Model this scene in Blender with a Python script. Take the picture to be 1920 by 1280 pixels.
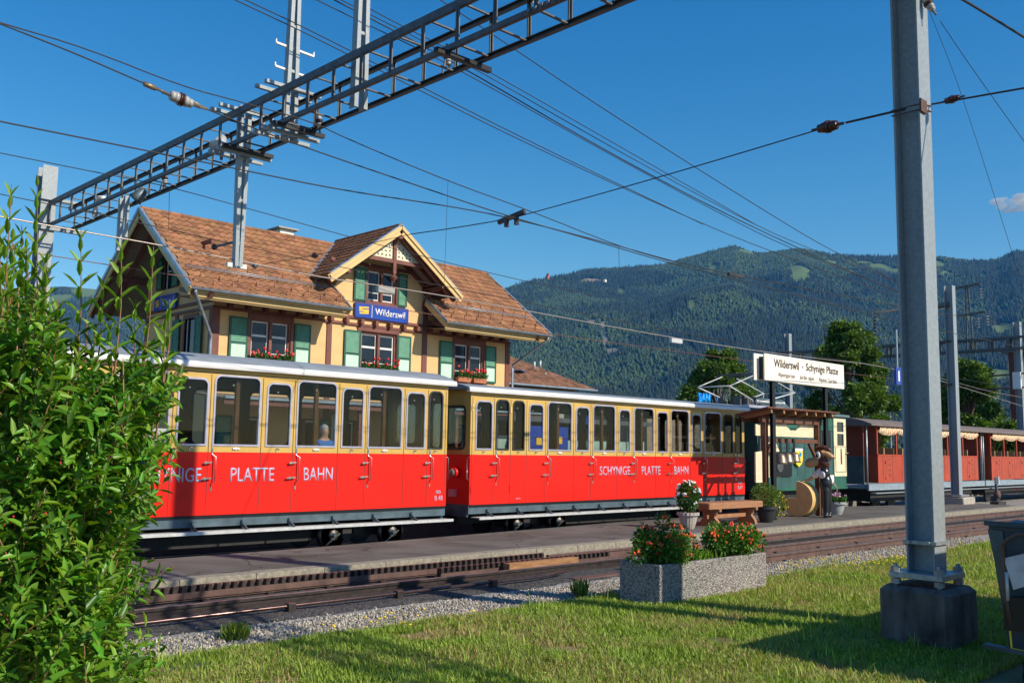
import bpy, bmesh, math, random
import numpy as np
from mathutils import Vector, Matrix
from mathutils.geometry import tessellate_polygon
random.seed(7); rng = np.random.default_rng(7)
PI = math.pi
for o in list(bpy.data.objects): bpy.data.objects.remove(o)
S = bpy.context.scene
COL = S.collection

# ---------------------------------------------------------------- camera
F_PX, YAW, PITCH, ROLL = 1789.05, 0.7987411, 0.11225853, -0.01569877
CAM = np.array([0.0, 0.0, 1.7])
def _rot():
    f = np.array([math.cos(YAW)*math.cos(PITCH), math.sin(YAW)*math.cos(PITCH), math.sin(PITCH)])
    r = np.array([math.sin(YAW), -math.cos(YAW), 0.0]); d = np.cross(f, r)
    return np.array([math.cos(ROLL)*r + math.sin(ROLL)*d, -math.sin(ROLL)*r + math.cos(ROLL)*d, f])
RM = _rot()
def ray(x, y): return RM.T @ np.array([x-960.0, y-640.0, F_PX])
def onX(x, y, v): d = ray(x, y); return CAM + d*(v-CAM[0])/d[0]
def onY(x, y, v): d = ray(x, y); return CAM + d*(v-CAM[1])/d[1]
def onZ(x, y, v): d = ray(x, y); return CAM + d*(v-CAM[2])/d[2]
cd = bpy.data.cameras.new('camera'); cam = bpy.data.objects.new('camera', cd); COL.objects.link(cam)
cd.sensor_width = 36; cd.sensor_fit = 'HORIZONTAL'; cd.lens = F_PX/1920*36
cd.clip_start = 0.05; cd.clip_end = 20000
m = Matrix.Identity(4)
for i in range(3):
    m[i][0] = RM[0][i]; m[i][1] = -RM[1][i]; m[i][2] = -RM[2][i]; m[i][3] = CAM[i]
cam.matrix_world = m
S.camera = cam
# ---------------------------------------------------------------- light
SUN = Vector((0.28, -1.0, 0.70)).normalized()
EL = math.asin(SUN.z)
w = bpy.data.worlds.new('World'); S.world = w; w.use_nodes = True
nt = w.node_tree; nt.nodes.clear()
sky = nt.nodes.new('ShaderNodeTexSky'); sky.sky_type = 'NISHITA'; sky.sun_disc = False
sky.sun_elevation = EL; sky.sun_rotation = math.atan2(SUN.x, SUN.y)
sky.altitude = 600; sky.air_density = 1.0; sky.dust_density = 0.3; sky.ozone_density = 3.0
bg = nt.nodes.new('ShaderNodeBackground'); bg.inputs[1].default_value = 0.130
wo = nt.nodes.new('ShaderNodeOutputWorld')
hs_ = nt.nodes.new('ShaderNodeHueSaturation'); hs_.inputs['Saturation'].default_value = 1.38; hs_.inputs['Hue'].default_value = 0.506; hs_.inputs['Value'].default_value = 1.05
nt.links.new(sky.outputs[0], hs_.inputs['Color']); nt.links.new(hs_.outputs[0], bg.inputs[0]); nt.links.new(bg.outputs[0], wo.inputs[0])
sd = bpy.data.lights.new('sun', 'SUN'); sd.energy = 5.0; sd.angle = math.radians(0.5); sd.color = (1.0, 0.93, 0.82)
so = bpy.data.objects.new('sun', sd); COL.objects.link(so)
so.rotation_euler = SUN.to_track_quat('Z', 'Y').to_euler(); so.location = (0, -20, 30)
S.view_settings.view_transform = 'Standard'; S.view_settings.look = 'None'
S.view_settings.exposure = 0.12; S.view_settings.gamma = 1
S.render.engine = 'CYCLES'
S.cycles.max_bounces = 8; S.cycles.transparent_max_bounces = 16; S.cycles.volume_bounces = 0

# ---------------------------------------------------------------- materials
MATS = {}
def mat(name, col, rough=0.7, metal=0.0, nscale=0.0, namt=0.15, bump=0.0, bscale=None, rnd=0.0, spec=0.5, col2=None, nw=None, stretch=None, coat=0.0):
    """plain procedural surface: colour varied by noise, optional per-island variation and bump"""
    if name in MATS: return MATS[name]
    M = bpy.data.materials.new(name); M.use_nodes = True; t = M.node_tree; N = t.nodes; L = t.links
    b = N['Principled BSDF']; b.inputs['Roughness'].default_value = rough; b.inputs['Metallic'].default_value = metal
    b.inputs['Specular IOR Level'].default_value = spec
    if coat: b.inputs['Coat Weight'].default_value = coat; b.inputs['Coat Roughness'].default_value = 0.08
    c = (*col, 1); b.inputs['Base Color'].default_value = c
    tc = N.new('ShaderNodeTexCoord'); mp = N.new('ShaderNodeMapping'); L.new(tc.outputs['Object'], mp.inputs[0])
    if stretch: mp.inputs['Scale'].default_value = stretch
    last = None
    if nscale:
        n = N.new('ShaderNodeTexNoise'); n.inputs['Scale'].default_value = nscale; n.inputs['Detail'].default_value = 6
        n.inputs['Roughness'].default_value = 0.62
        L.new(mp.outputs[0], n.inputs['Vector'])
        r = N.new('ShaderNodeValToRGB'); L.new(n.outputs['Fac'], r.inputs[0])
        lo = tuple(max(0, v*(1-namt)) for v in col) if col2 is None else col2
        hi = tuple(min(1, v*(1+namt)) for v in col) if col2 is None else col
        a, z = (0.3, 0.7) if nw is None else nw
        r.color_ramp.elements[0].position = a; r.color_ramp.elements[1].position = z
        r.color_ramp.elements[0].color = (*lo, 1); r.color_ramp.elements[1].color = (*hi, 1)
        last = r.outputs[0]
    if rnd:
        g = N.new('ShaderNodeNewGeometry'); h = N.new('ShaderNodeHueSaturation')
        ma = N.new('ShaderNodeMapRange'); ma.inputs[3].default_value = 1-rnd; ma.inputs[4].default_value = 1+rnd
        L.new(g.outputs['Random Per Island'], ma.inputs[0]); L.new(ma.outputs[0], h.inputs['Value'])
        mb_ = N.new('ShaderNodeMath'); mb_.operation = 'MULTIPLY_ADD'; mb_.inputs[1].default_value = rnd*0.06; mb_.inputs[2].default_value = 0.5-rnd*0.03
        m3 = N.new('ShaderNodeMath'); m3.operation = 'MULTIPLY'; m3.inputs[1].default_value = 7.31
        m4 = N.new('ShaderNodeMath'); m4.operation = 'FRACT'
        L.new(g.outputs['Random Per Island'], m3.inputs[0]); L.new(m3.outputs[0], m4.inputs[0]); L.new(m4.outputs[0], mb_.inputs[0])
        L.new(mb_.outputs[0], h.inputs['Hue'])
        if last: L.new(last, h.inputs['Color'])
        else: h.inputs['Color'].default_value = c
        last = h.outputs[0]
    if last: L.new(last, b.inputs['Base Color'])
    if bump:
        n2 = N.new('ShaderNodeTexNoise'); n2.inputs['Scale'].default_value = bscale or nscale*4; n2.inputs['Detail'].default_value = 4
        L.new(mp.outputs[0], n2.inputs['Vector'])
        bp = N.new('ShaderNodeBump'); bp.inputs['Strength'].default_value = bump; bp.inputs['Distance'].default_value = 0.02
        L.new(n2.outputs['Fac'], bp.inputs['Height']); L.new(bp.outputs[0], b.inputs['Normal'])
    MATS[name] = M
    return M
def glass(name, tint, fac=0.0, rough=0.02):
    M = bpy.data.materials.new(name); M.use_nodes = True; N = M.node_tree.nodes; L = M.node_tree.links
    N.remove(N['Principled BSDF']); out = N['Material Output']
    tr = N.new('ShaderNodeBsdfTransparent'); tr.inputs[0].default_value = (*tint, 1)
    gl = N.new('ShaderNodeBsdfGlossy'); gl.inputs['Roughness'].default_value = rough
    fr_ = N.new('ShaderNodeFresnel'); fr_.inputs[0].default_value = 1.3; fr = N.new('ShaderNodeMath'); fr.operation = 'MULTIPLY'; fr.inputs[1].default_value = 0.8; L.new(fr_.outputs[0], fr.inputs[0])
    mx = N.new('ShaderNodeMixShader'); L.new(fr.outputs[0], mx.inputs[0]); L.new(tr.outputs[0], mx.inputs[1]); L.new(gl.outputs[0], mx.inputs[2])
    L.new(mx.outputs[0], out.inputs[0]); MATS[name] = M; return M
def leafmat(name, col, rnd=0.35, trans=0.35, rough=0.45):
    M = mat(name, col, rough, 0, 0, rnd=rnd, spec=0.4)
    N = M.node_tree.nodes; L = M.node_tree.links; b = N['Principled BSDF']; out = N['Material Output']
    tl = N.new('ShaderNodeBsdfTranslucent'); mx = N.new('ShaderNodeMixShader'); mx.inputs[0].default_value = trans
    src = b.inputs['Base Color'].links[0].from_socket
    mm = N.new('ShaderNodeMix'); mm.data_type = 'RGBA'; mm.blend_type = 'MULTIPLY'; mm.inputs[0].default_value = 1
    mm.inputs[7].default_value = (1.3, 1.25, 0.35, 1); L.new(src, mm.inputs[6]); L.new(mm.outputs[2], tl.inputs[0])
    L.new(b.outputs[0], mx.inputs[1]); L.new(tl.outputs[0], mx.inputs[2]); L.new(mx.outputs[0], out.inputs[0])
    return M

def m_speck(name, c1, c2, sc):
    M = bpy.data.materials.new(name); M.use_nodes = True; N = M.node_tree.nodes; L = M.node_tree.links; b = N['Principled BSDF']; b.inputs['Roughness'].default_value = 0.95; b.inputs['Specular IOR Level'].default_value = 0.15
    tc = N.new('ShaderNodeTexCoord'); n = N.new('ShaderNodeTexNoise'); n.inputs['Scale'].default_value = sc; n.inputs['Detail'].default_value = 3; L.new(tc.outputs['Object'], n.inputs['Vector'])
    r = N.new('ShaderNodeValToRGB'); r.color_ramp.elements[0].position = 0.38; r.color_ramp.elements[1].position = 0.62; r.color_ramp.elements[0].color = (*c1, 1); r.color_ramp.elements[1].color = (*c2, 1); L.new(n.outputs['Fac'], r.inputs[0])
    n2 = N.new('ShaderNodeTexNoise'); n2.inputs['Scale'].default_value = 0.9; n2.inputs['Detail'].default_value = 7; n2.inputs['Distortion'].default_value = 0.6; L.new(tc.outputs['Object'], n2.inputs['Vector'])
    r2 = N.new('ShaderNodeValToRGB'); r2.color_ramp.elements[0].position = 0.36; r2.color_ramp.elements[1].position = 0.6; r2.color_ramp.elements[0].color = (0.68, 0.66, 0.64, 1); r2.color_ramp.elements[1].color = (1, 1, 1, 1); L.new(n2.outputs['Fac'], r2.inputs[0])
    v = N.new('ShaderNodeTexVoronoi'); v.feature = 'DISTANCE_TO_EDGE'; v.inputs['Scale'].default_value = 0.45; n3 = N.new('ShaderNodeVectorMath'); n3.operation = 'ADD'; L.new(tc.outputs['Object'], n3.inputs[0]); L.new(n2.outputs['Color'], n3.inputs[1]); L.new(n3.outputs[0], v.inputs['Vector'])
    r3 = N.new('ShaderNodeValToRGB'); r3.color_ramp.elements[0].position = 0.0; r3.color_ramp.elements[1].position = 0.012; r3.color_ramp.elements[0].color = (0.45, 0.45, 0.45, 1); r3.color_ramp.elements[1].color = (1, 1, 1, 1); L.new(v.outputs['Distance'], r3.inputs[0])
    m1 = N.new('ShaderNodeMix'); m1.data_type = 'RGBA'; m1.blend_type = 'MULTIPLY'; m1.inputs[0].default_value = 1; L.new(r.outputs[0], m1.inputs[6]); L.new(r2.outputs[0], m1.inputs[7])
    m2 = N.new('ShaderNodeMix'); m2.data_type = 'RGBA'; m2.blend_type = 'MULTIPLY'; m2.inputs[0].default_value = 1; L.new(m1.outputs[2], m2.inputs[6]); L.new(r3.outputs[0], m2.inputs[7]); L.new(m2.outputs[2], b.inputs['Base Color'])
    bp = N.new('ShaderNodeBump'); bp.inputs['Strength'].default_value = 0.4; bp.inputs['Distance'].default_value = 0.01; L.new(n.outputs['Fac'], bp.inputs['Height']); L.new(bp.outputs[0], b.inputs['Normal'])
    MATS[name] = M; return M
RED = mat('red_paint', (0.74, 0.014, 0.007), 0.4, nscale=0.9, namt=0.13, spec=0.25, bump=0.06, bscale=2.5)
CREAM = mat('cream_paint', (0.56, 0.37, 0.105), 0.42, nscale=1.5, namt=0.13, spec=0.3)
ALU = mat('bare_aluminium', (0.50, 0.47, 0.58), 0.32, 0.55, nscale=6, namt=0.15)
BLACKR = mat('black_rubber', (0.02, 0.022, 0.025), 0.5)
ROOFG = mat('grey_roof_paint', (0.24, 0.27, 0.30), 0.55, nscale=2.2, namt=0.22, stretch=(1, 4, 1))
ROOFW = mat('white_edge_paint', (0.66, 0.66, 0.66), 0.45, nscale=3, namt=0.10)
SILLG = mat('blue_grey_steel', (0.075, 0.115, 0.14), 0.45, 0.2, nscale=3, namt=0.4)
WHITE = mat('white_paint', (0.78, 0.77, 0.74), 0.5, nscale=5, namt=0.08)
DARK = mat('dark_underframe', (0.018, 0.018, 0.02), 0.7, nscale=8, namt=0.4)
WHEEL = mat('oily_wheel_steel', (0.03, 0.03, 0.034), 0.35, 0.7, nscale=8, namt=0.5)
CHROME = mat('polished_steel', (0.55, 0.52, 0.5), 0.25, 0.9, nscale=10, namt=0.2)
LETTER = mat('silver_lettering', (0.42, 0.42, 0.58), 0.45)
WOODI = mat('brown_interior_wood', (0.20, 0.085, 0.03), 0.5, nscale=4, namt=0.3, stretch=(6, 6, 1))
LININT = mat('brown_interior_lining', (0.12, 0.07, 0.028), 0.6, nscale=2, namt=0.15)
CEIL = mat('dark_ceiling', (0.10, 0.08, 0.06), 0.7)
GLASS = glass('window_glass', (0.72, 0.76, 0.76))
DGLASS = mat('dark_window_glass', (0.012, 0.018, 0.028), 0.06, spec=0.35, nscale=1.2, namt=0.5)
PLASTER = mat('yellow_shingle_wall', (0.72, 0.465, 0.215), 0.8, nscale=1.1, namt=0.10, bump=0.35, bscale=26, stretch=(1, 1, 2.2))
TIMBER = mat('oxblood_timber', (0.17, 0.058, 0.042), 0.6, nscale=3, namt=0.22)
TIMBERD = mat('dark_soffit_board', (0.24, 0.185, 0.14), 0.8, nscale=5, namt=0.3, stretch=(1, 8, 1))
FASCIA = mat('ochre_fascia', (0.68, 0.47, 0.20), 0.6, nscale=2, namt=0.10)
ZINC = mat('zinc_sheet', (0.30, 0.36, 0.42), 0.4, 0.5, nscale=5, namt=0.25)
GREENF = mat('dark_green_frame', (0.010, 0.085, 0.055), 0.5, nscale=6, namt=0.2)
GREENS = mat('shutter_green', (0.14, 0.36, 0.25), 0.5, nscale=6, namt=0.15)
MINT = mat('mint_panel', (0.50, 0.72, 0.58), 0.55, nscale=5, namt=0.06)
TILE = mat('clay_roof_tile', (0.275, 0.128, 0.062), 0.85, nscale=1.3, namt=0.14, rnd=0.30, bump=0.4, bscale=40)
TILE2 = mat('old_brown_tile', (0.19, 0.095, 0.06), 0.9, nscale=1.6, namt=0.3, rnd=0.4)
GALV = mat('galvanised_steel', (0.33, 0.37, 0.39), 0.42, 0.45, nscale=16, namt=0.28, bump=0.06, bscale=30)
GALVB = mat('bright_galvanised_steel', (0.55, 0.57, 0.57), 0.5, 0.3, nscale=8, namt=0.2)
STEELD = mat('weathered_girder_steel', (0.10, 0.105, 0.11), 0.55, 0.3, nscale=6, namt=0.35)
POLEP = mat('zinc_pole_paint', (0.27, 0.31, 0.335), 0.5, 0.1, nscale=22, namt=0.16, bump=0.05, bscale=40)
WIRE = mat('dark_wire', (0.035, 0.03, 0.03), 0.6, 0.3)
WIREB = mat('worn_copper_wire', (0.45, 0.38, 0.33), 0.4, 0.6)
WIRER = mat('reddish_copper_wire', (0.22, 0.09, 0.06), 0.5, 0.4)
PORC = mat('grey_porcelain', (0.38, 0.38, 0.38), 0.3)
PORCB = mat('brown_porcelain', (0.06, 0.022, 0.018), 0.25)
ASPH = m_speck('platform_asphalt', (0.105, 0.098, 0.092), (0.19, 0.18, 0.168), 90)
CONC = mat('kerb_concrete', (0.27, 0.245, 0.19), 0.9, nscale=14, namt=0.38, bump=0.5, bscale=60)
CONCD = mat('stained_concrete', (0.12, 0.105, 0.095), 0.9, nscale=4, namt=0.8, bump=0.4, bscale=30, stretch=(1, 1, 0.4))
CONCL = mat('pale_concrete', (0.38, 0.35, 0.30), 0.9, nscale=8, namt=0.25, bump=0.3, bscale=50)
RUST = mat('rusty_rail_web', (0.11, 0.062, 0.050), 0.8, nscale=5, namt=0.35, bump=0.3, bscale=40)
RAILD = mat('greasy_rail_steel', (0.052, 0.04, 0.037), 0.42, 0.3, nscale=9, namt=0.4)
RAILT = mat('rail_head_steel', (0.24, 0.23, 0.24), 0.38, 0.6, nscale=5, namt=0.3)
ORANGEW = mat('orange_timber', (0.30, 0.15, 0.06), 0.7, nscale=4, namt=0.35, stretch=(1, 6, 6))
BENCHW = mat('bench_timber', (0.34, 0.16, 0.075), 0.6, nscale=5, namt=0.35, stretch=(1, 9, 9), bump=0.3, bscale=12)
KIOSKW = mat('red_brown_timber', (0.13, 0.050, 0.026), 0.65, nscale=5, namt=0.3, stretch=(1, 6, 6))
PALEW = mat('pale_larch_board', (0.78, 0.62, 0.42), 0.7, nscale=3, namt=0.15, stretch=(1, 5, 5))
SOIL = mat('dark_soil', (0.035, 0.022, 0.014), 0.95, nscale=20, namt=0.4)
BARK = mat('brown_bark', (0.15, 0.10, 0.06), 0.9, nscale=12, namt=0.35)
STEM = mat('reddish_twig', (0.26, 0.13, 0.06), 0.7, nscale=9, namt=0.3)
LEAFB = leafmat('bush_leaf', (0.092, 0.235, 0.018), 0.6, 0.32, 0.38)
LEAFY = leafmat('young_bush_leaf', (0.19, 0.35, 0.035), 0.3, 0.4, 0.42)
LEAFT = leafmat('tree_leaf', (0.10, 0.185, 0.03), 0.5, 0.3)
LEAFD = leafmat('flowerbed_leaf', (0.05, 0.15, 0.026), 0.45, 0.3)
LEAFL = leafmat('lantana_leaf', (0.11, 0.25, 0.04), 0.45, 0.3)
GRASSM = leafmat('grass_blade', (0.27, 0.38, 0.055), 0.5, 0.35, 0.55)
STRAWM = leafmat('dry_grass_blade', (0.42, 0.36, 0.14), 0.3, 0.3, 0.6)
ORANGE = mat('orange_petal', (0.85, 0.16, 0.01), 0.6, rnd=0.25)
ORED = mat('red_orange_petal', (0.75, 0.045, 0.01), 0.6, rnd=0.25)
REDF = mat('red_petal', (0.72, 0.015, 0.02), 0.6, rnd=0.2)
YELF = mat('yellow_petal', (0.85, 0.60, 0.02), 0.6, rnd=0.15)
WHITF = mat('white_petal', (0.85, 0.85, 0.80), 0.6, rnd=0.1)
PINKF = mat('pink_petal', (0.62, 0.32, 0.50), 0.6, rnd=0.2)
LOCOG = mat('loco_green_paint', (0.018, 0.115, 0.075), 0.45, nscale=2, namt=0.3)
LOCOT = mat('faded_teal_boards', (0.028, 0.095, 0.088), 0.55, nscale=2, namt=0.3)
LOCOC = mat('pale_cream_paint', (0.74, 0.66, 0.44), 0.5, nscale=3, namt=0.12)
REDW = mat('brick_red_paint', (0.40, 0.055, 0.022), 0.55, nscale=2.5, namt=0.14)
CREAMS = mat('sign_cream', (0.86, 0.82, 0.72), 0.5, nscale=3, namt=0.03)
BLACKS = mat('black_steel', (0.012, 0.012, 0.014), 0.4, 0.3)
BLUE = mat('sign_blue', (0.012, 0.055, 0.36), 0.35, nscale=2, namt=0.12)
CHEESE = mat('cheese_yellow', (0.72, 0.46, 0.17), 0.5, nscale=5, namt=0.15)
TERRA = mat('terracotta', (0.45, 0.17, 0.09), 0.8, nscale=6, namt=0.15)
POTG = mat('grey_stone_pot', (0.40, 0.35, 0.31), 0.8, nscale=8, namt=0.15)
POTB = mat('black_plastic_pot', (0.03, 0.032, 0.035), 0.4)

def m_gravel(name, c1, c2, scale):
    M = bpy.data.materials.new(name); M.use_nodes = True; N = M.node_tree.nodes; L = M.node_tree.links; b = N['Principled BSDF']
    b.inputs['Roughness'].default_value = 0.92
    tc = N.new('ShaderNodeTexCoord'); v = N.new('ShaderNodeTexVoronoi'); v.inputs['Scale'].default_value = scale
    L.new(tc.outputs['Object'], v.inputs['Vector'])
    r = N.new('ShaderNodeMix'); r.data_type = 'RGBA'; r.inputs[6].default_value = (*c1, 1); r.inputs[7].default_value = (*c2, 1)
    sep = N.new('ShaderNodeSeparateColor'); L.new(v.outputs['Color'], sep.inputs[0]); L.new(sep.outputs[0], r.inputs[0])
    n = N.new('ShaderNodeTexNoise'); n.inputs['Scale'].default_value = 1.7; n.inputs['Detail'].default_value = 5; L.new(tc.outputs['Object'], n.inputs['Vector'])
    m2 = N.new('ShaderNodeMix'); m2.data_type = 'RGBA'; m2.blend_type = 'MULTIPLY'; m2.inputs[0].default_value = 0.5
    L.new(r.outputs[2], m2.inputs[6]); L.new(n.outputs['Color'], m2.inputs[7])
    hs = N.new('ShaderNodeHueSaturation'); hs.inputs['Saturation'].default_value = 0.35; hs.inputs['Value'].default_value = 1.3; L.new(m2.outputs[2], hs.inputs['Color'])
    L.new(hs.outputs[0], b.inputs['Base Color'])
    bp = N.new('ShaderNodeBump'); bp.inputs['Strength'].default_value = 0.9; bp.inputs['Distance'].default_value = 0.025; bp.invert = True
    L.new(v.outputs['Distance'], bp.inputs['Height']); L.new(bp.outputs[0], b.inputs['Normal'])
    MATS[name] = M; return M
GRAVEL = m_gravel('gravel_ground', (0.15, 0.128, 0.105), (0.42, 0.38, 0.32), 26)
PEBBLE = m_gravel('exposed_pebble_concrete', (0.13, 0.105, 0.085), (0.50, 0.43, 0.35), 58)
STONE = mat('ballast_stone', (0.36, 0.325, 0.27), 0.9, rnd=0.55, nscale=30, namt=0.15)
EARTH = mat('grassy_earth', (0.10, 0.11, 0.03), 0.95, nscale=2.2, namt=0.3, col2=(0.26, 0.19, 0.09), bump=0.6, bscale=30)

# ---------------------------------------------------------------- mesh builder
WLOC = {}
class MB:
    def __init__(s): s.v = []; s.f = []; s.mi = []; s.m = 0
    def add(s, vs, fs):
        n = len(s.v); s.v.extend([tuple(map(float, p)) for p in vs]); s.f.extend([tuple(n+i for i in f) for f in fs]); s.mi.extend([s.m]*len(fs)); return s
    def box(s, x0, x1, y0, y1, z0, z1):
        if x0 > x1: x0, x1 = x1, x0
        if y0 > y1: y0, y1 = y1, y0
        if z0 > z1: z0, z1 = z1, z0
        return s.add([(x0,y0,z0),(x1,y0,z0),(x1,y1,z0),(x0,y1,z0),(x0,y0,z1),(x1,y0,z1),(x1,y1,z1),(x0,y1,z1)],
                     [(0,3,2,1),(4,5,6,7),(0,1,5,4),(1,2,6,5),(2,3,7,6),(3,0,4,7)])
    def cbox(s, x0, x1, y0, y1, z0, z1, b=0.02):
        """box with chamfered vertical and top edges"""
        P = [(x0+b,y0),(x1-b,y0),(x1,y0+b),(x1,y1-b),(x1-b,y1),(x0+b,y1),(x0,y1-b),(x0,y0+b)]
        Q = [(x0+2*b,y0+b),(x1-2*b,y0+b),(x1-b,y0+2*b),(x1-b,y1-2*b),(x1-2*b,y1-b),(x0+2*b,y1-b),(x0+b,y1-2*b),(x0+b,y0+2*b)]
        vs = [(*p, z0) for p in P]+[(*p, z1-b) for p in P]+[(*q, z1) for q in Q]
        fs = [tuple(reversed(range(8))), tuple(range(16, 24))]
        for k in (0, 8):
            for i in range(8): j = (i+1) % 8; fs.append((k+i, k+j, k+8+j, k+8+i))
        return s.add(vs, fs)
    def bar(s, a, b, w, h=None, up=(0,0,1)):
        h = h or w; a = Vector(a); b = Vector(b); d = (b-a).normalized(); u = Vector(up)
        if abs(d.dot(u)) > 0.98: u = Vector((1,0,0))
        r = d.cross(u).normalized()*w/2; u = r.cross(d).normalized()*h/2
        vs = [a-r-u, a+r-u, a+r+u, a-r+u, b-r-u, b+r-u, b+r+u, b-r+u]
        return s.add(vs, [(0,3,2,1),(4,5,6,7),(0,1,5,4),(1,2,6,5),(2,3,7,6),(3,0,4,7)][::1])
    def tube(s, pts, r, n=8, cap=True, r2=None):
        pts = [Vector(p) for p in pts]; N_ = len(pts); vs = []; fs = []
        for i, p in enumerate(pts):
            d = (pts[min(i+1, N_-1)]-pts[max(i-1, 0)]).normalized()
            u = Vector((0,0,1)) if abs(d.z) < 0.95 else Vector((1,0,0))
            a = d.cross(u).normalized(); b = a.cross(d)
            rr = r if r2 is None else r+(r2-r)*i/(N_-1)
            for k in range(n): t = 2*PI*k/n; vs.append(p+a*(rr*math.cos(t))+b*(rr*math.sin(t)))
        for i in range(N_-1):
            for k in range(n): q = (k+1) % n; fs.append((i*n+k, (i+1)*n+k, (i+1)*n+q, i*n+q))
        if cap: fs.append(tuple(range(n))); fs.append(tuple(reversed(range((N_-1)*n, N_*n))))
        return s.add(vs, fs)
    def lathe(s, prof, c, n=24, axis='Z', rib=0):
        vs = []; fs = []; K = len(prof)
        for r, h in prof:
            for k in range(n):
                t = 2*PI*k/n; rr = r*(1+rib*(k % 2)); x, y = rr*math.cos(t), rr*math.sin(t)
                vs.append({'Z': (c[0]+x, c[1]+y, c[2]+h), 'X': (c[0]+h, c[1]+x, c[2]+y), 'Y': (c[0]+x, c[1]+h, c[2]+y)}[axis])
        for i in range(K-1):
            for k in range(n): q = (k+1) % n; fs.append((i*n+k, i*n+q, (i+1)*n+q, (i+1)*n+k))
        fs.append(tuple(reversed(range(n)))); fs.append(tuple(range((K-1)*n, K*n)))
        return s.add(vs, fs)
    def ball(s, c, r, n=8, m_=6, sc=(1,1,1)):
        prof = [(max(1e-4, r*math.sin(PI*i/m_)), -r*math.cos(PI*i/m_)) for i in range(m_+1)]
        k = len(s.v); s.lathe(prof, (0,0,0), n)
        for i in range(k, len(s.v)): v = s.v[i]; s.v[i] = (c[0]+v[0]*sc[0], c[1]+v[1]*sc[1], c[2]+v[2]*sc[2])
        return s
    def panel(s, outer, holes, o, th, plane='Y'):
        """plate with holes; (u,v) -> (u,o,v) for plane Y or (o,u,v) for plane X"""
        T = (lambda u, v, t: (u, o+t, v)) if plane == 'Y' else ((lambda u, v, t: (o+t, u, v)) if plane == 'X' else (lambda u, v, t: (u, v, o+t)))
        loops = [outer]+holes; flat = [p for l in loops for p in l]
        tris = tessellate_polygon([[Vector((p[0], p[1], 0)) for p in l] for l in loops])
        n = len(flat); s.add([T(*p, 0) for p in flat], tris); s.add([T(*p, th) for p in flat], [tuple(reversed(t)) for t in tris])
        for l in loops:
            K = len(l); s.add([T(*p, 0) for p in l]+[T(*p, th) for p in l], [(i, (i+1) % K, K+(i+1) % K, K+i) for i in range(K)])
        return s
    def prism(s, poly, o0, o1, plane='Y'): return s.panel(poly, [], o0, o1-o0, plane)
    def build(s, name, mats, parent=None, smooth=False, bevel=0, org=None):
        if not isinstance(mats, (list, tuple)): mats = [mats]
        off = Vector(WLOC.get(parent.name, (0,0,0))) if parent else Vector(org or (0,0,0))
        me = bpy.data.meshes.new(name)
        me.from_pydata([(v[0]-off.x, v[1]-off.y, v[2]-off.z) for v in s.v], [], s.f)
        for M in mats: me.materials.append(M)
        if len(mats) > 1: me.polygons.foreach_set('material_index', s.mi)
        if smooth: me.polygons.foreach_set('use_smooth', [True]*len(me.polygons))
        bm = bmesh.new(); bm.from_mesh(me); bmesh.ops.recalc_face_normals(bm, faces=bm.faces); bm.to_mesh(me); bm.free()
        me.update(); o = bpy.data.objects.new(name, me); COL.objects.link(o)
        if parent: o.parent = parent; WLOC[o.name] = tuple(off)
        else: o.location = off; WLOC[o.name] = tuple(off)
        if bevel:
            b = o.modifiers.new('bevel', 'BEVEL'); b.width = bevel; b.segments = 2; b.limit_method = 'ANGLE'
        return o
def npmesh(name, V, F, mats, parent=None, org=(0,0,0), mi=None, smooth=False):
    """fast mesh from numpy arrays, faces all with the same vertex count"""
    off = np.array(WLOC.get(parent.name, (0,0,0)) if parent else org); V = V-off
    me = bpy.data.meshes.new(name); n, k = F.shape
    me.vertices.add(len(V)); me.vertices.foreach_set('co', V.astype(np.float32).ravel())
    me.loops.add(n*k); me.loops.foreach_set('vertex_index', F.astype(np.int32).ravel())
    me.polygons.add(n); me.polygons.foreach_set('loop_start', np.arange(0, n*k, k, dtype=np.int32))
    if not isinstance(mats, (list, tuple)): mats = [mats]
    for M in mats: me.materials.append(M)
    if mi is not None: me.polygons.foreach_set('material_index', mi.astype(np.int32))
    if smooth: me.polygons.foreach_set('use_smooth', np.ones(n, dtype=bool))
    me.update(calc_edges=True); me.validate()
    o = bpy.data.objects.new(name, me); COL.objects.link(o)
    if parent: o.parent = parent
    else: o.location = tuple(org)
    WLOC[o.name] = tuple(off); return o
def tag(o, label=None, cat=None, group=None, kind=None):
    if label: o['label'] = label
    if cat: o['category'] = cat
    if group: o['group'] = group
    if kind: o['kind'] = kind
    return o
def thing(name, label, cat, loc=(0,0,0), group=None):
    o = bpy.data.objects.new(name, None); COL.objects.link(o); o.location = loc; o.empty_display_size = 0.2
    WLOC[o.name] = tuple(loc); return tag(o, label, cat, group)
def dup(o, loc, label=None, parent=None):
    c = o.copy(); COL.objects.link(c)
    if parent is None:
        c.location = loc; WLOC[c.name] = tuple(loc)
        if label: c['label'] = label
    else: c.parent = parent; WLOC[c.name] = WLOC[parent.name]
    for ch in list(o.children): dup(ch, None, None, c)
    return c
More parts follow.
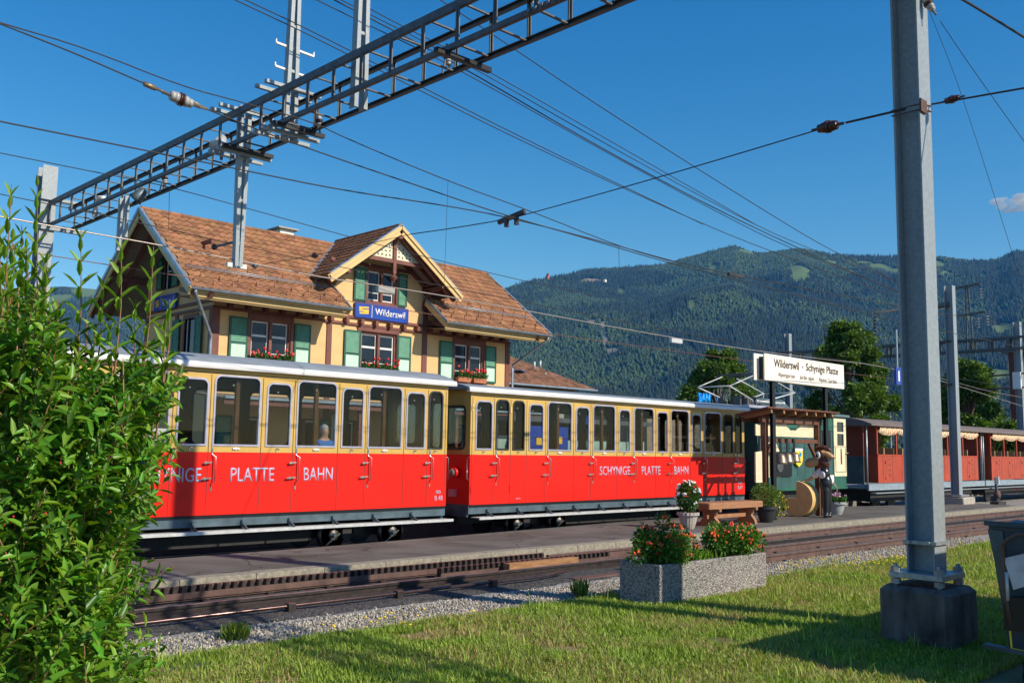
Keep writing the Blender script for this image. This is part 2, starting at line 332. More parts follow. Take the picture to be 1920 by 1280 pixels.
def text(s, x0, x1, z0, z1, y, material, parent, name='lettering', plane='Y', th=0.006, bold=0.0):
    """lettering fitted to a rectangle on a wall facing -Y (or -X)"""
    cu = bpy.data.curves.new(name, 'FONT'); cu.body = s; cu.extrude = 0.0; cu.offset = bold; cu.resolution_u = 3
    ob = bpy.data.objects.new(name, cu); COL.objects.link(ob)
    dg = bpy.context.evaluated_depsgraph_get(); dg.update()
    me = bpy.data.meshes.new_from_object(ob.evaluated_get(dg)); bpy.data.objects.remove(ob)
    co = np.array([v.co for v in me.vertices]); mn = co.min(0); mx = co.max(0)
    off = Vector(WLOC.get(parent.name, (0,0,0))) if parent else Vector((0,0,0))
    for v in me.vertices:
        u = (v.co.x-mn[0])/(mx[0]-mn[0]); h = (v.co.y-mn[1])/(mx[1]-mn[1])
        a = x0+(x1-x0)*u; z = z0+(z1-z0)*h
        v.co = (Vector((a, y, z)) if plane == 'Y' else Vector((y, a, z)))-off
    me.materials.clear(); me.materials.append(material)
    bm = bmesh.new(); bm.from_mesh(me); bmesh.ops.triangulate(bm, faces=bm.faces)
    r = bmesh.ops.extrude_face_region(bm, geom=list(bm.faces))
    d = Vector((0, -th, 0)) if plane == 'Y' else Vector((-th, 0, 0))
    bmesh.ops.translate(bm, vec=d, verts=[g for g in r['geom'] if isinstance(g, bmesh.types.BMVert)])
    bmesh.ops.recalc_face_normals(bm, faces=bm.faces); bm.to_mesh(me); bm.free()
    o = bpy.data.objects.new(name, me); COL.objects.link(o)
    if parent: o.parent = parent
    return o
def rrect(x0, x1, z0, z1, r, n=5, rb=None):
    rb = r if rb is None else rb; out = []
    for cx, cz, a0, q in ((x1-rb, z0+rb, -90, rb), (x1-r, z1-r, 0, r), (x0+r, z1-r, 90, r), (x0+rb, z0+rb, 180, rb)):
        if q < 1e-4: out.append((cx, cz)); continue
        for i in range(n+1): t = math.radians(a0+90*i/n); out.append((cx+q*math.cos(t), cz+q*math.sin(t)))
    return out
def leaves(C, D, Nrm, Ln, Wd, fold=0.25):
    """leaf quads pairs folded along the midrib: C base, D direction, Nrm normal"""
    n = len(C); D = D/np.linalg.norm(D, axis=1)[:, None]; Sd = np.cross(D, Nrm); Sd /= (np.linalg.norm(Sd, axis=1)[:, None]+1e-9)
    Nn = np.cross(Sd, D); L = Ln[:, None]; W = Wd[:, None]
    base = C; tip = C+D*L-Nn*L*0.12; m1 = C+D*L*0.33; m2 = C+D*L*0.68
    a1 = m1+Sd*W*0.5+Nn*W*fold; b1 = m1-Sd*W*0.5+Nn*W*fold; a2 = m2+Sd*W*0.36+Nn*W*fold*0.5; b2 = m2-Sd*W*0.36+Nn*W*fold*0.5
    mid = C+D*L*0.5
    V = np.stack([base, a1, a2, tip, b2, b1], 1).reshape(-1, 3)
    i = np.arange(n)[:, None]*6
    F = np.concatenate([i+np.array([[0, 1, 2, 3]]), i+np.array([[0, 3, 4, 5]])], 0)
    return V, F
def unit(n): v = rng.normal(size=(n, 3)); return v/np.linalg.norm(v, axis=1)[:, None]
# ================================================================ SETTING
def sheet(name, x0, x1, y0, y1, zf, step, M):
    xs = np.arange(x0, x1+step*0.5, step); ys = np.arange(y0, y1+step*0.5, step)
    X, Y = np.meshgrid(xs, ys, indexing='ij'); Z = zf(X, Y); V = np.stack([X, Y, Z], -1).reshape(-1, 3)
    a, b = X.shape; i = np.arange(a-1)[:, None]*b+np.arange(b-1)[None, :]; i = i.reshape(-1)
    F = np.stack([i, i+b, i+b+1, i+1], 1)
    return npmesh(name, V, F, M, smooth=True)
def vnoise(X, Y, s, seed=0):
    """smooth value noise"""
    X = np.asarray(X, float)/s; Y = np.asarray(Y, float)/s
    def h(i, j):
        n = (i*374761393+j*668265263+seed*974634777) & 0x7fffffff; n = (n ^ (n >> 13))*1274126177 & 0x7fffffff
        return ((n ^ (n >> 16)) & 0xffff)/65535.0
    i = np.floor(X).astype(np.int64); j = np.floor(Y).astype(np.int64); fx = X-i; fy = Y-j
    fx = fx*fx*(3-2*fx); fy = fy*fy*(3-2*fy)
    return (h(i, j)*(1-fx)+h(i+1, j)*fx)*(1-fy)+(h(i, j+1)*(1-fx)+h(i+1, j+1)*fx)*fy
def fbm(X, Y, s, o=4, seed=0):
    t = 0; a = 1; q = 0
    for k in range(o): t = t+a*vnoise(X, Y, s/2**k, seed+k*17); q += a; a *= 0.5
    return t/q
g = MB().add([(-9000,-9000,-0.5),(9000,-9000,-0.5),(9000,9000,-0.5),(-9000,9000,-0.5)], [(0,1,2,3)])
tag(g.build('ground', mat('valley_ground', (0.10, 0.115, 0.06), 0.95, nscale=0.02, namt=0.3)), kind='structure')
EDGE = lambda X: 8.55+0.35*(fbm(X, X*0, 2.2, 3, 5)-0.5)-0.35*np.clip((np.asarray(X, float)-10)/3, 0, 1)
def lawnz(X, Y):
    z = -0.20+0.05*(fbm(X, Y, 2.5, 3, 9)-0.5)
    return z-0.35*np.clip((Y-EDGE(X)+0.25)/0.6, 0, 1)**1.2
lawn = sheet('lawn', -6, 26, -9, 9.6, lawnz, 0.12, EARTH); tag(lawn, kind='structure')
tag(sheet('gravel_bed', -12, 70, 7.4, 12.4, lambda X, Y: -0.245+0.03*(fbm(X, Y, 0.7, 3, 3)-0.5), 0.25, GRAVEL), kind='structure')
tag(sheet('oily_ballast', -10, 13.6, 9.62, 11.64, lambda X, Y: -0.222+0.022*(fbm(X, Y, 0.3, 3, 13)-0.5)-0.02*np.clip((9.85-Y)/0.2, 0, 1), 0.12, m_gravel('oily_gravel', (0.022, 0.017, 0.014), (0.10, 0.082, 0.068), 26)), kind='structure')
tag(MB().box(-20, 110, 12.5, 18.0, -0.48, -0.42).build('track_bed', mat('dark_track_bed', (0.022, 0.018, 0.016), 0.9, nscale=6, namt=0.5, bump=0.8, bscale=40)), kind='structure')  # near-black all over, so the strip below the train stays dark
tag(sheet('gravel_yard', 37.3, 140, 9.5, 30, lambda X, Y: -0.22+0.04*(fbm(X, Y, 1.5, 3, 4)-0.5), 1.0, GRAVEL), kind='structure')
pf = [(-8, 11.92), (36.7, 11.92), (36.7, 13.3), (30, 15.1), (19, 14.95), (16.5, 14.7), (9, 14.05), (5, 13.95), (-8, 13.9)]
tag(MB().prism(pf, -0.45, 0.0, 'Z').build('platform', ASPH), kind='structure')
k = MB(); x = 5.59-1.07*12
while x < 36.6:
    k.cbox(x+0.004, x+1.066, 11.65, 11.915, -0.45, 0.004+random.uniform(-0.002, 0.002), 0.006); x += 1.07
tag(k.build('platform_kerb', CONC), kind='structure')
tag(MB().box(-30, 60, 18.1, 27.3, -0.45, 0.34).build('station_forecourt', mat('pale_forecourt', (0.21, 0.20, 0.185), 0.9, nscale=2, namt=0.2)), kind='structure')

# ---- mountain terrain on a polar grid around the village
RP = [(-700,520),(-300,528),(0,540),(60,533),(120,530),(185,536),(300,560),(600,560),(800,575),(930,548),(960,532),(1000,521),(1045,514),(1100,502),(1150,498),(1200,496),(1240,492),(1262,487),
      (1290,478),(1320,470),(1350,462),(1376,456),(1396,461),(1420,469),(1450,468),(1470,464),(1500,462),(1530,466),(1560,472),(1600,476),(1650,477),(1700,475),(1750,475),(1790,480),(1830,484),(1870,482),(1888,474),(1905,466),(1925,470),(2100,480),(2600,520)]
def elev(px, y): d = ray(px, y); return math.atan2(d[2], math.hypot(d[0], d[1])), math.atan2(d[1], d[0])
pe = np.array([elev(*p) for p in RP]); o_ = np.argsort(pe[:, 1]); AZ = pe[o_, 1]; EV = pe[o_, 0]
NA, NR = 620, 230
az = np.linspace(AZ[0], AZ[-1], NA); rr = np.concatenate([np.linspace(1000, 4100, NR-12), np.linspace(4200, 5600, 12)])
A, R = np.meshgrid(az, rr, indexing='ij'); TX = R*np.cos(A); TY = R*np.sin(A)
azl = elev(560, 560)[1]
far = np.clip((A-azl)*12+0.5, 0, 1)                       # the far massif on the left is hazier and further
RR = 3350+650*(fbm(TX*0+A*3000, A*0, 900, 3, 11)-0.5)+600*far
base = 1050+250*(fbm(A*3000, A*0, 500, 2, 21)-0.5)+1300*far
t = np.clip((R-base)/(RR-base), 0, 1)
prof = 0.12*t+0.88*(t**1.25)
gul = np.abs(fbm(TX, TY, 900, 5, 31)-0.5)*2; gul2 = np.abs(fbm(TX+300, TY, 330, 4, 41)-0.5)*2
big = fbm(TX, TY, 1300, 3, 51)-0.5
Z0 = prof*(1+0.16*big)+(gul-0.3)*0.42*t*(1-t)*2.0+(gul2-0.3)*0.15*t*(1.15-t)
Z0 = np.where(R > RR, Z0-(R-RR)/1500*0.5, Z0)
tgt = np.interp(az, AZ, EV)
ang = (Z0/R).max(1)
from_top = np.convolve(np.pad(np.tan(tgt)/ang, 4, 'edge'), np.ones(9)/9, 'valid')
TZ = Z0*from_top[:, None]
# restore the exact silhouette height gently along each bearing
TZ *= (np.tan(tgt)/((TZ-1.7)/R).max(1))[:, None]**1.0
TZ = np.where(t <= 0, -0.5-20*(1-np.clip(R/base, 0, 1)), TZ-0.5)
# canopy height above terrain is about 18 m: lower the ground by it
TZ = TZ-14*np.clip(t*6, 0, 1)
i = (np.arange(NA-1)[:, None]*NR+np.arange(NR-1)[None, :]).reshape(-1)
F = np.stack([i, i+1, i+NR+1, i+NR], 1)
HILL = bpy.data.materials.new('mountain_ground'); HILL.use_nodes = True
hn = HILL.node_tree.nodes; hl = HILL.node_tree.links; hb = hn['Principled BSDF']; hb.inputs['Roughness'].default_value = 0.95
at_ = hn.new('ShaderNodeVertexColor'); at_.layer_name = 'cover'; hl.new(at_.outputs[0], hb.inputs['Base Color'])
hill = npmesh('mountain', np.stack([TX, TY, TZ], -1).reshape(-1, 3), F, HILL, smooth=True); tag(hill, kind='structure')
def pxmap(P):
    q = (P-CAM) @ RM.T; return 960+F_PX*q[:, 0]/q[:, 2], 640+F_PX*q[:, 1]/q[:, 2]
# clearings, meadows, a quarry scar and rock faces: bearing and distance of each
def where(px, py):
    d = ray(px, py); a = math.atan2(d[1], d[0]); e = math.tan(math.atan2(d[2], math.hypot(d[0], d[1])))
    ia = int(np.clip(np.searchsorted(az, a), 0, NA-1)); col = (TZ[ia]+14-1.7)/R[ia]; k_ = int(np.argmax(col > e)) if (col > e).any() else int(np.argmax(col))
    return np.array([TX[ia, k_], TY[ia, k_], k_, ia], float)
SPOTS = [  # px, py, radius m across, radius m along bearing, colour kind (0 meadow, 1 rock, 2 bare timber lot)
 (1400, 466, 30, 40, 0), (1340, 500, 14, 60, 0), (1560, 486, 26, 50, 0), (1600, 500, 22, 60, 0), (1625, 488, 30, 50, 0), (1715, 500, 30, 60, 0), (1503, 508, 30, 140, 0), (1495, 495, 22, 90, 0), (1655, 492, 34, 90, 0), (1680, 500, 26, 70, 0), (1760, 492, 34, 120, 0), (1775, 503, 20, 60, 0), (1845, 508, 20, 50, 0), (1825, 592, 18, 60, 0),
 (1885, 612, 30, 60, 0), (1875, 690, 40, 80, 0), (1835, 672, 25, 50, 0), (1105, 521, 45, 45, 2), (1060, 521, 80, 14, 0), (1136, 628, 7, 70, 1), (1133, 605, 8, 40, 1), (1152, 650, 19, 40, 1), (1113, 595, 8, 20, 1), (1182, 628, 4, 30, 1), (1170, 540, 14, 60, 0), (1300, 560, 10, 60, 0),
 (170, 543, 60, 90, 0), (60, 545, 60, 80, 0), (110, 555, 50, 60, 0)]
VC = np.tile(np.array([0.020, 0.036, 0.016]), (NA*NR, 1)); CLEAR = []
hx, hy = TX.reshape(-1), TY.reshape(-1)
SC = {0: (0.085, 0.14, 0.038), 1: (0.17, 0.165, 0.145), 2: (0.24, 0.20, 0.15)}
for px, py, ra, rb, kd in SPOTS:
    s_ = where(px, py); d = s_[:2]/np.linalg.norm(s_[:2]); CLEAR.append((s_[:2], d, ra, rb))
    dx = hx-s_[0]; dy = hy-s_[1]; u = dx*d[0]+dy*d[1]; v_ = -dx*d[1]+dy*d[0]
    q = (v_/ra)**2+(u/rb)**2+1.5*(fbm(hx, hy, 60, 2, 77)-0.5); VC[q < 1] = SC[kd]
ca = hill.data.color_attributes.new('cover', 'FLOAT_COLOR', 'POINT')
ca.data.foreach_set('color', np.concatenate([VC, np.ones((len(VC), 1))], 1).astype(np.float32).ravel())
# ---- forest cover: small conifers and broadleaf crowns, denser than one could count
def forest(n):
    a_ = rng.uniform(0, 1, n*2); r_ = rng.uniform(0, 1, n*2)
    pa0, pa1 = elev(2010, 600)[1], elev(880, 560)[1]; pl0, pl1 = elev(330, 560)[1], elev(-60, 560)[1]
    sel = a_ < 0.93
    aa = np.where(sel, pa0+(pa1-pa0)*a_/0.93, pl0+(pl1-pl0)*(a_-0.93)/0.07)
    r0 = 1000; r1 = 4050; ra_ = np.sqrt(r0**2+(r1**2-r0**2)*r_)
    ia = (aa-az[0])/(az[-1]-az[0])*(NA-1); ir = np.interp(ra_, rr, np.arange(NR)); i0 = np.clip(ia.astype(int), 0, NA-2); j0 = np.clip(ir.astype(int), 0, NR-2)
    fa = ia-i0; fr_ = ir-j0
    z = (TZ[i0, j0]*(1-fa)+TZ[i0+1, j0]*fa)*(1-fr_)+(TZ[i0, j0+1]*(1-fa)+TZ[i0+1, j0+1]*fa)*fr_
    X = ra_*np.cos(aa); Y = ra_*np.sin(aa); ok = (z > 2) & (ra_ < np.interp(aa, az, RR[:, 0])+60)
    for c, d, qa, qb in CLEAR:
        dx = X-c[0]; dy = Y-c[1]; u = dx*d[0]+dy*d[1]; v_ = -dx*d[1]+dy*d[0]; ok &= ((v_/qa)**2+(u/qb)**2+1.5*(fbm(X, Y, 60, 2, 77)-0.5)) > 0.9
    X, Y, z = X[ok][:n], Y[ok][:n], z[ok][:n]; n = len(X)
    con = fbm(X, Y, 210, 4, 61)+rng.normal(0, 0.07, n) > 0.49
    H = np.where(con, rng.uniform(9, 20, n), rng.uniform(7, 12, n)); W = np.where(con, H*0.17, H*0.34)*rng.uniform(0.8, 1.25, n)
    K = 6; th = np.arange(K)*2*PI/K; ph = rng.uniform(0, 6, n)
    lv = [(0.0, 1.0), (0.38, 0.95), (0.72, 0.62)]
    V = np.zeros((n, K*3+1, 3))
    for l, (h, wd) in enumerate(lv):
        wc = np.where(con, 1.0-h*0.98, wd) if l else np.where(con, 1.0, 0.55)
        jit = rng.uniform(0.75, 1.25, (n, K))
        V[:, l*K:(l+1)*K, 0] = X[:, None]+np.cos(th+ph[:, None])*(W*wc)[:, None]*jit
        V[:, l*K:(l+1)*K, 1] = Y[:, None]+np.sin(th+ph[:, None])*(W*wc)[:, None]*jit
        V[:, l*K:(l+1)*K, 2] = (z+H*h)[:, None]
    V[:, -1] = np.stack([X, Y, z+H], 1)
    f = []
    for l in range(2):
        for q in range(K): p = (q+1) % K; f += [(l*K+q, l*K+p, (l+1)*K+p), (l*K+q, (l+1)*K+p, (l+1)*K+q)]
    for q in range(K): f.append((2*K+q, 2*K+(q+1) % K, 3*K))
    f = np.array(f); F = (np.arange(n)[:, None, None]*(3*K+1)+f[None]).reshape(-1, 3)
    mi = np.repeat(np.where(con, 0, 1), len(f))
    o = npmesh('forest', V.reshape(-1, 3), F, [mat('conifer_crown', (0.014, 0.030, 0.014), 0.9, rnd=0.35), mat('broadleaf_crown', (0.034, 0.066, 0.019), 0.9, rnd=0.45)], mi=mi)
    tag(o, 'dense dark green forest covering the mountain slopes', 'forest', kind='stuff')
forest(105000)
# ---- small white cloud over the ridge, a puff of real volume-like lobes far away
cl = MB()
c0 = CAM+ray(1912, 380)/np.linalg.norm(ray(1912, 380))*9000
for _ in range(26):
    s = rng.normal(size=3)*np.array([70, 70, 22]); cl.ball(c0+s+np.array([0, 0, 0]), random.uniform(25, 60), 12, 8, (1.3, 1.3, 0.6))
MC = bpy.data.materials.new('cloud_white'); MC.use_nodes = True; n_ = MC.node_tree.nodes
for q in list(n_):
    if q.type == 'BSDF_PRINCIPLED': n_.remove(q)
vs = n_.new('ShaderNodeVolumeScatter'); vs.inputs['Density'].default_value = 0.015; vs.inputs['Anisotropy'].default_value = 0.2
MC.node_tree.links.new(vs.outputs[0], n_['Material Output'].inputs['Volume'])
tag(cl.build('cloud', MC), 'small white cloud above the mountain ridge at the right edge', 'cloud', kind='stuff')
# ---- summit hut and crane on the ridge at the left end of the mountain
def small_building(px, py, dist, w_, h_, M, label, name='mountain_hut', tower=False):
    p = CAM+ray(px, py)/np.linalg.norm(ray(px, py))*dist; t_ = thing(name, label, 'building', tuple(p))
    b = MB().box(p[0]-w_/2, p[0]+w_/2, p[1]-w_/2, p[1]+w_/2, p[2]-h_, p[2]+h_*0.5); b.build('wall', M, t_)
    r = MB().prism([(p[0]-w_*0.6, p[2]+h_*0.5), (p[0]+w_*0.6, p[2]+h_*0.5), (p[0], p[2]+h_*(2.2 if tower else 1.0))], p[1]-w_*0.6, p[1]+w_*0.6); r.build('roof', mat('red_hut_roof', (0.35, 0.08, 0.05), 0.8, nscale=0.2) if tower else ROOFG, t_)
small_building(1027, 520, 3050, 7, 6, mat('red_hut_wall', (0.40, 0.12, 0.08), 0.8), 'small red summit building on the left shoulder of the mountain', tower=True)
small_building(1134, 526, 3000, 8, 5, WHITE, 'small white chalet by the bare clearing on the mountain')

# ================================================================ TRACKS
def rail_prof(b, x0, x1, y, zt, h=0.15):
    b.m = 0; b.box(x0, x1, y-0.032, y+0.032, zt-0.035, zt-0.003); b.box(x0, x1, y-0.009, y+0.009, zt-h+0.018, zt-0.035); b.box(x0, x1, y-0.06, y+0.06, zt-h, zt-h+0.018)
    b.m = 1; b.box(x0+0.001, x1-0.001, y-0.026, y+0.026, zt-0.003, zt)
def rail(label, x0, x1, y, zt, M=RAILD, h=0.15, group='rails of the platform-side tracks'):
    t_ = thing('rail', label, 'rail', (x0, y, zt-h), group); b = MB(); rail_prof(b, x0, x1, y, zt, h); b.build('rail_profile', [M, RAILT], t_)
    xx = max(x0, 3)+random.uniform(0.3, 1.5)
    while xx < min(x1, 36): MB().box(xx, xx+0.08, y-0.085, y-0.03, zt-h+0.0, zt-h+0.035).build('rail_clip', RAILD, t_); xx += 1.7
    return t_
rail('greasy dark running rail nearest the lawn beside the rack', -8, 13.2, 10.50, -0.105, RAILD, 0.12)
rail('long rusty rail running on past the flower trough, nearest the lawn', 13.2, 75, 9.15, -0.09, RUST)
rail('rusty middle rail of the right hand track', 12.4, 75, 10.0, -0.085, RUST)
rail('slim curved-looking switch rail between the two rusty rails', 13.5, 75, 10.62, -0.10, RAILD)
rail('rusty rail hard against the kerb at the right', 12.0, 75, 11.38, -0.075, RUST, 0.16)
def rack(label, x0, x1, y, zt):
    t_ = thing('rack_rail', label, 'rack rail', (x0, y, zt-0.2)); b = MB()
    b.box(x0, x1, y+0.03, y+0.05, zt-0.16, zt); b.box(x0, x1, y-0.05, y-0.03, zt-0.16, zt-0.075); b.box(x0, x1, y-0.05, y+0.05, zt-0.17, zt-0.15); b.build('rack_web', RUST, t_)
    c = MB(); xx = x0
    while xx < x1-0.1:
        c.add([(xx,y-0.05,zt-0.075),(xx+0.06,y-0.05,zt-0.075),(xx+0.052,y-0.05,zt),(xx+0.008,y-0.05,zt),(xx,y+0.03,zt-0.075),(xx+0.06,y+0.03,zt-0.075),(xx+0.052,y+0.03,zt),(xx+0.008,y+0.03,zt)], [(0,1,2,3),(7,6,5,4),(0,4,5,1),(1,5,6,2),(2,6,7,3),(3,7,4,0)])
        xx += 0.115
    tag(c.build('rack_teeth', RAILD, t_), kind='stuff')
    s = MB(); xx = x0+0.2
    while xx < x1: MB().box(xx, xx+0.09, y-0.12, y+0.12, zt-0.23, zt-0.165).build('rack_chair', RAILD, t_); xx += 0.9
rack('toothed rack rail against the kerb on the left', -8, 11.9, 11.35, -0.03)
rack('short second toothed rack rail behind the flower trough', 9.3, 13.2, 11.02, -0.06)
t_ = thing('point_rod', 'shiny greasy point rod on brackets in front of the rails', 'point rod', (4, 10.05, -0.2))
MB().tube([(-8, 9.98, -0.16), (10.4, 9.98, -0.16), (11.1, 10.15, -0.16)], 0.022, 8).build('rod', mat('greased_rod', (0.12, 0.075, 0.07), 0.25, 0.7, nscale=8, namt=0.3), t_, True)
for px in (548, 750, 927):
    x = onY(px, 1115, 9.95)[0]; b = MB(); b.box(x-0.05, x+0.05, 9.93, 10.03, -0.27, -0.125); b.box(x-0.04, x+0.04, 9.8, 10.04, -0.26, -0.235); b.build('bracket', RAILD, t_, bevel=0.006)
MB().box(-8, 13.2, 10.40, 10.43, -0.26, -0.185).build('guard_strip', RAILD, t_)
t_ = thing('point_machine_cover', 'rusty orange timber and steel cover beside the points', 'cover', (10.9, 10.4, -0.2))
MB().box(10.5, 12.1, 10.76, 10.90, -0.24, -0.06).build('plank', ORANGEW, t_, bevel=0.008)
MB().box(10.9, 12.3, 11.18, 11.24, -0.2, -0.085).build('plank', ORANGEW, t_, bevel=0.008)
MB().box(10.9, 12.0, 9.72, 9.92, -0.25, -0.21).build('plate', RUST, t_, bevel=0.006)
t_ = thing('steel_plate', 'dark red steel plate half hidden behind the bush on the gravel', 'plate', (3.2, 7.9, -0.22))
MB().prism([(2.6, 8.0), (4.05, 7.85), (4.15, 8.05), (3.75, 8.6), (3.1, 8.85)], -0.235, -0.20, 'Z').build('plate', mat('dark_red_steel', (0.09, 0.035, 0.035), 0.6, nscale=9, namt=0.3), t_)
MB().tube([(3.2, 7.92, -0.19), (4.1, 7.9, -0.19)], 0.025).build('rod', RAILT, t_, True)
for y, lb in ((15.42, 'near rail under the red train'), (16.22, 'far rail under the red train')): rail(lb, -15, 90, y, -0.24, RAILD, 0.14, 'rails under the train')
tag(MB().box(-15, 90, 15.78, 15.86, -0.42, -0.22).build('centre_rack', RAILD), 'dark rack rail between the rails under the train', 'rack rail')
# ---- loose ballast stones
def stones(n, x0, x1, y0, y1, zf, smin, smax, name, label):
    X = x0+(x1-x0)*rng.uniform(0, 1, n)**1.5; Y = rng.uniform(y0, y1, n); Z = zf(X, Y); s = rng.uniform(smin, smax, n)
    O = np.array([(1,0,0),(-1,0,0),(0,1,0),(0,-1,0),(0,0,1),(0,0,-1)], float)
    V = O[None]*s[:, None, None]*rng.uniform(0.6, 1.3, (n, 6, 1))+rng.normal(0, 0.22, (n, 6, 3))*s[:, None, None]
    V += np.stack([X, Y, Z], 1)[:, None]
    f = np.array([(0,2,4),(2,1,4),(1,3,4),(3,0,4),(2,0,5),(1,2,5),(3,1,5),(0,3,5)])
    F = (np.arange(n)[:, None, None]*6+f[None]).reshape(-1, 3)
    tag(npmesh(name, V.reshape(-1, 3), F, STONE), label, 'gravel', kind='stuff')
stones(42000, 2.5, 24, 7.7, 9.85, lambda X, Y: np.where((Y > 9.45), -0.262, -0.238)+rng.uniform(-0.01, 0.012, len(X)), 0.008, 0.022, 'gravel', 'pale grey loose ballast between the lawn and the rails')
# ================================================================ STATION HOUSE
YE, YW, YB = 26.0, 27.4, 32.3
ZE, YR, ZR = 6.22, 29.85, 9.16
house = thing('station_house', 'yellow station house with tiled roof, cross gable and green shutters', 'station building', (20, 29.8, 0.15))
def win_holes():
    H = [[(15.05,4.2),(16.5,4.2),(16.5,5.72),(15.05,5.72)], [(19.3,4.2),(20.85,4.2),(20.85,5.72),(19.3,5.72)], [(23.62,4.2),(25.12,4.2),(25.12,5.72),(23.62,5.72)],
         [(19.5,6.79),(20.76,6.79),(20.76,7.98),(19.5,7.98)]]
    for a, b, c, d in ((14.6,15.6,0.2,2.6),(16.6,17.7,1.0,2.6),(18.7,19.7,0.2,2.6),(20.9,22.0,1.0,2.6),(23.2,24.3,0.2,2.6),(25.0,25.9,1.0,2.6)): H.append([(a,c),(b,c),(b,d),(a,d)])
    return H
HS = win_holes()
front = [(13.78,0.15),(26.49,0.15),(26.49,7.22),(22.1,7.22),(22.1,7.70),(20.0,9.22),(17.9,7.70),(17.9,7.22),(13.78,7.22)]
b = MB().panel(front, HS, YW, 0.25, 'Y'); b.build('front_wall', PLASTER, house)
def side_poly(): return [(YW+0.25,0.15),(YB,0.15),(YB,7.15),(YR,9.0),(YW+0.25,7.35)]
side_h = [[(28.5,3.9),(29.3,3.9),(29.3,5.7),(28.5,5.7)], [(30.35,6.85),(31.0,6.85),(31.0,7.95),(30.35,7.95)]]
MB().panel(side_poly(), side_h, 13.78, 0.25, 'X').build('left_wall', PLASTER, house)
MB().panel(side_poly(), [], 26.24, 0.25, 'X').build('right_wall', PLASTER, house)
MB().box(14.03, 26.24, YB-0.2, YB, 0.15, 7.1).build('back_wall', PLASTER, house)
MB().box(14.03, 26.24, 29.4, 29.5, 0.15, 8.2).build('inner_wall', mat('dark_room', (0.03, 0.03, 0.032), 0.9), house)
for z in (3.3, 6.0): MB().box(14.03, 26.24, YW+0.25, 29.38, z, z+0.1).build('floor_slab', TIMBERD, house)
# windows
def window(x0, x1, z0, z1, rail_z=None, y=YW, mull=0.10, lab=None):
    wf = MB(); e = 0.07
    wf.box(x0, x0+e, y+0.03, y+0.15, z0, z1); wf.box(x1-e, x1, y+0.03, y+0.15, z0, z1); wf.box(x0+e, x1-e, y+0.032, y+0.148, z1-e, z1); wf.box(x0+e, x1-e, y+0.032, y+0.148, z0, z0+e)
    xm = (x0+x1)/2; wf.box(xm-mull/2, xm+mull/2, y-0.02, y+0.16, z0+e, z1-e)
    F_ = wf.build('window', TIMBER, house, bevel=0.006)
    for a, c in ((x0+e, xm-mull/2), (xm+mull/2, x1-e)):
        s = MB(); q = 0.045
        s.box(a, a+q, y+0.09, y+0.14, z0+e, z1-e); s.box(c-q, c, y+0.09, y+0.14, z0+e, z1-e); s.box(a+q, c-q, y+0.092, y+0.138, z1-e-q, z1-e); s.box(a+q, c-q, y+0.092, y+0.138, z0+e, z0+e+q)
        if rail_z: s.box(a+q, c-q, y+0.08, y+0.142, rail_z, rail_z+0.07)
        s.box(a+q, c-q, y+0.095, y+0.135, z0+(z1-z0)*0.28, z0+(z1-z0)*0.28+0.025)
        s.build('sash', WHITE, F_); MB().box(a+q*0.5, c-q*0.5, y+0.11, y+0.12, z0+e, z1-e).build('pane', DGLASS, F_)
    return F_
window(15.05, 16.5, 4.2, 5.72, 5.15); window(19.3, 20.85, 4.2, 5.72, 5.15); window(23.62, 25.12, 4.2, 5.72, 5.15); window(19.5, 20.76, 6.79, 7.98, None)
for a, b_, c, d in ((14.6,15.6,0.2,2.6),(16.6,17.7,1.0,2.6),(18.7,19.7,0.2,2.6),(20.9,22.0,1.0,2.6),(23.2,24.3,0.2,2.6),(25.0,25.9,1.0,2.6)): window(a, b_, c, d, None)
# side windows
for (y0, z0, y1, z1) in ((28.5,3.9,29.3,5.7),(30.35,6.85,31.0,7.95)):
    s = MB(); X = 13.78
    s.box(X-0.03, X+0.1, y0-0.12, y0, z0, z1); s.box(X-0.03, X+0.1, y1, y1+0.12, z0, z1); s.box(X-0.03, X+0.1, y0-0.12, y1+0.12, z1, z1+0.14)
    f_ = s.build('window', TIMBER, house); s = MB(); s.box(X+0.06, X+0.1, y0, y0+0.05, z0, z1); s.box(X+0.06, X+0.1, y1-0.05, y1, z0, z1); s.box(X+0.06, X+0.1, y0+.05, y1-.05, z0+0.6, z0+0.64); s.build('sash', WHITE, f_)
    MB().box(X+0.08, X+0.09, y0, y1, z0, z1).build('pane', DGLASS, f_)
# canopy over the ground floor
MB().add([(13.2,25.3,2.98),(27.0,25.3,2.98),(27.0,YW,3.22),(13.2,YW,3.22),(13.2,25.3,3.04),(27.0,25.3,3.04),(27.0,YW,3.28),(13.2,YW,3.28)], [(0,3,2,1),(4,5,6,7),(0,1,5,4),(1,2,6,5),(2,3,7,6),(3,0,4,7)]).build('canopy', TIMBERD, house)
MB().box(13.15, 27.05, 25.24, 25.3, 2.86, 3.08).build('canopy_fascia', TIMBER, house); MB().box(13.15, 27.05, 25.16, 25.235, 3.02, 3.09).build('canopy_gutter', ZINC, house)
for x in (13.9, 18.0, 22.1, 26.3): MB().box(x-0.06, x+0.06, 25.4, 25.52, 0.15, 3.0).build('canopy_post', TIMBER, house)
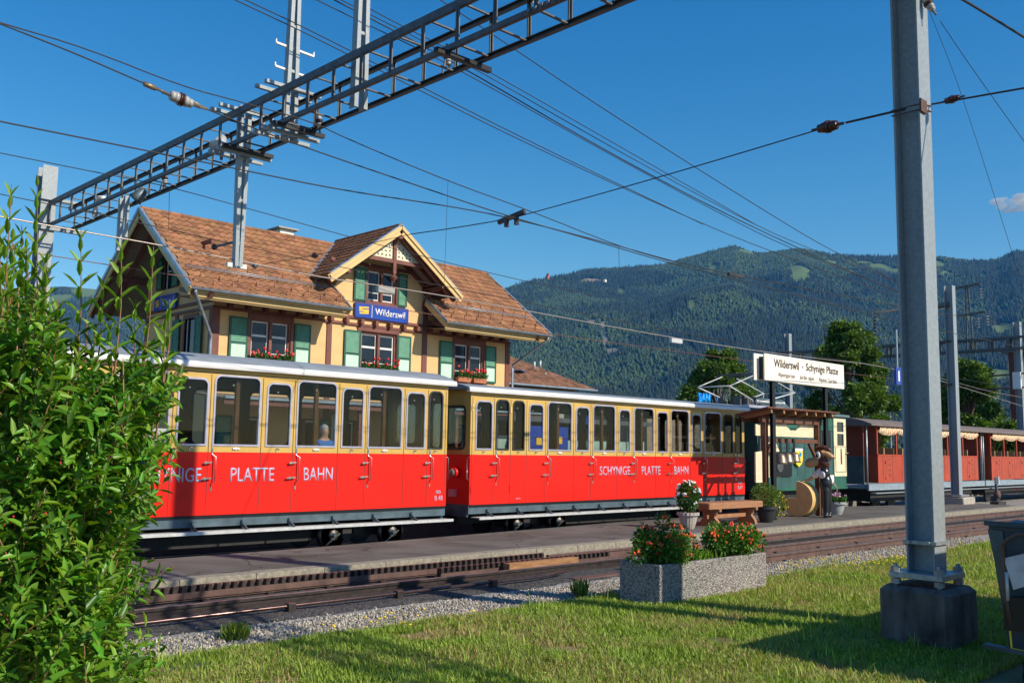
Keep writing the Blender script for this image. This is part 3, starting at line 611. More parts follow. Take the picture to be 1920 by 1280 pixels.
# timber trim
def trim(name, boxes, M=TIMBER, bevel=0.008):
    b = MB()
    for q in boxes: b.box(*q)
    return b.build(name, M, house, bevel=bevel)
P_ = YW-0.045
for xa, xb, zt in ((13.74,13.98,5.9),(17.89,18.09,5.9),(22.04,22.26,7.6),(26.3,26.53,5.9)): trim('timber_post', [(xa, xb, P_, YW+0.004, 0.15, zt)])
trim('timber_beam', [(13.7, 26.56, YW-0.07, YW+0.006, 5.88, 5.97), (13.7, 26.56, YW-0.07, YW+0.006, 6.12, 6.22)])
trim('timber_beam', [(13.7, 26.56, YW-0.06, YW+0.005, 3.36, 3.5)])
for x in np.arange(14.2, 26.4, 0.62): trim('joist_end', [(x, x+0.13, YW-0.22, YW-0.002, 5.93, 6.10)])
for xa, xb in ((14.95, 16.6), (19.15, 20.95), (23.52, 25.22)):
    trim('window_surround', [(xa, xb, P_-0.01, YW+0.003, 5.722, 5.87), (xa, xa+0.1, P_-0.01, YW+0.003, 4.2, 5.722), (xb-0.1, xb, P_-0.01, YW+0.003, 4.2, 5.722), (xa-0.04, xb+0.04, P_-0.05, YW+0.003, 4.08, 4.2)])
trim('window_surround', [(19.4, 20.86, P_-0.01, YW+0.003, 6.70, 6.79), (19.4, 19.5, P_-0.01, YW+0.003, 6.79, 7.98), (20.76, 20.86, P_-0.01, YW+0.003, 6.79, 7.98), (19.4, 20.86, P_-0.01, YW+0.003, 7.98, 8.10)])
trim('timber_beam', [(17.95, 22.05, YW-0.05, YW+0.004, 8.02, 8.14)])
# left gable trim
trim('timber_beam', [(13.72, 13.79, YW, 32.3, 5.88, 5.98), (13.72, 13.79, YW, 32.3, 6.1, 6.2), (13.73, 13.79, YW+0.3, 32.2, 7.98, 8.12)])
for y in (27.42, 29.8, 32.1): trim('timber_post', [(13.735, 13.79, y, y+0.2, 0.15, 5.88)])
# shutters
def shutter(x0, x1, z0, z1, split=0.44, parent=house, y=YW, side=False):
    e = 0.06; fr = MB(); L_ = MB(); t_ = 0.035
    T = (lambda a, c, ya, yb, p, q, m: m.box(a, c, ya, yb, p, q)) if not side else (lambda a, c, ya, yb, p, q, m: m.box(ya, yb, a, c, p, q))
    yf = y-0.075
    T(x0, x0+e, yf, yf+t_, z0, z1, fr); T(x1-e, x1, yf, yf+t_, z0, z1, fr); T(x0+e, x1-e, yf+.001, yf+t_-.001, z1-e, z1, fr); T(x0+e, x1-e, yf+.001, yf+t_-.001, z0, z0+e, fr)
    zs = z0+(z1-z0)*split if split else z0+e
    if split: T(x0+e, x1-e, yf+.001, yf+t_-.001, zs-e*0.6, zs+e*0.6, fr)
    o = fr.build('shutter', GREENF, parent)
    z = zs+(e*0.6 if split else 0)+0.012
    while z < z1-e-0.02:
        a, c = x0+e, x1-e
        vs = [(a, yf+0.002, z), (c, yf+0.002, z), (c, yf+0.030, z+0.052), (a, yf+0.030, z+0.052), (a, yf+0.008, z-0.008), (c, yf+0.008, z-0.008), (c, yf+0.036, z+0.044), (a, yf+0.036, z+0.044)]
        if side: vs = [(v[1], v[0], v[2]) for v in vs]
        L_.add(vs, [(0,1,2,3),(7,6,5,4),(0,4,5,1),(2,6,7,3)]); z += 0.068
    L_.build('slats', GREENS, o)
    if split:
        p = MB(); T(x0+e+0.02, x1-e-0.02, yf+0.008, yf+0.03, z0+e+0.02, zs-e*0.6-0.02, p); p.build('lower_panel', MINT, o, bevel=0.004)
        p = MB(); T(x0+e, x1-e, yf+0.012, yf+0.031, z0+e, zs-e*0.6, p); p.build('panel_back', GREENS, o)
    p = MB(); T(x0+e, x1-e, yf+0.044, yf+0.05, z0+e, z1-e, p); p.build('back_shadow_board', GREENF, o)
    return o
for a, c in ((14.31,14.95),(16.63,17.25),(18.59,19.27),(20.88,21.49),(22.86,23.52),(25.18,25.76)): shutter(a, c, 4.25, 5.71)
for a, c in ((18.92,19.42),(20.82,21.24)): shutter(a, c, 6.77, 7.96, 0)
for a, c in ((28.0,28.45),(29.55,30.05)): shutter(a, c, 3.95, 5.72, 0.35, side=True, y=13.75)
for a, c in ((29.85,30.3),(31.05,31.45)): shutter(a, c, 6.85, 7.95, 0, side=True, y=13.75)
for a, c in ((13.98,14.55),(17.75,18.3),(22.05,22.6)): shutter(a, c, 1.0, 2.6, 0.35)
# roofs built of individual clay tiles laid in courses
def tiles(name, O, U, Vd, nu, nv, du, dv, inside, M=TILE, parent=house, over=0.05):
    O = np.array(O, float); U = np.array(U, float); Vd = np.array(Vd, float); U /= np.linalg.norm(U); Vd /= np.linalg.norm(Vd); Nn = np.cross(U, Vd)
    if Nn[2] < 0: Nn = -Nn
    i, j = np.meshgrid(np.arange(nu), np.arange(nv), indexing='ij'); i = i.ravel(); j = j.ravel()
    u = (i+0.34*(j % 3))*du; v = j*dv
    C = O+U*(u+du/2)[:, None]+Vd*(v+dv/2)[:, None]; ok = np.array([inside(p) for p in C]); u = u[ok]; v = v[ok]; n = len(u)
    jj = rng.uniform(-0.004, 0.004, n)
    def P(a, b, h): return O+U*(u+a)[:, None]+Vd*(v+b)[:, None]+Nn*(h+jj)[:, None] if not np.isscalar(h) else O+U*(u+a)[:, None]+Vd*(v+b)[:, None]+Nn*(h+jj)[:, None]
    lo, hi = 0.075, 0.015
    pts = [P(0.004, -over, lo-0.02), P(du*0.30, -over, lo-0.026), P(du*0.55, -over, lo+0.022), P(du-0.012, -over, lo-0.010),
           P(0.004, dv, hi-0.02), P(du*0.30, dv, hi-0.026), P(du*0.55, dv, hi+0.022), P(du-0.012, dv, hi-0.010),
           P(0.004, -over, lo-0.06), P(du-0.012, -over, lo-0.06)]
    V = np.stack(pts, 1).reshape(-1, 3); k = np.arange(n)[:, None]*10
    F = np.concatenate([k+np.array([[0,1,5,4]]), k+np.array([[1,2,6,5]]), k+np.array([[2,3,7,6]]), k+np.array([[8,9,3,2]]), k+np.array([[8,2,1,0]])])
    return npmesh(name, V, F, M, parent)
slope = np.array([0, YR-YE, ZR-ZE]); SL = np.linalg.norm(slope)
def on_dormer(p):  # plan test for the cross gable covering the main roof
    zmain = ZE+(p[1]-YE)*(ZR-ZE)/(YR-YE)
    return abs(p[0]-20.0) < (9.38-zmain)/0.74
def in_front(p): return (p[1] < 27.45 and (p[0] < 17.84 or p[0] > 22.06)) or (p[1] >= 27.45 and not on_dormer(p))
def deck(name, pts, th, M=TIMBERD):
    n = Vector(np.cross(np.array(pts[1])-np.array(pts[0]), np.array(pts[2])-np.array(pts[0]))).normalized()
    if n.z > 0: n = -n
    b = MB(); k = len(pts); b.add(list(pts)+[tuple(Vector(p)+n*th) for p in pts], [tuple(range(k)), tuple(reversed(range(k, 2*k)))]+[(i, (i+1) % k, k+(i+1) % k, k+i) for i in range(k)])
    return b.build(name, M, house)
def mz(y): return ZE+(y-YE)*(ZR-ZE)/(YR-YE)
DH = 9.38; DS = 0.74
yv = lambda dx: YE+(DH-DS*dx-ZE)*(YR-YE)/(ZR-ZE)     # where the cross gable plane meets the main slope
deck('roof_deck', [(12.35,YE,ZE),(17.84,YE,ZE),(17.84,yv(2.16),mz(yv(2.16))),(20-(DH-ZR)/DS,YR,ZR),(12.35,YR,ZR)], 0.09)
deck('roof_deck', [(22.06,YE,ZE),(27.42,YE,ZE),(27.42,YR,ZR),(20+(DH-ZR)/DS,YR,ZR),(22.06,yv(2.06),mz(yv(2.06)))], 0.09)
deck('roof_deck', [(12.35,YR,ZR),(27.42,YR,ZR),(27.42,33.72,6.2),(12.35,33.72,6.2)], 0.09)
tiles('roof', (12.33, YE, ZE), (1,0,0), slope, 61, 14, 0.248, SL/14, in_front)
tiles('roof_back', (27.42, 33.72, 6.2), (-1,0,0), (0, YR-33.72, ZR-6.2), 60, 14, 0.248, math.hypot(YR-33.72, ZR-6.2)/14, lambda p: True)
yd0 = 26.2; Ld = math.hypot(2.8, 2.8*DS)
def in_d(p, s):
    return p[1] < 31.0 and (DH-DS*abs(p[0]-20)) > (mz(p[1]) if p[1] < YR else -9)-0.02
for s in (-1, 1):
    tiles('cross_gable_roof', (20+s*2.8, yd0, DH-2.8*DS), (0,1,0), (-s, 0, DS), 22, 11, 0.225, Ld/11, lambda p, s=s: in_d(p, s))
    xo = 20+s*2.8; zo = DH-2.8*DS; yo = yv(2.8)
    deck('cross_gable_deck', [(xo,yd0,zo),(20,yd0,DH),(20,YR+0.25,DH),(20+s*0.30,YR,ZR),(xo,yo,zo)], 0.09)
# ridge caps
def ridge(pts, name='ridge_cap'):
    b = MB(); a, c = Vector(pts[0]), Vector(pts[1]); n = int((c-a).length/0.33); 
    for i in range(n): b.tube([a.lerp(c, i/n), a.lerp(c, (i+1.12)/n)], 0.085, 8, True, 0.075)
    b.build(name, TILE, house)
ridge([(12.33, YR, ZR+0.03), (19.6, YR, ZR+0.03)]); ridge([(20.4, YR, ZR+0.03), (27.42, YR, ZR+0.03)]); ridge([(20, yd0+0.02, DH+0.03), (20, YR+0.3, DH+0.03)])
# bargeboards, fascias, flashing
def strip(name, a, b, w, h, M, off=(0,0,0), up=(0,0,1)):
    return MB().bar(Vector(a)+Vector(off), Vector(b)+Vector(off), w, h, up).build(name, M, house)
for s in (-1, 1):
    a = (20+s*2.86, yd0, DH-2.86*DS); t = (20, yd0, DH)
    strip('bargeboard', a, t, 0.05, 0.26, FASCIA, (0, -0.02, -0.13)); strip('bargeboard', a, t, 0.05, 0.10, FASCIA, (0, -0.07, -0.05))
    strip('verge_flashing', a, t, 0.22, 0.025, ZINC, (0, 0.04, 0.055))
    strip('gable_rafter', (20+s*2.72, yd0+0.1, DH-2.72*DS), t, 0.12, 0.13, TIMBER, (0, 0.12, -0.27)); strip('gable_rafter', (20+s*2.5, yd0+0.6, DH-2.5*DS), (20, yd0+0.6, DH), 0.1, 0.14, TIMBER, (0, 0, -0.22))
    strip('gable_rafter', (20+s*2.72, YW-0.05, DH-2.72*DS), (20, YW-0.05, DH), 0.1, 0.14, TIMBER, (0, 0, -0.22))
    # valley flashing and knee brace
    strip('valley_flashing', (xo if s > 0 else 17.2, yo, zo), (20+s*0.3, YR, ZR), 0.16, 0.02, ZINC, (0, 0, 0.075))
    bb = MB(); X = 20+s*2.05
    for q in range(6):
        t0 = q/6*PI/2; t1 = (q+1)/6*PI/2
        bb.bar((X, YW-1.0+1.0*math.sin(t0), 6.75+0.55*(1-math.cos(t0))*0+0.75*math.cos(t0)*1.0-0.0), (X, YW-1.0+1.0*math.sin(t1), 6.75+0.75*math.cos(t1)), 0.11, 0.13)
    bb.bar((X, YW-1.15, 7.53), (X, YW, 7.53), 0.13, 0.14); bb.build('knee_brace', TIMBER, house)
    strip('purlin', (20+s*2.05, yd0+0.05, 7.62), (20+s*2.05, YW, 7.62), 0.13, 0.15, TIMBER)
strip('purlin', (20, yd0-0.03, DH-0.36), (20, YW, DH-0.36), 0.15, 0.17, TIMBER)
# collar, king post, pendant and fretwork of the cross gable
yc = yd0+0.34
strip('collar_beam', (20-1.28, yc, 8.05+0.12), (20+1.28, yc, 8.05+0.12), 0.11, 0.13, TIMBER)
b = MB().box(19.93, 20.07, yc-0.07, yc+0.07, 7.72, 9.2); b.build('king_post', TIMBER, house, bevel=0.008)
MB().lathe([(0.07,0),(0.07,-0.05),(0.04,-0.08),(0.13,-0.13),(0.14,-0.19),(0.05,-0.26),(0.035,-0.30),(0.012,-0.40)], (20, yc, 7.76), 12).build('pendant', TIMBER, house, True)
for s in (-1, 1):
    tri = [(20+s*0.09, 8.25), (20+s*1.15, 8.25), (20+s*0.09, 9.02)]
    if s < 0: tri = tri[::-1]
    hol = []; rr_ = random.Random(3)
    for (u, v_) in ((0.2,8.36),(0.2,8.52),(0.22,8.68),(0.2,8.82),(0.36,8.34),(0.38,8.5),(0.38,8.66),(0.53,8.35),(0.55,8.5),(0.7,8.34),(0.69,8.46),(0.85,8.33)):
        a0 = rr_.uniform(0, PI); ln = 0.055; wd = 0.026
        hol.append([(20+s*(u+ln*math.cos(t)*math.cos(a0)-wd*math.sin(t)*math.sin(a0)), v_+ln*math.cos(t)*math.sin(a0)+wd*math.sin(t)*math.cos(a0)) for t in [q*PI/4 for q in range(8)]])
    MB().panel(tri, hol, yc-0.015, 0.03, 'Y').build('fretwork', mat('fretwork_cream', (0.72, 0.66, 0.50), 0.6), house)
# eaves: fascia boards, gutter, soffit
def eave(x0, x1):
    b = MB(); b.box(x0, x1, YE+0.02, YE+0.06, ZE-0.13, ZE-0.02); b.box(x0, x1, YE+0.10, YE+0.14, ZE-0.24, ZE-0.135); b.box(x0+0.05, x1-0.05, YE+0.16, YE+0.2, ZE-0.29, ZE-0.245); b.build('fascia', FASCIA, house)
    s = MB(); s.add([(x0, YE+0.1, ZE-0.235), (x1, YE+0.1, ZE-0.235), (x1, YW, ZE-0.12), (x0, YW, ZE-0.12)], [(0,1,2,3)]); s.build('soffit', TIMBERD, house)
    g_ = MB(); n = 8
    for q in range(n):
        t0 = PI+PI*q/n; t1 = PI+PI*(q+1)/n
        for r in (0.075, 0.068):
            g_.add([(x0-0.05, YE-0.06+r*math.cos(t0), ZE-0.01+r*math.sin(t0)), (x1+0.05, YE-0.06+r*math.cos(t0), ZE-0.01+r*math.sin(t0)), (x1+0.05, YE-0.06+r*math.cos(t1), ZE-0.01+r*math.sin(t1)), (x0-0.05, YE-0.06+r*math.cos(t1), ZE-0.01+r*math.sin(t1))], [(0,1,2,3)])
    g_.tube([(x0-0.05, YE-0.135, ZE-0.01), (x1+0.05, YE-0.135, ZE-0.01)], 0.012, 6)
    g_.build('gutter', ZINC, house, True)
    for x in np.arange(x0+0.3, x1, 0.62):
        r_ = MB().bar((x, YE+0.18, ZE-0.16), (x, YW, mz(YW)-0.2-0.75), 0.1, 0.13); r_.build('eave_bracket', TIMBER, house)
eave(12.38, 17.84); eave(22.06, 27.4)
strip('verge_board', (17.84, YE, ZE), (17.84, YW, mz(YW)), 0.04, 0.22, FASCIA, (0.02, 0, -0.12)); strip('verge_board', (22.06, YE, ZE), (22.06, YW, mz(YW)), 0.04, 0.24, FASCIA, (-0.02, 0, -0.12))
strip('verge_flashing', (17.86, YE, ZE), (17.86, YW, mz(YW)), 0.05, 0.09, ZINC, (0.02, 0, 0.02)); strip('verge_flashing', (22.04, YE, ZE), (22.04, YW, mz(YW)), 0.05, 0.09, ZINC, (-0.02, 0, 0.02))
for X, s in ((12.33, -1), (27.44, 1)):
    for y0, z0 in ((YE, ZE), (33.72, 6.2)):
        strip('verge_board', (X, y0, z0), (X, YR, ZR), 0.05, 0.24, FASCIA, (s*0.01, 0, -0.12)); strip('verge_flashing', (X, y0, z0), (X, YR, ZR), 0.09, 0.11, ZINC, (s*0.03, 0, 0.03))
        strip('gable_rafter', (X-s*0.65, y0, z0), (X-s*0.65, YR, ZR), 0.12, 0.15, TIMBER, (0, 0, -0.19)); strip('gable_rafter', (X-s*0.12, y0, z0), (X-s*0.12, YR, ZR), 0.1, 0.14, TIMBER, (0, 0, -0.17))
    for y, z in ((YR, ZR-0.3), (27.6, 7.2), (32.1, 7.2)): strip('purlin', (X-s*0.05, y, z), (X-s*1.5, y, z), 0.15, 0.18, TIMBER)
# snow guard rods and hooks
for k_, v_ in enumerate((0.74, 0.80)):
    y = YE+v_; z = mz(y)+0.15
    for x0, x1 in ((12.5, 17.5), (22.5, 27.0)): MB().tube([(x0, y, z+0.02*k_), (x1, y, z+0.02*k_)], 0.014, 6).build('snow_guard_rod', ZINC, house, True)
hk = MB()
for row, v_ in ((0, 0.18), (1, 0.42), (2, 0.74), (3, 1.02)):
    for i in range(44):
        x = 12.5+0.62*(i % 26)+0.31*(row % 2)+ (0 if i < 26 else 99)
        y = YE+v_
        if x < 27.2 and in_front((x, y, 0)): hk.box(x, x+0.03, y, y+0.035, mz(y)+0.03, mz(y)+0.20)
tag(hk.build('snow_hook', TILE, house), kind='stuff')
# downpipes
MB().tube([(12.45, YE-0.05, ZE-0.09), (12.5, YE+0.02, ZE-0.18), (13.66, YW-0.14, 5.02), (13.66, YW-0.14, 4.85), (13.66, YW-0.14, 0.2)], 0.05, 8).build('downpipe', ZINC, house, True)
MB().tube([(27.3, YE-0.05, ZE-0.09), (27.28, YE+0.02, ZE-0.2), (26.64, YW-0.1, 5.05), (26.64, YW-0.1, 4.9), (26.64, YW-0.1, 0.2)], 0.045, 8).build('downpipe', ZINC, house, True)
# chimney
p = onY(530, 441, 30.6)
MB().box(p[0]-0.28, p[0]+0.28, 30.3, 30.9, 8.2, p[2]+0.16).build('chimney', CREAMS, house); MB().box(p[0]-0.42, p[0]+0.42, 30.16, 31.04, p[2]+0.16, p[2]+0.22).build('chimney_cap', CONCL, house, bevel=0.01)
MB().box(p[0]-0.12, p[0]+0.12, 30.5, 30.7, p[2]+0.19, p[2]+0.30).build('chimney_pot', ZINC, house)
# station name signs
def name_sign(x0, x1, z0, z1, y, label, plane='Y'):
    T = (lambda a, c, ya, yb, p_, q: MB().box(a, c, ya, yb, p_, q)) if plane == 'Y' else (lambda a, c, ya, yb, p_, q: MB().box(ya, yb, a, c, p_, q))
    loc = ((x0+x1)/2, y, z0) if plane == 'Y' else (y, (x0+x1)/2, z0)
    t_ = thing('station_sign', label, 'station sign', loc); T(min(x0,x1), max(x0,x1), y-0.10, y-0.02, z0, z1).build('sign_board', BLUE, t_, bevel=0.006)
    W_ = x1-x0; H_ = z1-z0; f = y-0.101
    text('Wilderswil', x0+W_*0.36, x0+W_*0.93, z0+H_*0.27, z0+H_*0.74, f, WHITE, t_, plane=plane, bold=0.012)
    X_ = lambda a: x0+W_*a
    T(*sorted((X_(0.298), X_(0.306))), f-0.003, f+0.01, z0+H_*0.08, z0+H_*0.92).build('divider', WHITE, t_)
    lg = MB(); ZZ = lambda a: z0+H_*a
    bars = ((0.60, 0.72), (0.42, 0.54), (0.24, 0.36))
    for k_, (a, c) in enumerate(bars):
        lg.prism([(X_(0.065+0.01*(k_ == 2)), ZZ(a)), (X_(0.24), ZZ(a+0.05)), (X_(0.24), ZZ(c+0.05)), (X_(0.065+0.01*(k_ == 2)), ZZ(c))], f-0.004, f+0.004, plane)
    lg.prism([(X_(0.065), ZZ(0.60)), (X_(0.065), ZZ(0.66)), (X_(0.15), ZZ(0.54)), (X_(0.09), ZZ(0.52))], f-0.006, f+0.003, plane)
    lg.prism([(X_(0.24), ZZ(0.47)), (X_(0.24), ZZ(0.41)), (X_(0.16), ZZ(0.37)), (X_(0.14), ZZ(0.44))], f-0.006, f+0.003, plane)
    lg.build('logo', mat('sign_yellow', (0.85, 0.48, 0.03), 0.5), t_)
name_sign(18.96, 21.29, 6.17, 6.70, YW-0.02, 'blue Wilderswil sign with yellow emblem under the cross gable window')
name_sign(31.45, 29.85, 6.13, 6.62, 13.75, 'blue Wilderswil sign on the shaded gable wall behind the bush', 'X')
# flower boxes with geraniums
def geranium_box(x0, x1, z, label, y=YW-0.16):
    t_ = thing('flower_box', label, 'flower box', ((x0+x1)/2, y, z), 'flower boxes on the station window sills')
    MB().add([(x0+.03,y-.09,z),(x1-.03,y-.09,z),(x1-.03,y+.09,z),(x0+.03,y+.09,z),(x0,y-.12,z+.17),(x1,y-.12,z+.17),(x1,y+.1,z+.17),(x0,y+.1,z+.17)], [(0,3,2,1),(4,5,6,7),(0,1,5,4),(1,2,6,5),(2,3,7,6),(3,0,4,7)]).build('box', TERRA, t_)
    n = 260; C = np.stack([rng.uniform(x0, x1, n), rng.normal(y-0.02, 0.08, n), z+0.17+np.abs(rng.normal(0.06, 0.10, n))], 1)
    V, F = leaves(C, unit(n)+np.array([0, -0.4, 0.3]), unit(n), rng.uniform(0.05, 0.09, n), rng.uniform(0.04, 0.07, n)); npmesh('foliage', V, F, LEAFD, t_)
    b = MB()
    for _ in range(9):
        c = (random.uniform(x0, x1), y-random.uniform(0.02, 0.18), z+0.17+random.uniform(0.12, 0.42)); b.ball(c, random.uniform(0.035, 0.06), 6, 4)
    b.build('blossom', REDF, t_)
for i, (a, c, lb) in enumerate(((15.05,15.72,'left terracotta box of red geraniums at the leftmost upstairs window'),(15.83,16.5,'right terracotta box of red geraniums at the leftmost upstairs window'),
    (19.32,20.0,'left terracotta geranium box at the window below the blue sign'),(20.12,20.8,'right terracotta geranium box at the window below the blue sign'),
    (23.62,24.3,'left terracotta box of bushy red geraniums at the rightmost window'),(24.42,25.1,'right terracotta box of bushy red geraniums at the rightmost window'))): geranium_box(a, c, 4.21, lb)
# neighbouring house with a hipped brown roof
nb = thing('house', 'low house with brown hipped roof behind the station house', 'house', (40, 47, 0))
r = MB().add([(30,42,5.76),(48.8,42,5.76),(48.8,50,5.76),(30,50,5.76),(34,46,7.95),(44.2,46,7.95)], [(0,1,5,4),(1,2,5),(2,3,4,5),(3,0,4),(0,3,2,1)]); r.build('roof_core', TILE2, nb)
s_ = np.array([0, 4, 2.19]); L2 = np.linalg.norm(s_)
tiles('roof_tiles', (30, 42, 5.76), (1,0,0), s_, 85, 18, 0.22, L2/18, lambda p: p[0] < 48.8-(p[1]-42)*1.12, TILE2, nb, 0.03)
MB().box(31, 47.6, 42.8, 49.2, 0, 5.74).build('wall', CONCL, nb); MB().box(29.9, 48.9, 41.86, 41.98, 5.66, 5.76).build('gutter', ZINC, nb)
for px, py in ((1002, 685), (1013, 683), (1023, 706)):
    q = onY(px, py, 43.6); MB().tube([(q[0], 43.6, q[2]-0.25), (q[0], 43.6, q[2]+0.25)], 0.07, 8).build('vent_pipe', GALVB, nb, True)
q = onY(966, 697, 43.4); MB().bar((q[0]-0.1, 43.1, q[2]+0.1), (q[0]+0.9, 43.6, q[2]+0.05), 0.5, 0.04).build('skylight', mat('skylight_glass', (0.08, 0.2, 0.45), 0.1), nb)
# ================================================================ TRAINS
YT, YF = 14.8, 16.85
def coach(x0, x1, wins, seams, handles, label, words, dz=0.0, arch=0.24):
    t_ = thing('railway_coach', label, 'railway coach', ((x0+x1)/2, (YT+YF)/2, -0.22), 'red and cream mountain railway coaches')
    zb, zl, zt = 0.55, 1.575, 2.95+dz
    MB().box(x0, x1, YT, YT+0.035, zb, zl).box(x0, x1, YF-0.035, YF, zb, zl).build('lower_panel', RED, t_)
    ZB = 1.70; TOP = {'b': 2.87+dz, 'n': 2.795+dz, 'k': 2.84+dz}
    holes = [rrect(a+0.022, c-0.022, ZB-0.008, TOP[k_]-0.022, 0.105, 5, 0.015) for a, c, k_ in wins]
    MB().panel([(x0,zl+0.001),(x1,zl+0.001),(x1,zt),(x0,zt)], holes, YT+0.001, 0.03, 'Y').build('upper_panel', CREAM, t_)
    # far side: evenly spaced windows
    n = max(3, int((x1-x0)/1.12)); st = (x1-x0)/n
    fw = [(x0+i*st+0.13, x0+(i+1)*st-0.13) for i in range(n)]
    fh = [rrect(a, c, ZB, 2.72+dz, 0.12, 4) for a, c in fw]
    MB().panel([(x0,zl+0.001),(x1,zl+0.001),(x1,zt),(x0,zt)], fh, YF-0.03, 0.03, 'Y').build('far_upper_panel', LININT, t_)
    for a, c in fw: 
        MB().panel(rrect(a-0.03, c+0.03, ZB-0.03, 2.75+dz, 0.14, 4), [rrect(a+0.015, c-0.015, ZB+0.015, 2.705+dz, 0.1, 4)], YF-0.045, 0.02).build('far_window_frame', BLACKR, t_)
    for (a, c, k_), h in zip(wins, holes):
        outer = rrect(a+0.006, c-0.006, ZB-0.024, TOP[k_]-0.006, 0.12, 5, 0.02); inner = rrect(a+0.038, c-0.038, ZB+0.008, TOP[k_]-0.038, 0.09, 5, 0.012)
        M_ = BLACKR if k_ == 'k' else ALU
        f_ = MB().panel(outer, [inner], YT-0.014, 0.03, 'Y').build('window_frame', M_, t_, bevel=0.004)
        MB().panel(inner, [], YT+0.012, 0.006, 'Y').build('pane', GLASS, f_)
        MB().ball(((a+c)/2+random.uniform(-.05,.05), YT+0.09, TOP[k_]-0.17), 0.018, 8, 6).build('reflection_spot', WHITE, f_, True)  # white ball stands in for a round ceiling reflection in the pane
        if c-a > 0.6:
            MB().box((a+c)/2+0.02, (a+c)/2+0.09, YT+0.1, YT+0.16, ZB+0.01, TOP[k_]-0.05).build('interior_post', WOODI, t_)
    # seams, belt hardware
    s = MB()
    for x in seams: s.box(x-0.005, x+0.005, YT-0.003, YT+0.01, zb+0.01, zt-0.10)
    s.box(x0+0.05, x1-0.05, YT-0.002, YT+0.01, zt-0.075, zt-0.062); s.build('door_seams', BLACKR, t_)
    for i, x in enumerate(seams):
        if i % 2 == 1 or x in handles: continue
        for z in (0.86, 2.62+dz): MB().box(x-0.022, x+0.022, YT-0.018, YT, z-0.07, z+0.07).build('hinge', RED if z < 1.5 else FASCIA, t_, bevel=0.004)
    for x in handles:
        h_ = MB().tube([(x+0.07, YT-0.005, 0.98), (x+0.07, YT-0.01, 1.06), (x+0.11, YT-0.06, 1.10), (x+0.11, YT-0.06, 1.50), (x+0.07, YT-0.01, 1.54), (x+0.07, YT-0.005, 1.64)], 0.011, 6).build('grab_handle', CHROME, t_, True)
        MB().box(x+0.055, x+0.085, YT-0.012, YT, 0.94, 1.0).build('handle_foot', CHROME, h_); MB().box(x+0.055, x+0.085, YT-0.012, YT, 1.6, 1.68).build('handle_foot', CHROME, h_)
        for z, l_ in ((1.14, 0.13), (1.40, 0.09)):
            b = MB().tube([(x-0.02-l_*0.3, YT, z), (x-0.02-l_*0.3, YT-0.05, z)], 0.024, 8); b.bar((x-l_, YT-0.05, z-0.005), (x+0.05, YT-0.05, z+0.012), 0.022, 0.022); b.build('door_latch', CHROME, t_)
    for a, c, k_ in wins:
        xm = (a+c)/2
        if c-a > 0.6: MB().tube([(xm-0.06, YT-0.012, 1.635), (xm+0.06, YT-0.012, 1.635)], 0.017, 8).box(xm-0.015, xm+0.015, YT-0.015, YT, 1.61, 1.66).build('belt_catch', WHITE, t_)
        else: MB().bar((xm-0.03, YT-0.012, 1.65), (xm+0.04, YT-0.012, 1.64), 0.014, 0.016).bar((xm-0.02, YT-0.012, 1.65), (xm-0.03, YT-0.012, 1.60), 0.014, 0.016).build('belt_catch', CHROME, t_)
    # ends
    for X, s_, th in ((x0, -1, 0.035), (x1, 1, -0.035)):
        q = sorted((X, X+th)); MB().box(q[0], q[1], YT+0.036, YF-0.036, zb, zl).build('end_lower_panel', RED, t_)
        yh = [rrect(YT+0.18, YT+0.78, ZB, 2.65+dz, 0.09, 4), rrect(YT+1.0, YF-0.35, ZB+0.1, 2.6+dz, 0.09, 4)]
        ol = [(YT+0.032, zl+0.002), (YF-0.032, zl+0.002), (YF-0.032, zt)]+[(YT+(YF-YT)*(1-i/8), zt+(arch+0.02)*math.sin(PI*i/8)**0.8) for i in range(1, 8)]+[(YT+0.032, zt)]
        MB().panel(ol, yh, min(q), 0.034, 'X').build('end_upper_panel', CREAM, t_)
        for h in yh:
            u0 = min(p_[0] for p_ in h); u1 = max(p_[0] for p_ in h); v0 = min(p_[1] for p_ in h); v1 = max(p_[1] for p_ in h)
            xx = X-0.02 if s_ < 0 else X
            f_ = MB().panel(rrect(u0-0.03, u1+0.03, v0-0.03, v1+0.03, 0.12, 4), [rrect(u0+0.01, u1-0.01, v0+0.01, v1-0.01, 0.08, 4)], xx, 0.02, 'X').build('end_window_frame', BLACKR, t_)
            MB().box(X+th*0.4, X+th*0.4+0.006, u0, u1, v0, v1).build('pane', GLASS, f_)
        MB().lathe([(0.11, 0), (0.11, -s_*-0.10), (0.09, -s_*-0.14)], (X, YT+0.38, 1.20), 16, 'X').build('end_lamp', RED, t_, True)
        MB().lathe([(0.085, 0.0), (0.07, s_*0.03), (0.02, s_*0.04)], (X+s_*0.14, YT+0.38, 1.20), 16, 'X').build('lamp_glass', mat('lamp_glass', (0.30, 0.24, 0.22), 0.08, nscale=40, namt=0.6), t_, True)
        MB().tube([(X, YT+0.02, 1.05), (X+s_*0.06, YT+0.02, 1.08), (X+s_*0.06, YT+0.02, 1.5), (X, YT+0.02, 1.53)], 0.012, 6).build('end_grab_rail', CHROME, t_, True)
        MB().box(X+s_*0.0, X+s_*0.05, YT+0.4, YT+0.6, 0.7, 0.85).build('end_socket', ALU, t_)
        MB().box(*sorted((X+s_*0.02, X+s_*0.38)), 15.6, 16.05, 0.30, 0.42).build('coupler', DARK, t_)
    # interior
    MB().box(x0+0.04, x1-0.04, YT+0.04, YF-0.04, zb, zb+0.05).build('floor', DARK, t_)
    MB().box(x0+0.04, x1-0.04, YT+0.04, YF-0.04, zt-0.02, zt).build('ceiling', CEIL, t_)
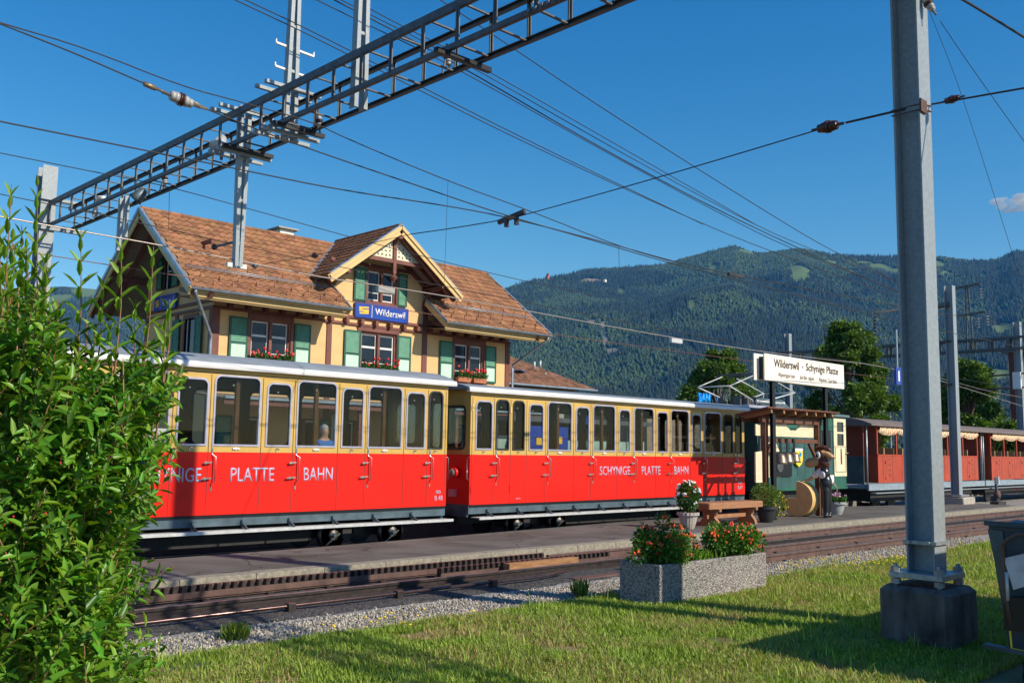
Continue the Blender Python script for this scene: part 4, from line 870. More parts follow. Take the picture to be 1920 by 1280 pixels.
    for x in [x0+0.95+1.62*i for i in range(int((x1-x0-1.2)/1.62)+1)]:
        MB().box(x-0.03, x+0.03, YT+0.10, YF-0.12, zb+0.35, 1.52).box(x-0.35, x+0.35, YT+0.1, YF-0.12, zb+0.38, zb+0.44).build('bench_seat', WOODI, t_)
    # roof
    pr = []; n = 12; e0, e1 = YT-0.10, YF+0.10
    for i in range(n+1): y = e0+(e1-e0)*i/n; pr.append((y, zt+0.085+arch*math.sin(PI*i/n)**0.75))
    rp = pr+[(e1, zt+0.06), (e0, zt+0.06)]
    MB().panel(rp[::-1], [], x0-0.13, x1-x0+0.26, 'X').build('roof', ROOFG, t_, False)
    q = [(e0-0.012, zt), (e0-0.02, zt+0.04), (e0-0.006, zt+0.088), (e0+0.015, zt+0.105), (e0+0.06, zt+0.06), (e0+0.1, zt)]
    MB().panel(q, [], x0-0.14, x1-x0+0.28, 'X').build('roof_edge', ROOFW, t_)
    q2 = [(2*((YT+YF)/2)-a, z) for a, z in q][::-1]; MB().panel(q2, [], x0-0.14, x1-x0+0.28, 'X').build('roof_edge', ROOFW, t_)
    v = MB()
    # underframe
    b = MB(); b.box(x0, x1, YT+0.02, YT+0.08, 0.36, zb-0.004); b.box(x0, x1, YF-0.08, YF-0.02, 0.36, zb-0.004); b.box(x0, x0+0.06, YT+0.08, YF-0.08, 0.30, zb-0.004); b.box(x1-0.06, x1, YT+0.08, YF-0.08, 0.30, zb-0.004); b.build('sill_beam', SILLG, t_)
    MB().box(x0+0.02, x1-0.02, YT-0.004, YT+0.02, 0.505, 0.545).build('sill_strip', BLACKS, t_)
    MB().box(x0+0.05, x1-0.02, YT-0.26, YT-0.01, 0.285, 0.305).build('running_board', GALVB, t_); MB().box(x0+0.05, x1-0.02, YT-0.275, YT-0.26, 0.262, 0.312).build('board_edge', GALVB, t_)
    for x in np.arange(x0+0.5, x1, 0.9): MB().bar((x, YT+0.03, 0.42), (x, YT-0.24, 0.28), 0.025, 0.04).bar((x, YT-0.02, 0.28), (x, YT-0.02, 0.46), 0.03, 0.02).build('board_bracket', SILLG, t_)
    MB().box(x0+0.3, x1-0.3, 15.5, 15.6, 0.1, 0.32).box(x0+0.3, x1-0.3, 16.3, 16.45, 0.1, 0.32).box(x0+2.8, x1-2.8, 15.3, 16.3, -0.02, 0.34).build('frame', DARK, t_)
    for xc in (x0+2.4, x1-1.74):
        bg_ = MB().box(xc-1.0, xc+1.0, 15.45, 15.52, 0.0, 0.14).box(xc-0.12, xc+0.12, 15.3, 15.4, 0.06, 0.3).box(xc-0.5, xc-0.3, 15.1, 15.2, 0.0, 0.2); bg_.build('bogie_frame', DARK, t_)
        for dx in (-0.68, 0.68):
            wl = MB().lathe([(0.30, -0.05), (0.30, 0.0), (0.25, 0.03), (0.24, 0.0), (0.10, 0.0), (0.09, 0.05), (0.05, 0.06)], (xc+dx, 15.20, 0.07), 24, 'Y')
            for i in range(len(wl.v)): v_ = wl.v[i]; wl.v[i] = (v_[0], 2*15.20-v_[1], v_[2])
            wl.lathe([(0.29, 0.0), (0.275, -0.012), (0.255, -0.012), (0.25, 0.0)], (xc+dx, 15.17, 0.07), 24, 'Y')
            w_ = wl.build('wheel', WHEEL, t_, False)
            MB().lathe([(0.11, 0), (0.10, -0.03), (0.04, -0.07)], (xc+dx, 15.13, 0.07), 8, 'Y').build('hub', CHROME, w_); dup_ = None
            MB().lathe([(0.30, 0.0), (0.30, 0.05), (0.1, 0.06)], (xc+dx, 16.22, 0.06), 20, 'Y').build('far_wheel', WHEEL, t_)
            MB().bar((xc+dx-0.2, 15.08, -0.1), (xc+dx+0.1, 15.08, 0.1), 0.03, 0.03).build('brake_rod', CHROME, t_)
    for s_, a, c, z0_, z1_ in words: text(s_, a, c, z0_, z1_, YT, LETTER, t_, bold=0.004)
    return t_
C1W = [(2.62,3.5,'b'),(3.62,4.12,'n'),(4.25,5.12,'b'),(5.25,5.76,'n'),(5.9,6.79,'b'),(6.89,7.44,'n'),(7.52,8.40,'b'),(8.50,9.01,'n'),(9.10,9.96,'b'),(10.05,10.56,'n'),(10.64,11.47,'b'),(11.55,12.05,'n'),(12.12,12.50,'k')]
C1S = [2.55,3.56,4.18,5.19,5.82,6.83,7.47,8.43,9.06,10.0,10.61,11.52,12.11,12.57]
c1 = coach(2.24, 12.62, C1W, C1S, [4.18,5.82,7.47,9.06,10.61,12.11], 'left red and cream coach with number B 48, partly behind the bush',
     [('SCHYNIGE', 6.25, 7.37, 1.09, 1.32), ('PLATTE', 7.89, 8.71, 1.09, 1.32), ('BAHN', 9.30, 9.91, 1.09, 1.32), ('BBB', 12.36, 12.48, 0.80, 0.86), ('B 48', 12.33, 12.53, 0.66, 0.76)])
C2W = [(13.38,13.88,'n'),(13.96,14.37,'k'),(14.46,14.84,'k'),(14.96,15.44,'n'),(15.55,16.38,'b'),(16.5,16.99,'n'),(17.1,17.94,'b'),(18.06,18.51,'n'),(18.64,19.46,'b'),(19.57,20.05,'n'),(20.15,20.97,'b'),(21.08,21.53,'n'),(21.66,22.47,'b'),(22.57,23.05,'k'),(23.14,23.5,'k')]
C2S = [13.3,13.92,14.41,14.9,15.5,16.44,17.04,18.0,18.58,19.52,20.1,21.02,21.6,22.52,23.1]
c2 = coach(13.25, 23.63, C2W, C2S, [13.92,15.5,17.04,18.58,20.1,21.6,23.1], 'right red and cream coach numbered B 47, coupled to the green locomotive',
     [('SCHYNIGE', 17.36, 18.50, 1.12, 1.33), ('PLATTE', 18.96, 19.72, 1.12, 1.33), ('BAHN', 20.30, 20.92, 1.12, 1.33), ('BBB', 23.28, 23.48, 0.84, 0.90), ('B 47', 23.28, 23.5, 0.68, 0.79), ('32 Pl.', 14.60, 14.74, 0.63, 0.66)], dz=-0.08, arch=0.15)
# ---- locomotive
lo = thing('electric_locomotive', 'dark green electric rack locomotive with folded pantograph behind the bell stand', 'locomotive', (27.0, 15.8, -0.22))
MB().box(24.4, 29.0, YT+0.02, YF-0.05, 0.62, 1.0).box(24.4, 28.9, YT+0.05, YT+0.09, 1.0, 2.9).box(24.4, 24.44, YT+0.09, YF-0.05, 1.0, 2.9).box(24.4, 29.7, YF-0.09, YF-0.05, 1.0, 2.9).build('body', LOCOT, lo)
MB().box(24.45, 28.9, YT+0.028, YT+0.05, 2.45, 2.86).build('upper_panel', LOCOG, lo); MB().box(24.38, 29.75, YT, YT+0.03, 0.60, 0.68).build('sill_strip', LOCOG, lo); MB().box(29.0, 29.72, YT+0.02, YF-0.05, 0.66, 1.0).build('end_skirt', LOCOG, lo)
pb = MB()
for x in np.arange(24.8, 28.9, 0.46): pb.box(x, x+0.01, YT+0.045, YT+0.052, 1.0, 2.45)
pb.build('board_joints', BLACKS, lo)
MB().prism([(24.5,1.0),(25.6,1.0),(25.6,1.72),(25.3,2.1),(25.1,2.05),(24.9,2.15),(24.5,2.12)], YT+0.02, YT+0.046).build('cream_panel', LOCOC, lo)
MB().box(25.0, 26.2, YT-0.02, YT+0.05, 1.02, 1.75).build('open_hatch', BLACKS, lo)
MB().lathe([(0.17,-0.02),(0.17,0.02),(0.12,0.03)], (25.5, YT-0.02, 1.32), 16, 'Y').build('hand_wheel', STEELD, lo)
dr = MB().panel([(28.9,1.0),(29.72,1.0),(29.72,2.86),(28.9,2.86)], [rrect(29.12,29.56,2.42,2.74,0.02,2), rrect(29.12,29.56,1.98,2.36,0.02,2)], YT, 0.05).build('cab_door', LOCOC, lo)
MB().box(29.1, 29.58, YT+0.03, YT+0.04, 1.96, 2.76).build('pane', DGLASS, dr); MB().tube([(29.34, YT-0.01, 1.88), (29.33, YT-0.02, 1.4), (29.36, YT-0.02, 1.38), (29.36, YT-0.01, 1.88)], 0.01, 5).build('door_strap', BLACKS, dr)
MB().tube([(29.66, YT-0.05, 1.74), (29.74, YT-0.05, 1.74)], 0.02, 6).build('door_handle', CHROME, dr); MB().bar((28.98,YT-0.004,1.14),(29.66,YT-0.004,1.14),0.01,0.012).bar((28.98,YT-0.004,1.14),(28.98,YT-0.004,1.9),0.012,0.012).bar((29.66,YT-0.004,1.14),(29.66,YT-0.004,1.9),0.012,0.012).build('door_moulding', BLACKS, dr)
MB().box(28.3, 28.86, YT+0.01, YT+0.04, 0.78, 1.04).build('white_grille', WHITE, lo)
MB().box(28.2, 28.75, YT+0.03, YT+0.046, 1.5, 2.7).build('cab_opening', BLACKS, lo)
text('No 5', 26.55, 27.0, 0.76, 0.88, YT+0.02, WHITE, lo, bold=0.03)
sh_ = MB().prism([(26.38,1.80),(26.38,1.52),(26.44,1.40),(26.61,1.30),(26.78,1.40),(26.84,1.52),(26.84,1.80)][::-1], YT-0.03, YT+0.03).build('crest', mat('crest_yellow', (0.85, 0.66, 0.02), 0.4), lo)
MB().prism([(26.38,1.78),(26.84,1.78),(26.84,1.86),(26.38,1.86)], YT-0.032, YT+0.02).build('crest_top', WHITE, sh_)
MB().prism([(26.5,1.50),(26.6,1.46),(26.68,1.55),(26.62,1.60),(26.72,1.62),(26.76,1.70),(26.66,1.75),(26.62,1.68),(26.56,1.60),(26.48,1.58)], YT-0.045, YT-0.03).build('crest_charge', mat('crest_blue', (0.02, 0.22, 0.6), 0.4), sh_)
MB().panel([(YT-0.08,2.9),(YF+0.05,2.9),(YF+0.05,2.97),(15.8,3.12),(YT-0.08,2.97)], [], 24.25, 5.6, 'X').build('roof', mat('teal_roof', (0.10, 0.16, 0.17), 0.5, nscale=3), lo)
MB().box(24.4, 26.4, 15.1, 16.4, 3.02, 3.10).build('roof_walk', ALU, lo, bevel=0.01)
MB().prism([(25.2,3.1),(26.9,3.1),(27.15,3.12),(26.7,3.34),(25.3,3.34)], 15.35, 16.2).build('roof_resistor_box', SILLG, lo)
b = MB()
YA, YB_ = 15.25, 16.35
L_, M1, M2, R_, T1, T2 = (23.6, 3.6), (25.0, 3.26), (25.7, 3.26), (27.3, 3.6), (24.9, 3.99), (25.7, 3.99)
pl_ = 15.8
for y in (YA, YB_):
    b.tube([(L_[0], y, L_[1]), (M1[0], pl_+(y-pl_)*0.8, M1[1])], 0.022, 6); b.tube([(R_[0], y, R_[1]), (M2[0], pl_+(y-pl_)*0.8, M2[1])], 0.022, 6)
    b.tube([(L_[0], y, L_[1]), (T1[0], y, T1[1])], 0.018, 6); b.tube([(R_[0], y, R_[1]), (T2[0], y, T2[1])], 0.018, 6)
b.tube([(L_[0], YA, L_[1]), (L_[0], YB_, L_[1])], 0.022, 6); b.tube([(R_[0], YA, R_[1]), (R_[0], YB_, R_[1])], 0.022, 6)
b.tube([(L_[0], YA, L_[1]), (M1[0], YB_-0.2, M1[1])], 0.012, 6); b.tube([(R_[0], YB_, R_[1]), (M2[0], YA+0.2, M2[1])], 0.012, 6)
pan = b.build('pantograph', GALVB, lo, True)
for x in (25.0, 25.6): MB().tube([(x, 14.95, 3.96), (x, 15.1, 4.06), (x, 16.5, 4.06), (x, 16.65, 3.96)], 0.028, 6).build('contact_strip', STEELD, pan, True)
for x, y in ((24.9,15.3),(24.9,16.3),(26.2,15.3),(26.2,16.3)): MB().lathe([(0.03,0),(0.07,0.02),(0.03,0.05),(0.07,0.07),(0.03,0.10),(0.06,0.12),(0.02,0.15)], (x, y, 3.08), 10).build('insulator', PORC, pan, True)
MB().tube([(24.9,15.15,3.22),(26.4,15.15,3.22)], 0.03, 8).ball((24.9,15.15,3.22), 0.06).ball((26.4,15.15,3.22), 0.06).build('roof_pipe', GALVB, lo, True)
rc = MB(); random.seed(5)
for _ in range(16): x = random.uniform(22.9, 25.2) if False else random.uniform(24.4, 25.6); y = random.uniform(15.2, 16.2); rc.box(x, x+random.uniform(.04,.15), y, y+0.2, 3.1, 3.1+random.uniform(0.06, 0.3))
rc.build('roof_gear', STEELD, lo)
MB().box(24.5, 29.6, 15.0, 16.6, 0.1, 0.6).build('frame', DARK, lo)
for x in (25.2, 26.9, 28.6): MB().lathe([(0.36,-0.05),(0.36,0.04),(0.1,0.05)], (x, 15.3, 0.1), 24, 'Y').build('wheel', WHEEL, lo)
MB().tube([(23.65,YT+0.5,0.85),(24.4,YT+0.5,1.55)], 0.03, 6).tube([(23.65,YT+0.5,0.9),(24.4,YT+0.5,0.75)], 0.02, 6).build('red_coupling_rod', RED, lo, True)
# ---- open-sided red wagons
def wagon(x0, x1, nb, label, num):
    t_ = thing('open_carriage', label, 'open carriage', ((x0+x1)/2, 15.8, -0.22), 'open sided brick red carriages with striped curtains')
    zb, zl, zt = 0.75, 1.70, 2.72
    MB().box(x0, x1, YT, YT+0.04, zb, zl).box(x0, x1, YF-0.04, YF, zb, zl).box(x0, x0+0.04, YT+0.04, YF-0.04, zb, zl).box(x1-0.04, x1, YT+0.04, YF-0.04, zb, zl).build('side_panel', REDW, t_)
    st = (x1-x0)/nb
    for i in range(nb+1):
        x = x0+i*st
        for y in (YT, YF-0.06): MB().box(x-0.035, x+0.035, y+0.002, y+0.06, zl, zt).build('post', REDW, t_)
    MB().box(x0, x1, YT+0.003, YT+0.05, zt-0.10, zt).build('top_rail', REDW, t_); MB().box(x0, x1, YT-0.012, YT+0.05, zl-0.03, zl+0.02).build('capping_rail', REDW, t_)
    s = MB()
    for i in range(nb*2): x = x0+(i+0.5)*st*0.5; s.box(x-0.005, x+0.005, YT-0.003, YT+0.005, zb+0.02, zl-0.03)
    s.build('door_seams', BLACKS, t_)
    for i in range(nb):
        x = x0+(i+0.62)*st; c = MB()
        for z in (1.58, 1.38, 1.2, 1.02): c.box(x-0.05, x+0.04, YT-0.03, YT, z-0.015, z+0.015)
        c.build('door_latches', CHROME, t_)
        for z in (0.9, 1.45): MB().box(x-st*0.25-0.012, x-st*0.25+0.012, YT-0.015, YT, z-0.05, z+0.05).build('hinge', BLACKS, t_)
    # gathered curtain along the top
    n = nb*26; V = []; F = []
    for i in range(n+1):
        u = i/n*nb; f = u-math.floor(u); x = x0+0.04+(x1-x0-0.08)*i/n; dr = 0.20+0.12*(math.sin(PI*f)**0.6)
        for k_ in range(7):
            v_ = k_/6; V.append((x, YT-0.015-0.07*math.sin(PI*v_)-0.02*math.sin(i*0.9+k_), zt-0.02-dr*v_))
    for i in range(n):
        for k_ in range(6): a = i*7+k_; F.append((a, a+7, a+8, a+1))
    c = MB().add(V, F); c.build('curtain', CURT, t_, True)
    pr = [(YT-0.16+(YF-YT+0.32)*i/10, zt+0.02+0.24*math.sin(PI*i/10)**0.8) for i in range(11)]
    MB().panel((pr+[(YF+0.16, zt-0.03), (YT-0.16, zt-0.03)])[::-1], [], x0-0.75, x1-x0+1.5, 'X').build('roof', mat('brown_grey_roof', (0.17, 0.135, 0.12), 0.8, nscale=3, namt=0.2), t_)
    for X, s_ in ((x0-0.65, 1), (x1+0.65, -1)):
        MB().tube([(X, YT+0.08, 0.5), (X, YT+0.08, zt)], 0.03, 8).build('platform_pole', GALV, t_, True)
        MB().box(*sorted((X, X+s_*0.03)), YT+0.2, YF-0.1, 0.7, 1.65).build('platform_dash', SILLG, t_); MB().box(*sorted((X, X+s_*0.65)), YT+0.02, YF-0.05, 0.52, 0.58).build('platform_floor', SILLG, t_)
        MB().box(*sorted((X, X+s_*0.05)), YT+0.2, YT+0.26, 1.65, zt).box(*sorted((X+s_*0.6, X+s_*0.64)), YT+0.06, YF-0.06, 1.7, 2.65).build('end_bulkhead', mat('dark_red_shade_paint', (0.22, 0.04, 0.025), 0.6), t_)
    for i in range(nb*2-1): 
        x = x0+(i+1)*st*0.5; MB().box(x-0.03, x+0.03, YT+0.12, YF-0.12, 1.1, 1.95).build('seat_back', mat('ochre_seat_board', (0.42, 0.27, 0.13), 0.6, nscale=4), t_)
    MB().box(x0-0.7, x1+0.7, YT+0.01, YT+0.07, 0.50, 0.715).build('sill_beam', mat('light_blue_grey_sill', (0.24, 0.30, 0.35), 0.5, nscale=5, namt=0.2), t_)
    MB().box(x0-0.6, x1+0.6, YT-0.2, YT, 0.40, 0.43).build('running_board', GALV, t_)
    MB().box(x0, x1, 15.1, 16.5, 0.1, 0.5).build('frame', DARK, t_)
    for xc in (x0+1.4, x1-1.4):
        for d in (-0.6, 0.6): MB().lathe([(0.30,-0.05),(0.30,0.04),(0.1,0.05)], (xc+d, 15.32, 0.06), 20, 'Y').build('wheel', WHEEL, t_)
    MB().lathe([(0.07,0),(0.06,-0.03)], (x0+3.2, YT+0.1, 0.3), 10, 'Y').build('red_lamp', REDF, t_)
    text(num, (x0+x1)/2-0.12-0.2, (x0+x1)/2+0.1, 1.22, 1.34, YT-0.002, LOCOC, t_, bold=0.03)
M = bpy.data.materials.new('striped_curtain'); M.use_nodes = True; N = M.node_tree.nodes; b_ = N['Principled BSDF']; b_.inputs['Roughness'].default_value = 0.85
tc = N.new('ShaderNodeTexCoord'); wv = N.new('ShaderNodeTexWave'); wv.bands_direction = 'X'; wv.inputs['Scale'].default_value = 2.6; wv.inputs['Distortion'].default_value = 0.4
M.node_tree.links.new(tc.outputs['Object'], wv.inputs[0]); cr = N.new('ShaderNodeValToRGB'); cr.color_ramp.elements[0].color = (0.55, 0.26, 0.10, 1); cr.color_ramp.elements[1].color = (0.78, 0.64, 0.46, 1); cr.color_ramp.elements[0].position = 0.35; cr.color_ramp.elements[1].position = 0.5
M.node_tree.links.new(wv.outputs[0], cr.inputs[0]); M.node_tree.links.new(cr.outputs[0], b_.inputs['Base Color']); CURT = M
wagon(32.0, 41.1, 6, 'brick red open carriage with platform end next to the green locomotive', '30')
wagon(42.6, 52.0, 6, 'second brick red open carriage, cut by the right edge', '26')
wagon(53.6, 63.0, 6, 'farthest brick red open carriage beyond the right edge pole', '25')
# ================================================================ OVERHEAD LINE
XG = 8.0; GW = 0.62
ga = thing('catenary_gantry', 'long dark steel lattice gantry spanning the tracks high up from left to top right', 'gantry', (XG, 24.9, -0.3))
YL, YR_ = 25.3, -8.5
zt_, zb_ = 7.72, 7.06
def chord(x, z): return MB().box(x-0.07, x+0.07, YR_, YL, z-0.005, z+0.005).box(x-0.006, x+0.006, YR_, YL, z-0.07 if z > 7.4 else z+0.005, z-0.005 if z > 7.4 else z+0.07)
for x in (XG, XG+GW):
    for z in (zt_, zb_): 
        s_ = 1 if x > XG+0.1 else -1
        b = MB(); hh_ = 0.12 if (z > 7.4 and x < XG+0.1) else 0.075; zz = (z-hh_, z) if z > 7.4 else (z, z+hh_)
        b.box(x-0.006, x+0.006, YR_, YL, *zz); b.box(min(x, x-s_*0.055), max(x, x-s_*0.055), YR_, YL, zz[1]-0.01 if z > 7.4 else zz[0], zz[1] if z > 7.4 else zz[0]+0.01); b.box(min(x,x-s_*0.055), max(x,x-s_*0.055), YR_, YL, zz[0] if z > 7.4 else zz[1]-0.01, zz[0]+0.01 if z > 7.4 else zz[1])
        b.build('chord', STEELD, ga)
ys = np.arange(YL-0.4, YR_, -0.74)
for y in ys[:46]:
    for x in (XG, XG+GW): MB().box(x-0.03 if x > XG+.1 else x-0.008, x+0.008 if x > XG+.1 else x+0.03, y-0.006, y+0.006, zb_+0.02, zt_-0.02).box(x-0.008, x+0.008, y-0.036, y+0.036, zb_+0.08, zt_-0.08).build('upright', STEELD, ga)
    for z in (zb_+0.03, zt_-0.03): MB().box(XG+0.02, XG+GW-0.02, y-0.02, y+0.02, z-0.010, z+0.010).build('cross_bar', STEELD, ga)
for y, z in ((8.2, zt_-0.07), (7.6, zb_+0.07)):
    for i in range(8):
        MB().box(XG-0.03, XG-0.008, y-0.4+i*0.11, y-0.36+i*0.11, z-0.05, z-0.01).build('splice_bolt', RAILT, ga)
        MB().box(XG+GW+0.008, XG+GW+0.03, y-0.4+i*0.11, y-0.36+i*0.11, z-0.03, z+0.01).build('splice_bolt', RAILT, ga)
def hbeam(b, x, y, z0, z1, w=0.28, th=0.018, taper=0):
    for s in (-1, 1): b.box(x-w/2, x+w/2, y+s*w/2-(th if s > 0 else 0), y+s*w/2+(th if s < 0 else 0), z0, z1)
    b.box(x-0.009, x+0.009, y-w/2+th, y+w/2-th, z0, z1)
b = MB(); hbeam(b, XG-0.02, 25.15, -0.3, 8.62, 0.36); b.build('end_post', POLEP, ga)
b = MB(); hbeam(b, XG+0.3, -8.3, -0.3, 7.0, 0.36); b.build('end_post', POLEP, ga)
MB().box(XG-0.22, XG+GW+0.2, 24.9, 25.0, zb_-0.09, zb_-0.01).build('clamp_bar', POLEP, ga); MB().box(XG-0.22, XG+GW+0.2, 24.9, 25.0, zt_+0.01, zt_+0.08).build('clamp_bar', POLEP, ga)
# suspended and upward masts on the gantry
def twin(y, z0, z1, w0, w1, label, xc=XG+0.31, cl=True):
    t_ = thing('gantry_mast', label, 'mast', (xc, y, z0), 'twin-channel masts on the gantry'); b = MB()
    for s in (-1, 1):
        b.bar((xc+s*w0, y, z0), (xc+s*w1, y, z1), 0.13, 0.016, (0,1,0)) if False else b.add([(xc+s*w0-0.035,y-0.09,z0),(xc+s*w0+0.035,y-0.09,z0),(xc+s*w0+0.035,y-0.075,z0),(xc+s*w0-0.035,y-0.075,z0),(xc+s*w1-0.035,y-0.09,z1),(xc+s*w1+0.035,y-0.09,z1),(xc+s*w1+0.035,y-0.075,z1),(xc+s*w1-0.035,y-0.075,z1)], [(0,3,2,1),(4,5,6,7),(0,1,5,4),(1,2,6,5),(2,3,7,6),(3,0,4,7)])
        b.add([(xc+s*w0-0.006,y-0.075,z0),(xc+s*w0+0.006,y-0.075,z0),(xc+s*w0+0.006,y+0.09,z0),(xc+s*w0-0.006,y+0.09,z0),(xc+s*w1-0.006,y-0.075,z1),(xc+s*w1+0.006,y-0.075,z1),(xc+s*w1+0.006,y+0.09,z1),(xc+s*w1-0.006,y+0.09,z1)], [(0,3,2,1),(4,5,6,7),(0,1,5,4),(1,2,6,5),(2,3,7,6),(3,0,4,7)])
    b.build('channel', POLEP, t_); k_ = MB(); z = min(z0, z1)+0.4
    while z < max(z0, z1)-0.2: k_.box(xc-w0, xc+w0, y-0.07, y-0.06, z, z+0.05); z += 0.8
    k_.build('batten', POLEP, t_)
    if cl:
        for z in (zb_-0.09, zt_+0.05): 
            for dy in (-0.16, 0.16): MB().box(XG-0.26, XG+GW+0.2, y+dy-0.035, y+dy+0.035, z-0.03, z+0.03).build('clamp_channel', POLEP, t_)
    return t_
def P3(px, py): return onX(px, py, XG+0.31)
h = P3(455, 260); hb_ = P3(445, 500)
t_ = twin(h[1], 7.9, hb_[2], 0.085, 0.04, 'pale twin-channel mast hanging from the gantry in front of the station roof')
MB().box(XG+0.12, XG+0.5, h[1]-0.03, h[1]+0.03, hb_[2]-0.02, hb_[2]+0.06).build('foot_plate', GALVB, t_)
q = P3(447, 452); a = MB().bar((XG+0.3, q[1], q[2]), tuple(onX(402, 463, XG+0.2)), 0.035); a.build('steady_arm', STEELD, t_); MB().ball(tuple(onX(402, 463, XG+0.2)), 0.06).build('insulator', PORCB, t_, True)
m1 = P3(541, 240); twin(m1[1], 6.9, 10.6, 0.09, 0.04, 'pale twin-channel mast rising from the gantry, left of two')
m2 = P3(672, 160); twin(m2[1], 6.95, 11.4, 0.09, 0.045, 'pale twin-channel mast rising from the gantry, right of two', cl=False)
hk_ = MB()
for z in (onX(541, 93, XG+.3)[2], onX(541, 135, XG+.3)[2]): hk_.bar((XG+0.0, m1[1], z), (XG+0.75, m1[1]-0.0, z-0.02), 0.04, 0.035).bar((XG, m1[1], z), (XG, m1[1], z+0.07), 0.02).bar((XG+0.75, m1[1], z-0.02), (XG+0.75, m1[1], z+0.06), 0.02)
tag(hk_.build('wire_bracket', WHITE), 'white double hooked crossbars on the left rising mast', 'bracket')
for px, py, pb, lb in ((228, 372, 468, 'left thin hanger post below the gantry beside the gable'), (238, 372, 443, 'right thin hanger post below the gantry beside the gable')):
    p0 = P3(px, py); p1 = P3(px, pb); t_ = thing('hanger_post', lb, 'hanger', tuple(p1), 'thin hanger posts below the gantry'); MB().box(p0[0]-0.05, p0[0]+0.05, p0[1]-0.04, p0[1]+0.04, p1[2], zb_+0.1).build('channel', POLEP, t_)
# floodlights
for px, py, s_, lb in ((412, 268, 1, 'round floodlight on the gantry beside the hanging mast'), (262, 365, -1, 'dark floodlight under the gantry above the gable')):
    p = P3(px, py); t_ = thing('floodlight', lb, 'floodlight', tuple(p), 'floodlights on the gantry')
    d = Vector((-0.3, -0.25*s_, -0.45)).normalized(); b = MB(); b.tube([Vector(p)-d*0.16, Vector(p)+d*0.05, Vector(p)+d*0.16], 0.09, 12, True, 0.16); b.build('housing', SILLG if s_ < 0 else GALVB, t_, True)
    MB().bar(Vector(p)-d*0.1, (p[0], p[1]-0.1, zb_+0.02), 0.05).build('arm', STEELD, t_)
p = P3(185, 380); MB_ = MB().tube([(p[0], p[1]-0.3, p[2]+0.05), (p[0], p[1], p[2]+0.12), (p[0], p[1]+0.22, p[2]-0.15), (p[0], p[1]+0.2, p[2]-0.3)], 0.06, 8)
tag(MB_.build('cable_loop', WHITE, None, True, org=tuple(p)), 'white curved conduit loop on the gantry at left', 'conduit')
# big pole on concrete block
PX_, PY_ = 10.07, 4.17
pole = thing('catenary_pole', 'big grey steel H-section pole on a concrete block at the right front', 'pole', (PX_, PY_, -0.2))
b = MB(); hbeam(b, PX_, PY_, 0.52, 9.5, 0.29, 0.022); b.build('shaft', POLEP, pole, bevel=0.003)
MB().box(PX_-0.17, PX_+0.17, PY_-0.17, PY_+0.17, 0.80, 0.835).build('clamp_collar', GALV, pole); 
for s in (-1, 1): MB().tube([(PX_-0.2, PY_+s*0.1, 0.82), (PX_-0.14, PY_+s*0.1, 0.82)], 0.016, 6).build('clamp_bolt', GALV, pole)
MB().box(PX_-0.29, PX_+0.29, PY_-0.27, PY_+0.27, 0.46, 0.52).build('base_plate', GALV, pole, bevel=0.006)
for sx in (-1, 1):
    for sy in (-1, 1): MB().tube([(PX_+sx*0.24, PY_+sy*0.22, 0.36), (PX_+sx*0.24, PY_+sy*0.22, 0.60)], 0.022, 8).lathe([(0.05,0),(0.05,0.05)], (PX_+sx*0.24, PY_+sy*0.22, 0.52), 6).lathe([(0.05,0),(0.05,0.05)], (PX_+sx*0.24, PY_+sy*0.22, 0.40), 6).build('anchor_bolt', GALV, pole)
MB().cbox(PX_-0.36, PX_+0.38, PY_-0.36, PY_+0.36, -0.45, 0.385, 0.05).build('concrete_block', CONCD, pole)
zc = onX(1700, 205, PX_-0.15)[2]
b = MB()
for dz in (0.0, 0.06): 
    for s in (-1, 1): b.tube([(PX_-0.16, PY_+s*0.15, zc-0.04+dz), (PX_+0.16, PY_+s*0.15, zc+0.02+dz)], 0.008, 5)
    b.tube([(PX_-0.16, PY_-0.16, zc-0.04+dz), (PX_-0.16, PY_+0.16, zc-0.04+dz)], 0.008, 5)
b.box(PX_-0.17, PX_-0.02, PY_-0.17, PY_-0.15, zc-0.06, zc+0.08); b.build('wire_clamp', RUST, pole)
def insul(name, p, d, label, s=1.0, group=None, wh=True):
    d = Vector(d).normalized(); p = Vector(p); t_ = thing(name, label, 'insulator', tuple(p), group)
    b = MB(); b.tube([p-d*0.22*s, p+d*0.22*s], 0.018*s, 6); b.build('fitting', STEELD, t_)
    b = MB()
    for k_, r in ((-0.10, 0.055), (-0.06, 0.06), (0.05, 0.06), (0.1, 0.05)): b.tube([p+d*(k_-0.022)*s, p+d*(k_+0.022)*s], r*s, 10)
    b.build('porcelain', PORC if wh else PORCB, t_, True)
    b = MB()
    for k_ in (-0.02, 0.01): b.tube([p+d*(k_-0.008)*s, p+d*(k_+0.008)*s], 0.075*s, 10)
    b.build('shed', PORCB, t_, True); return t_
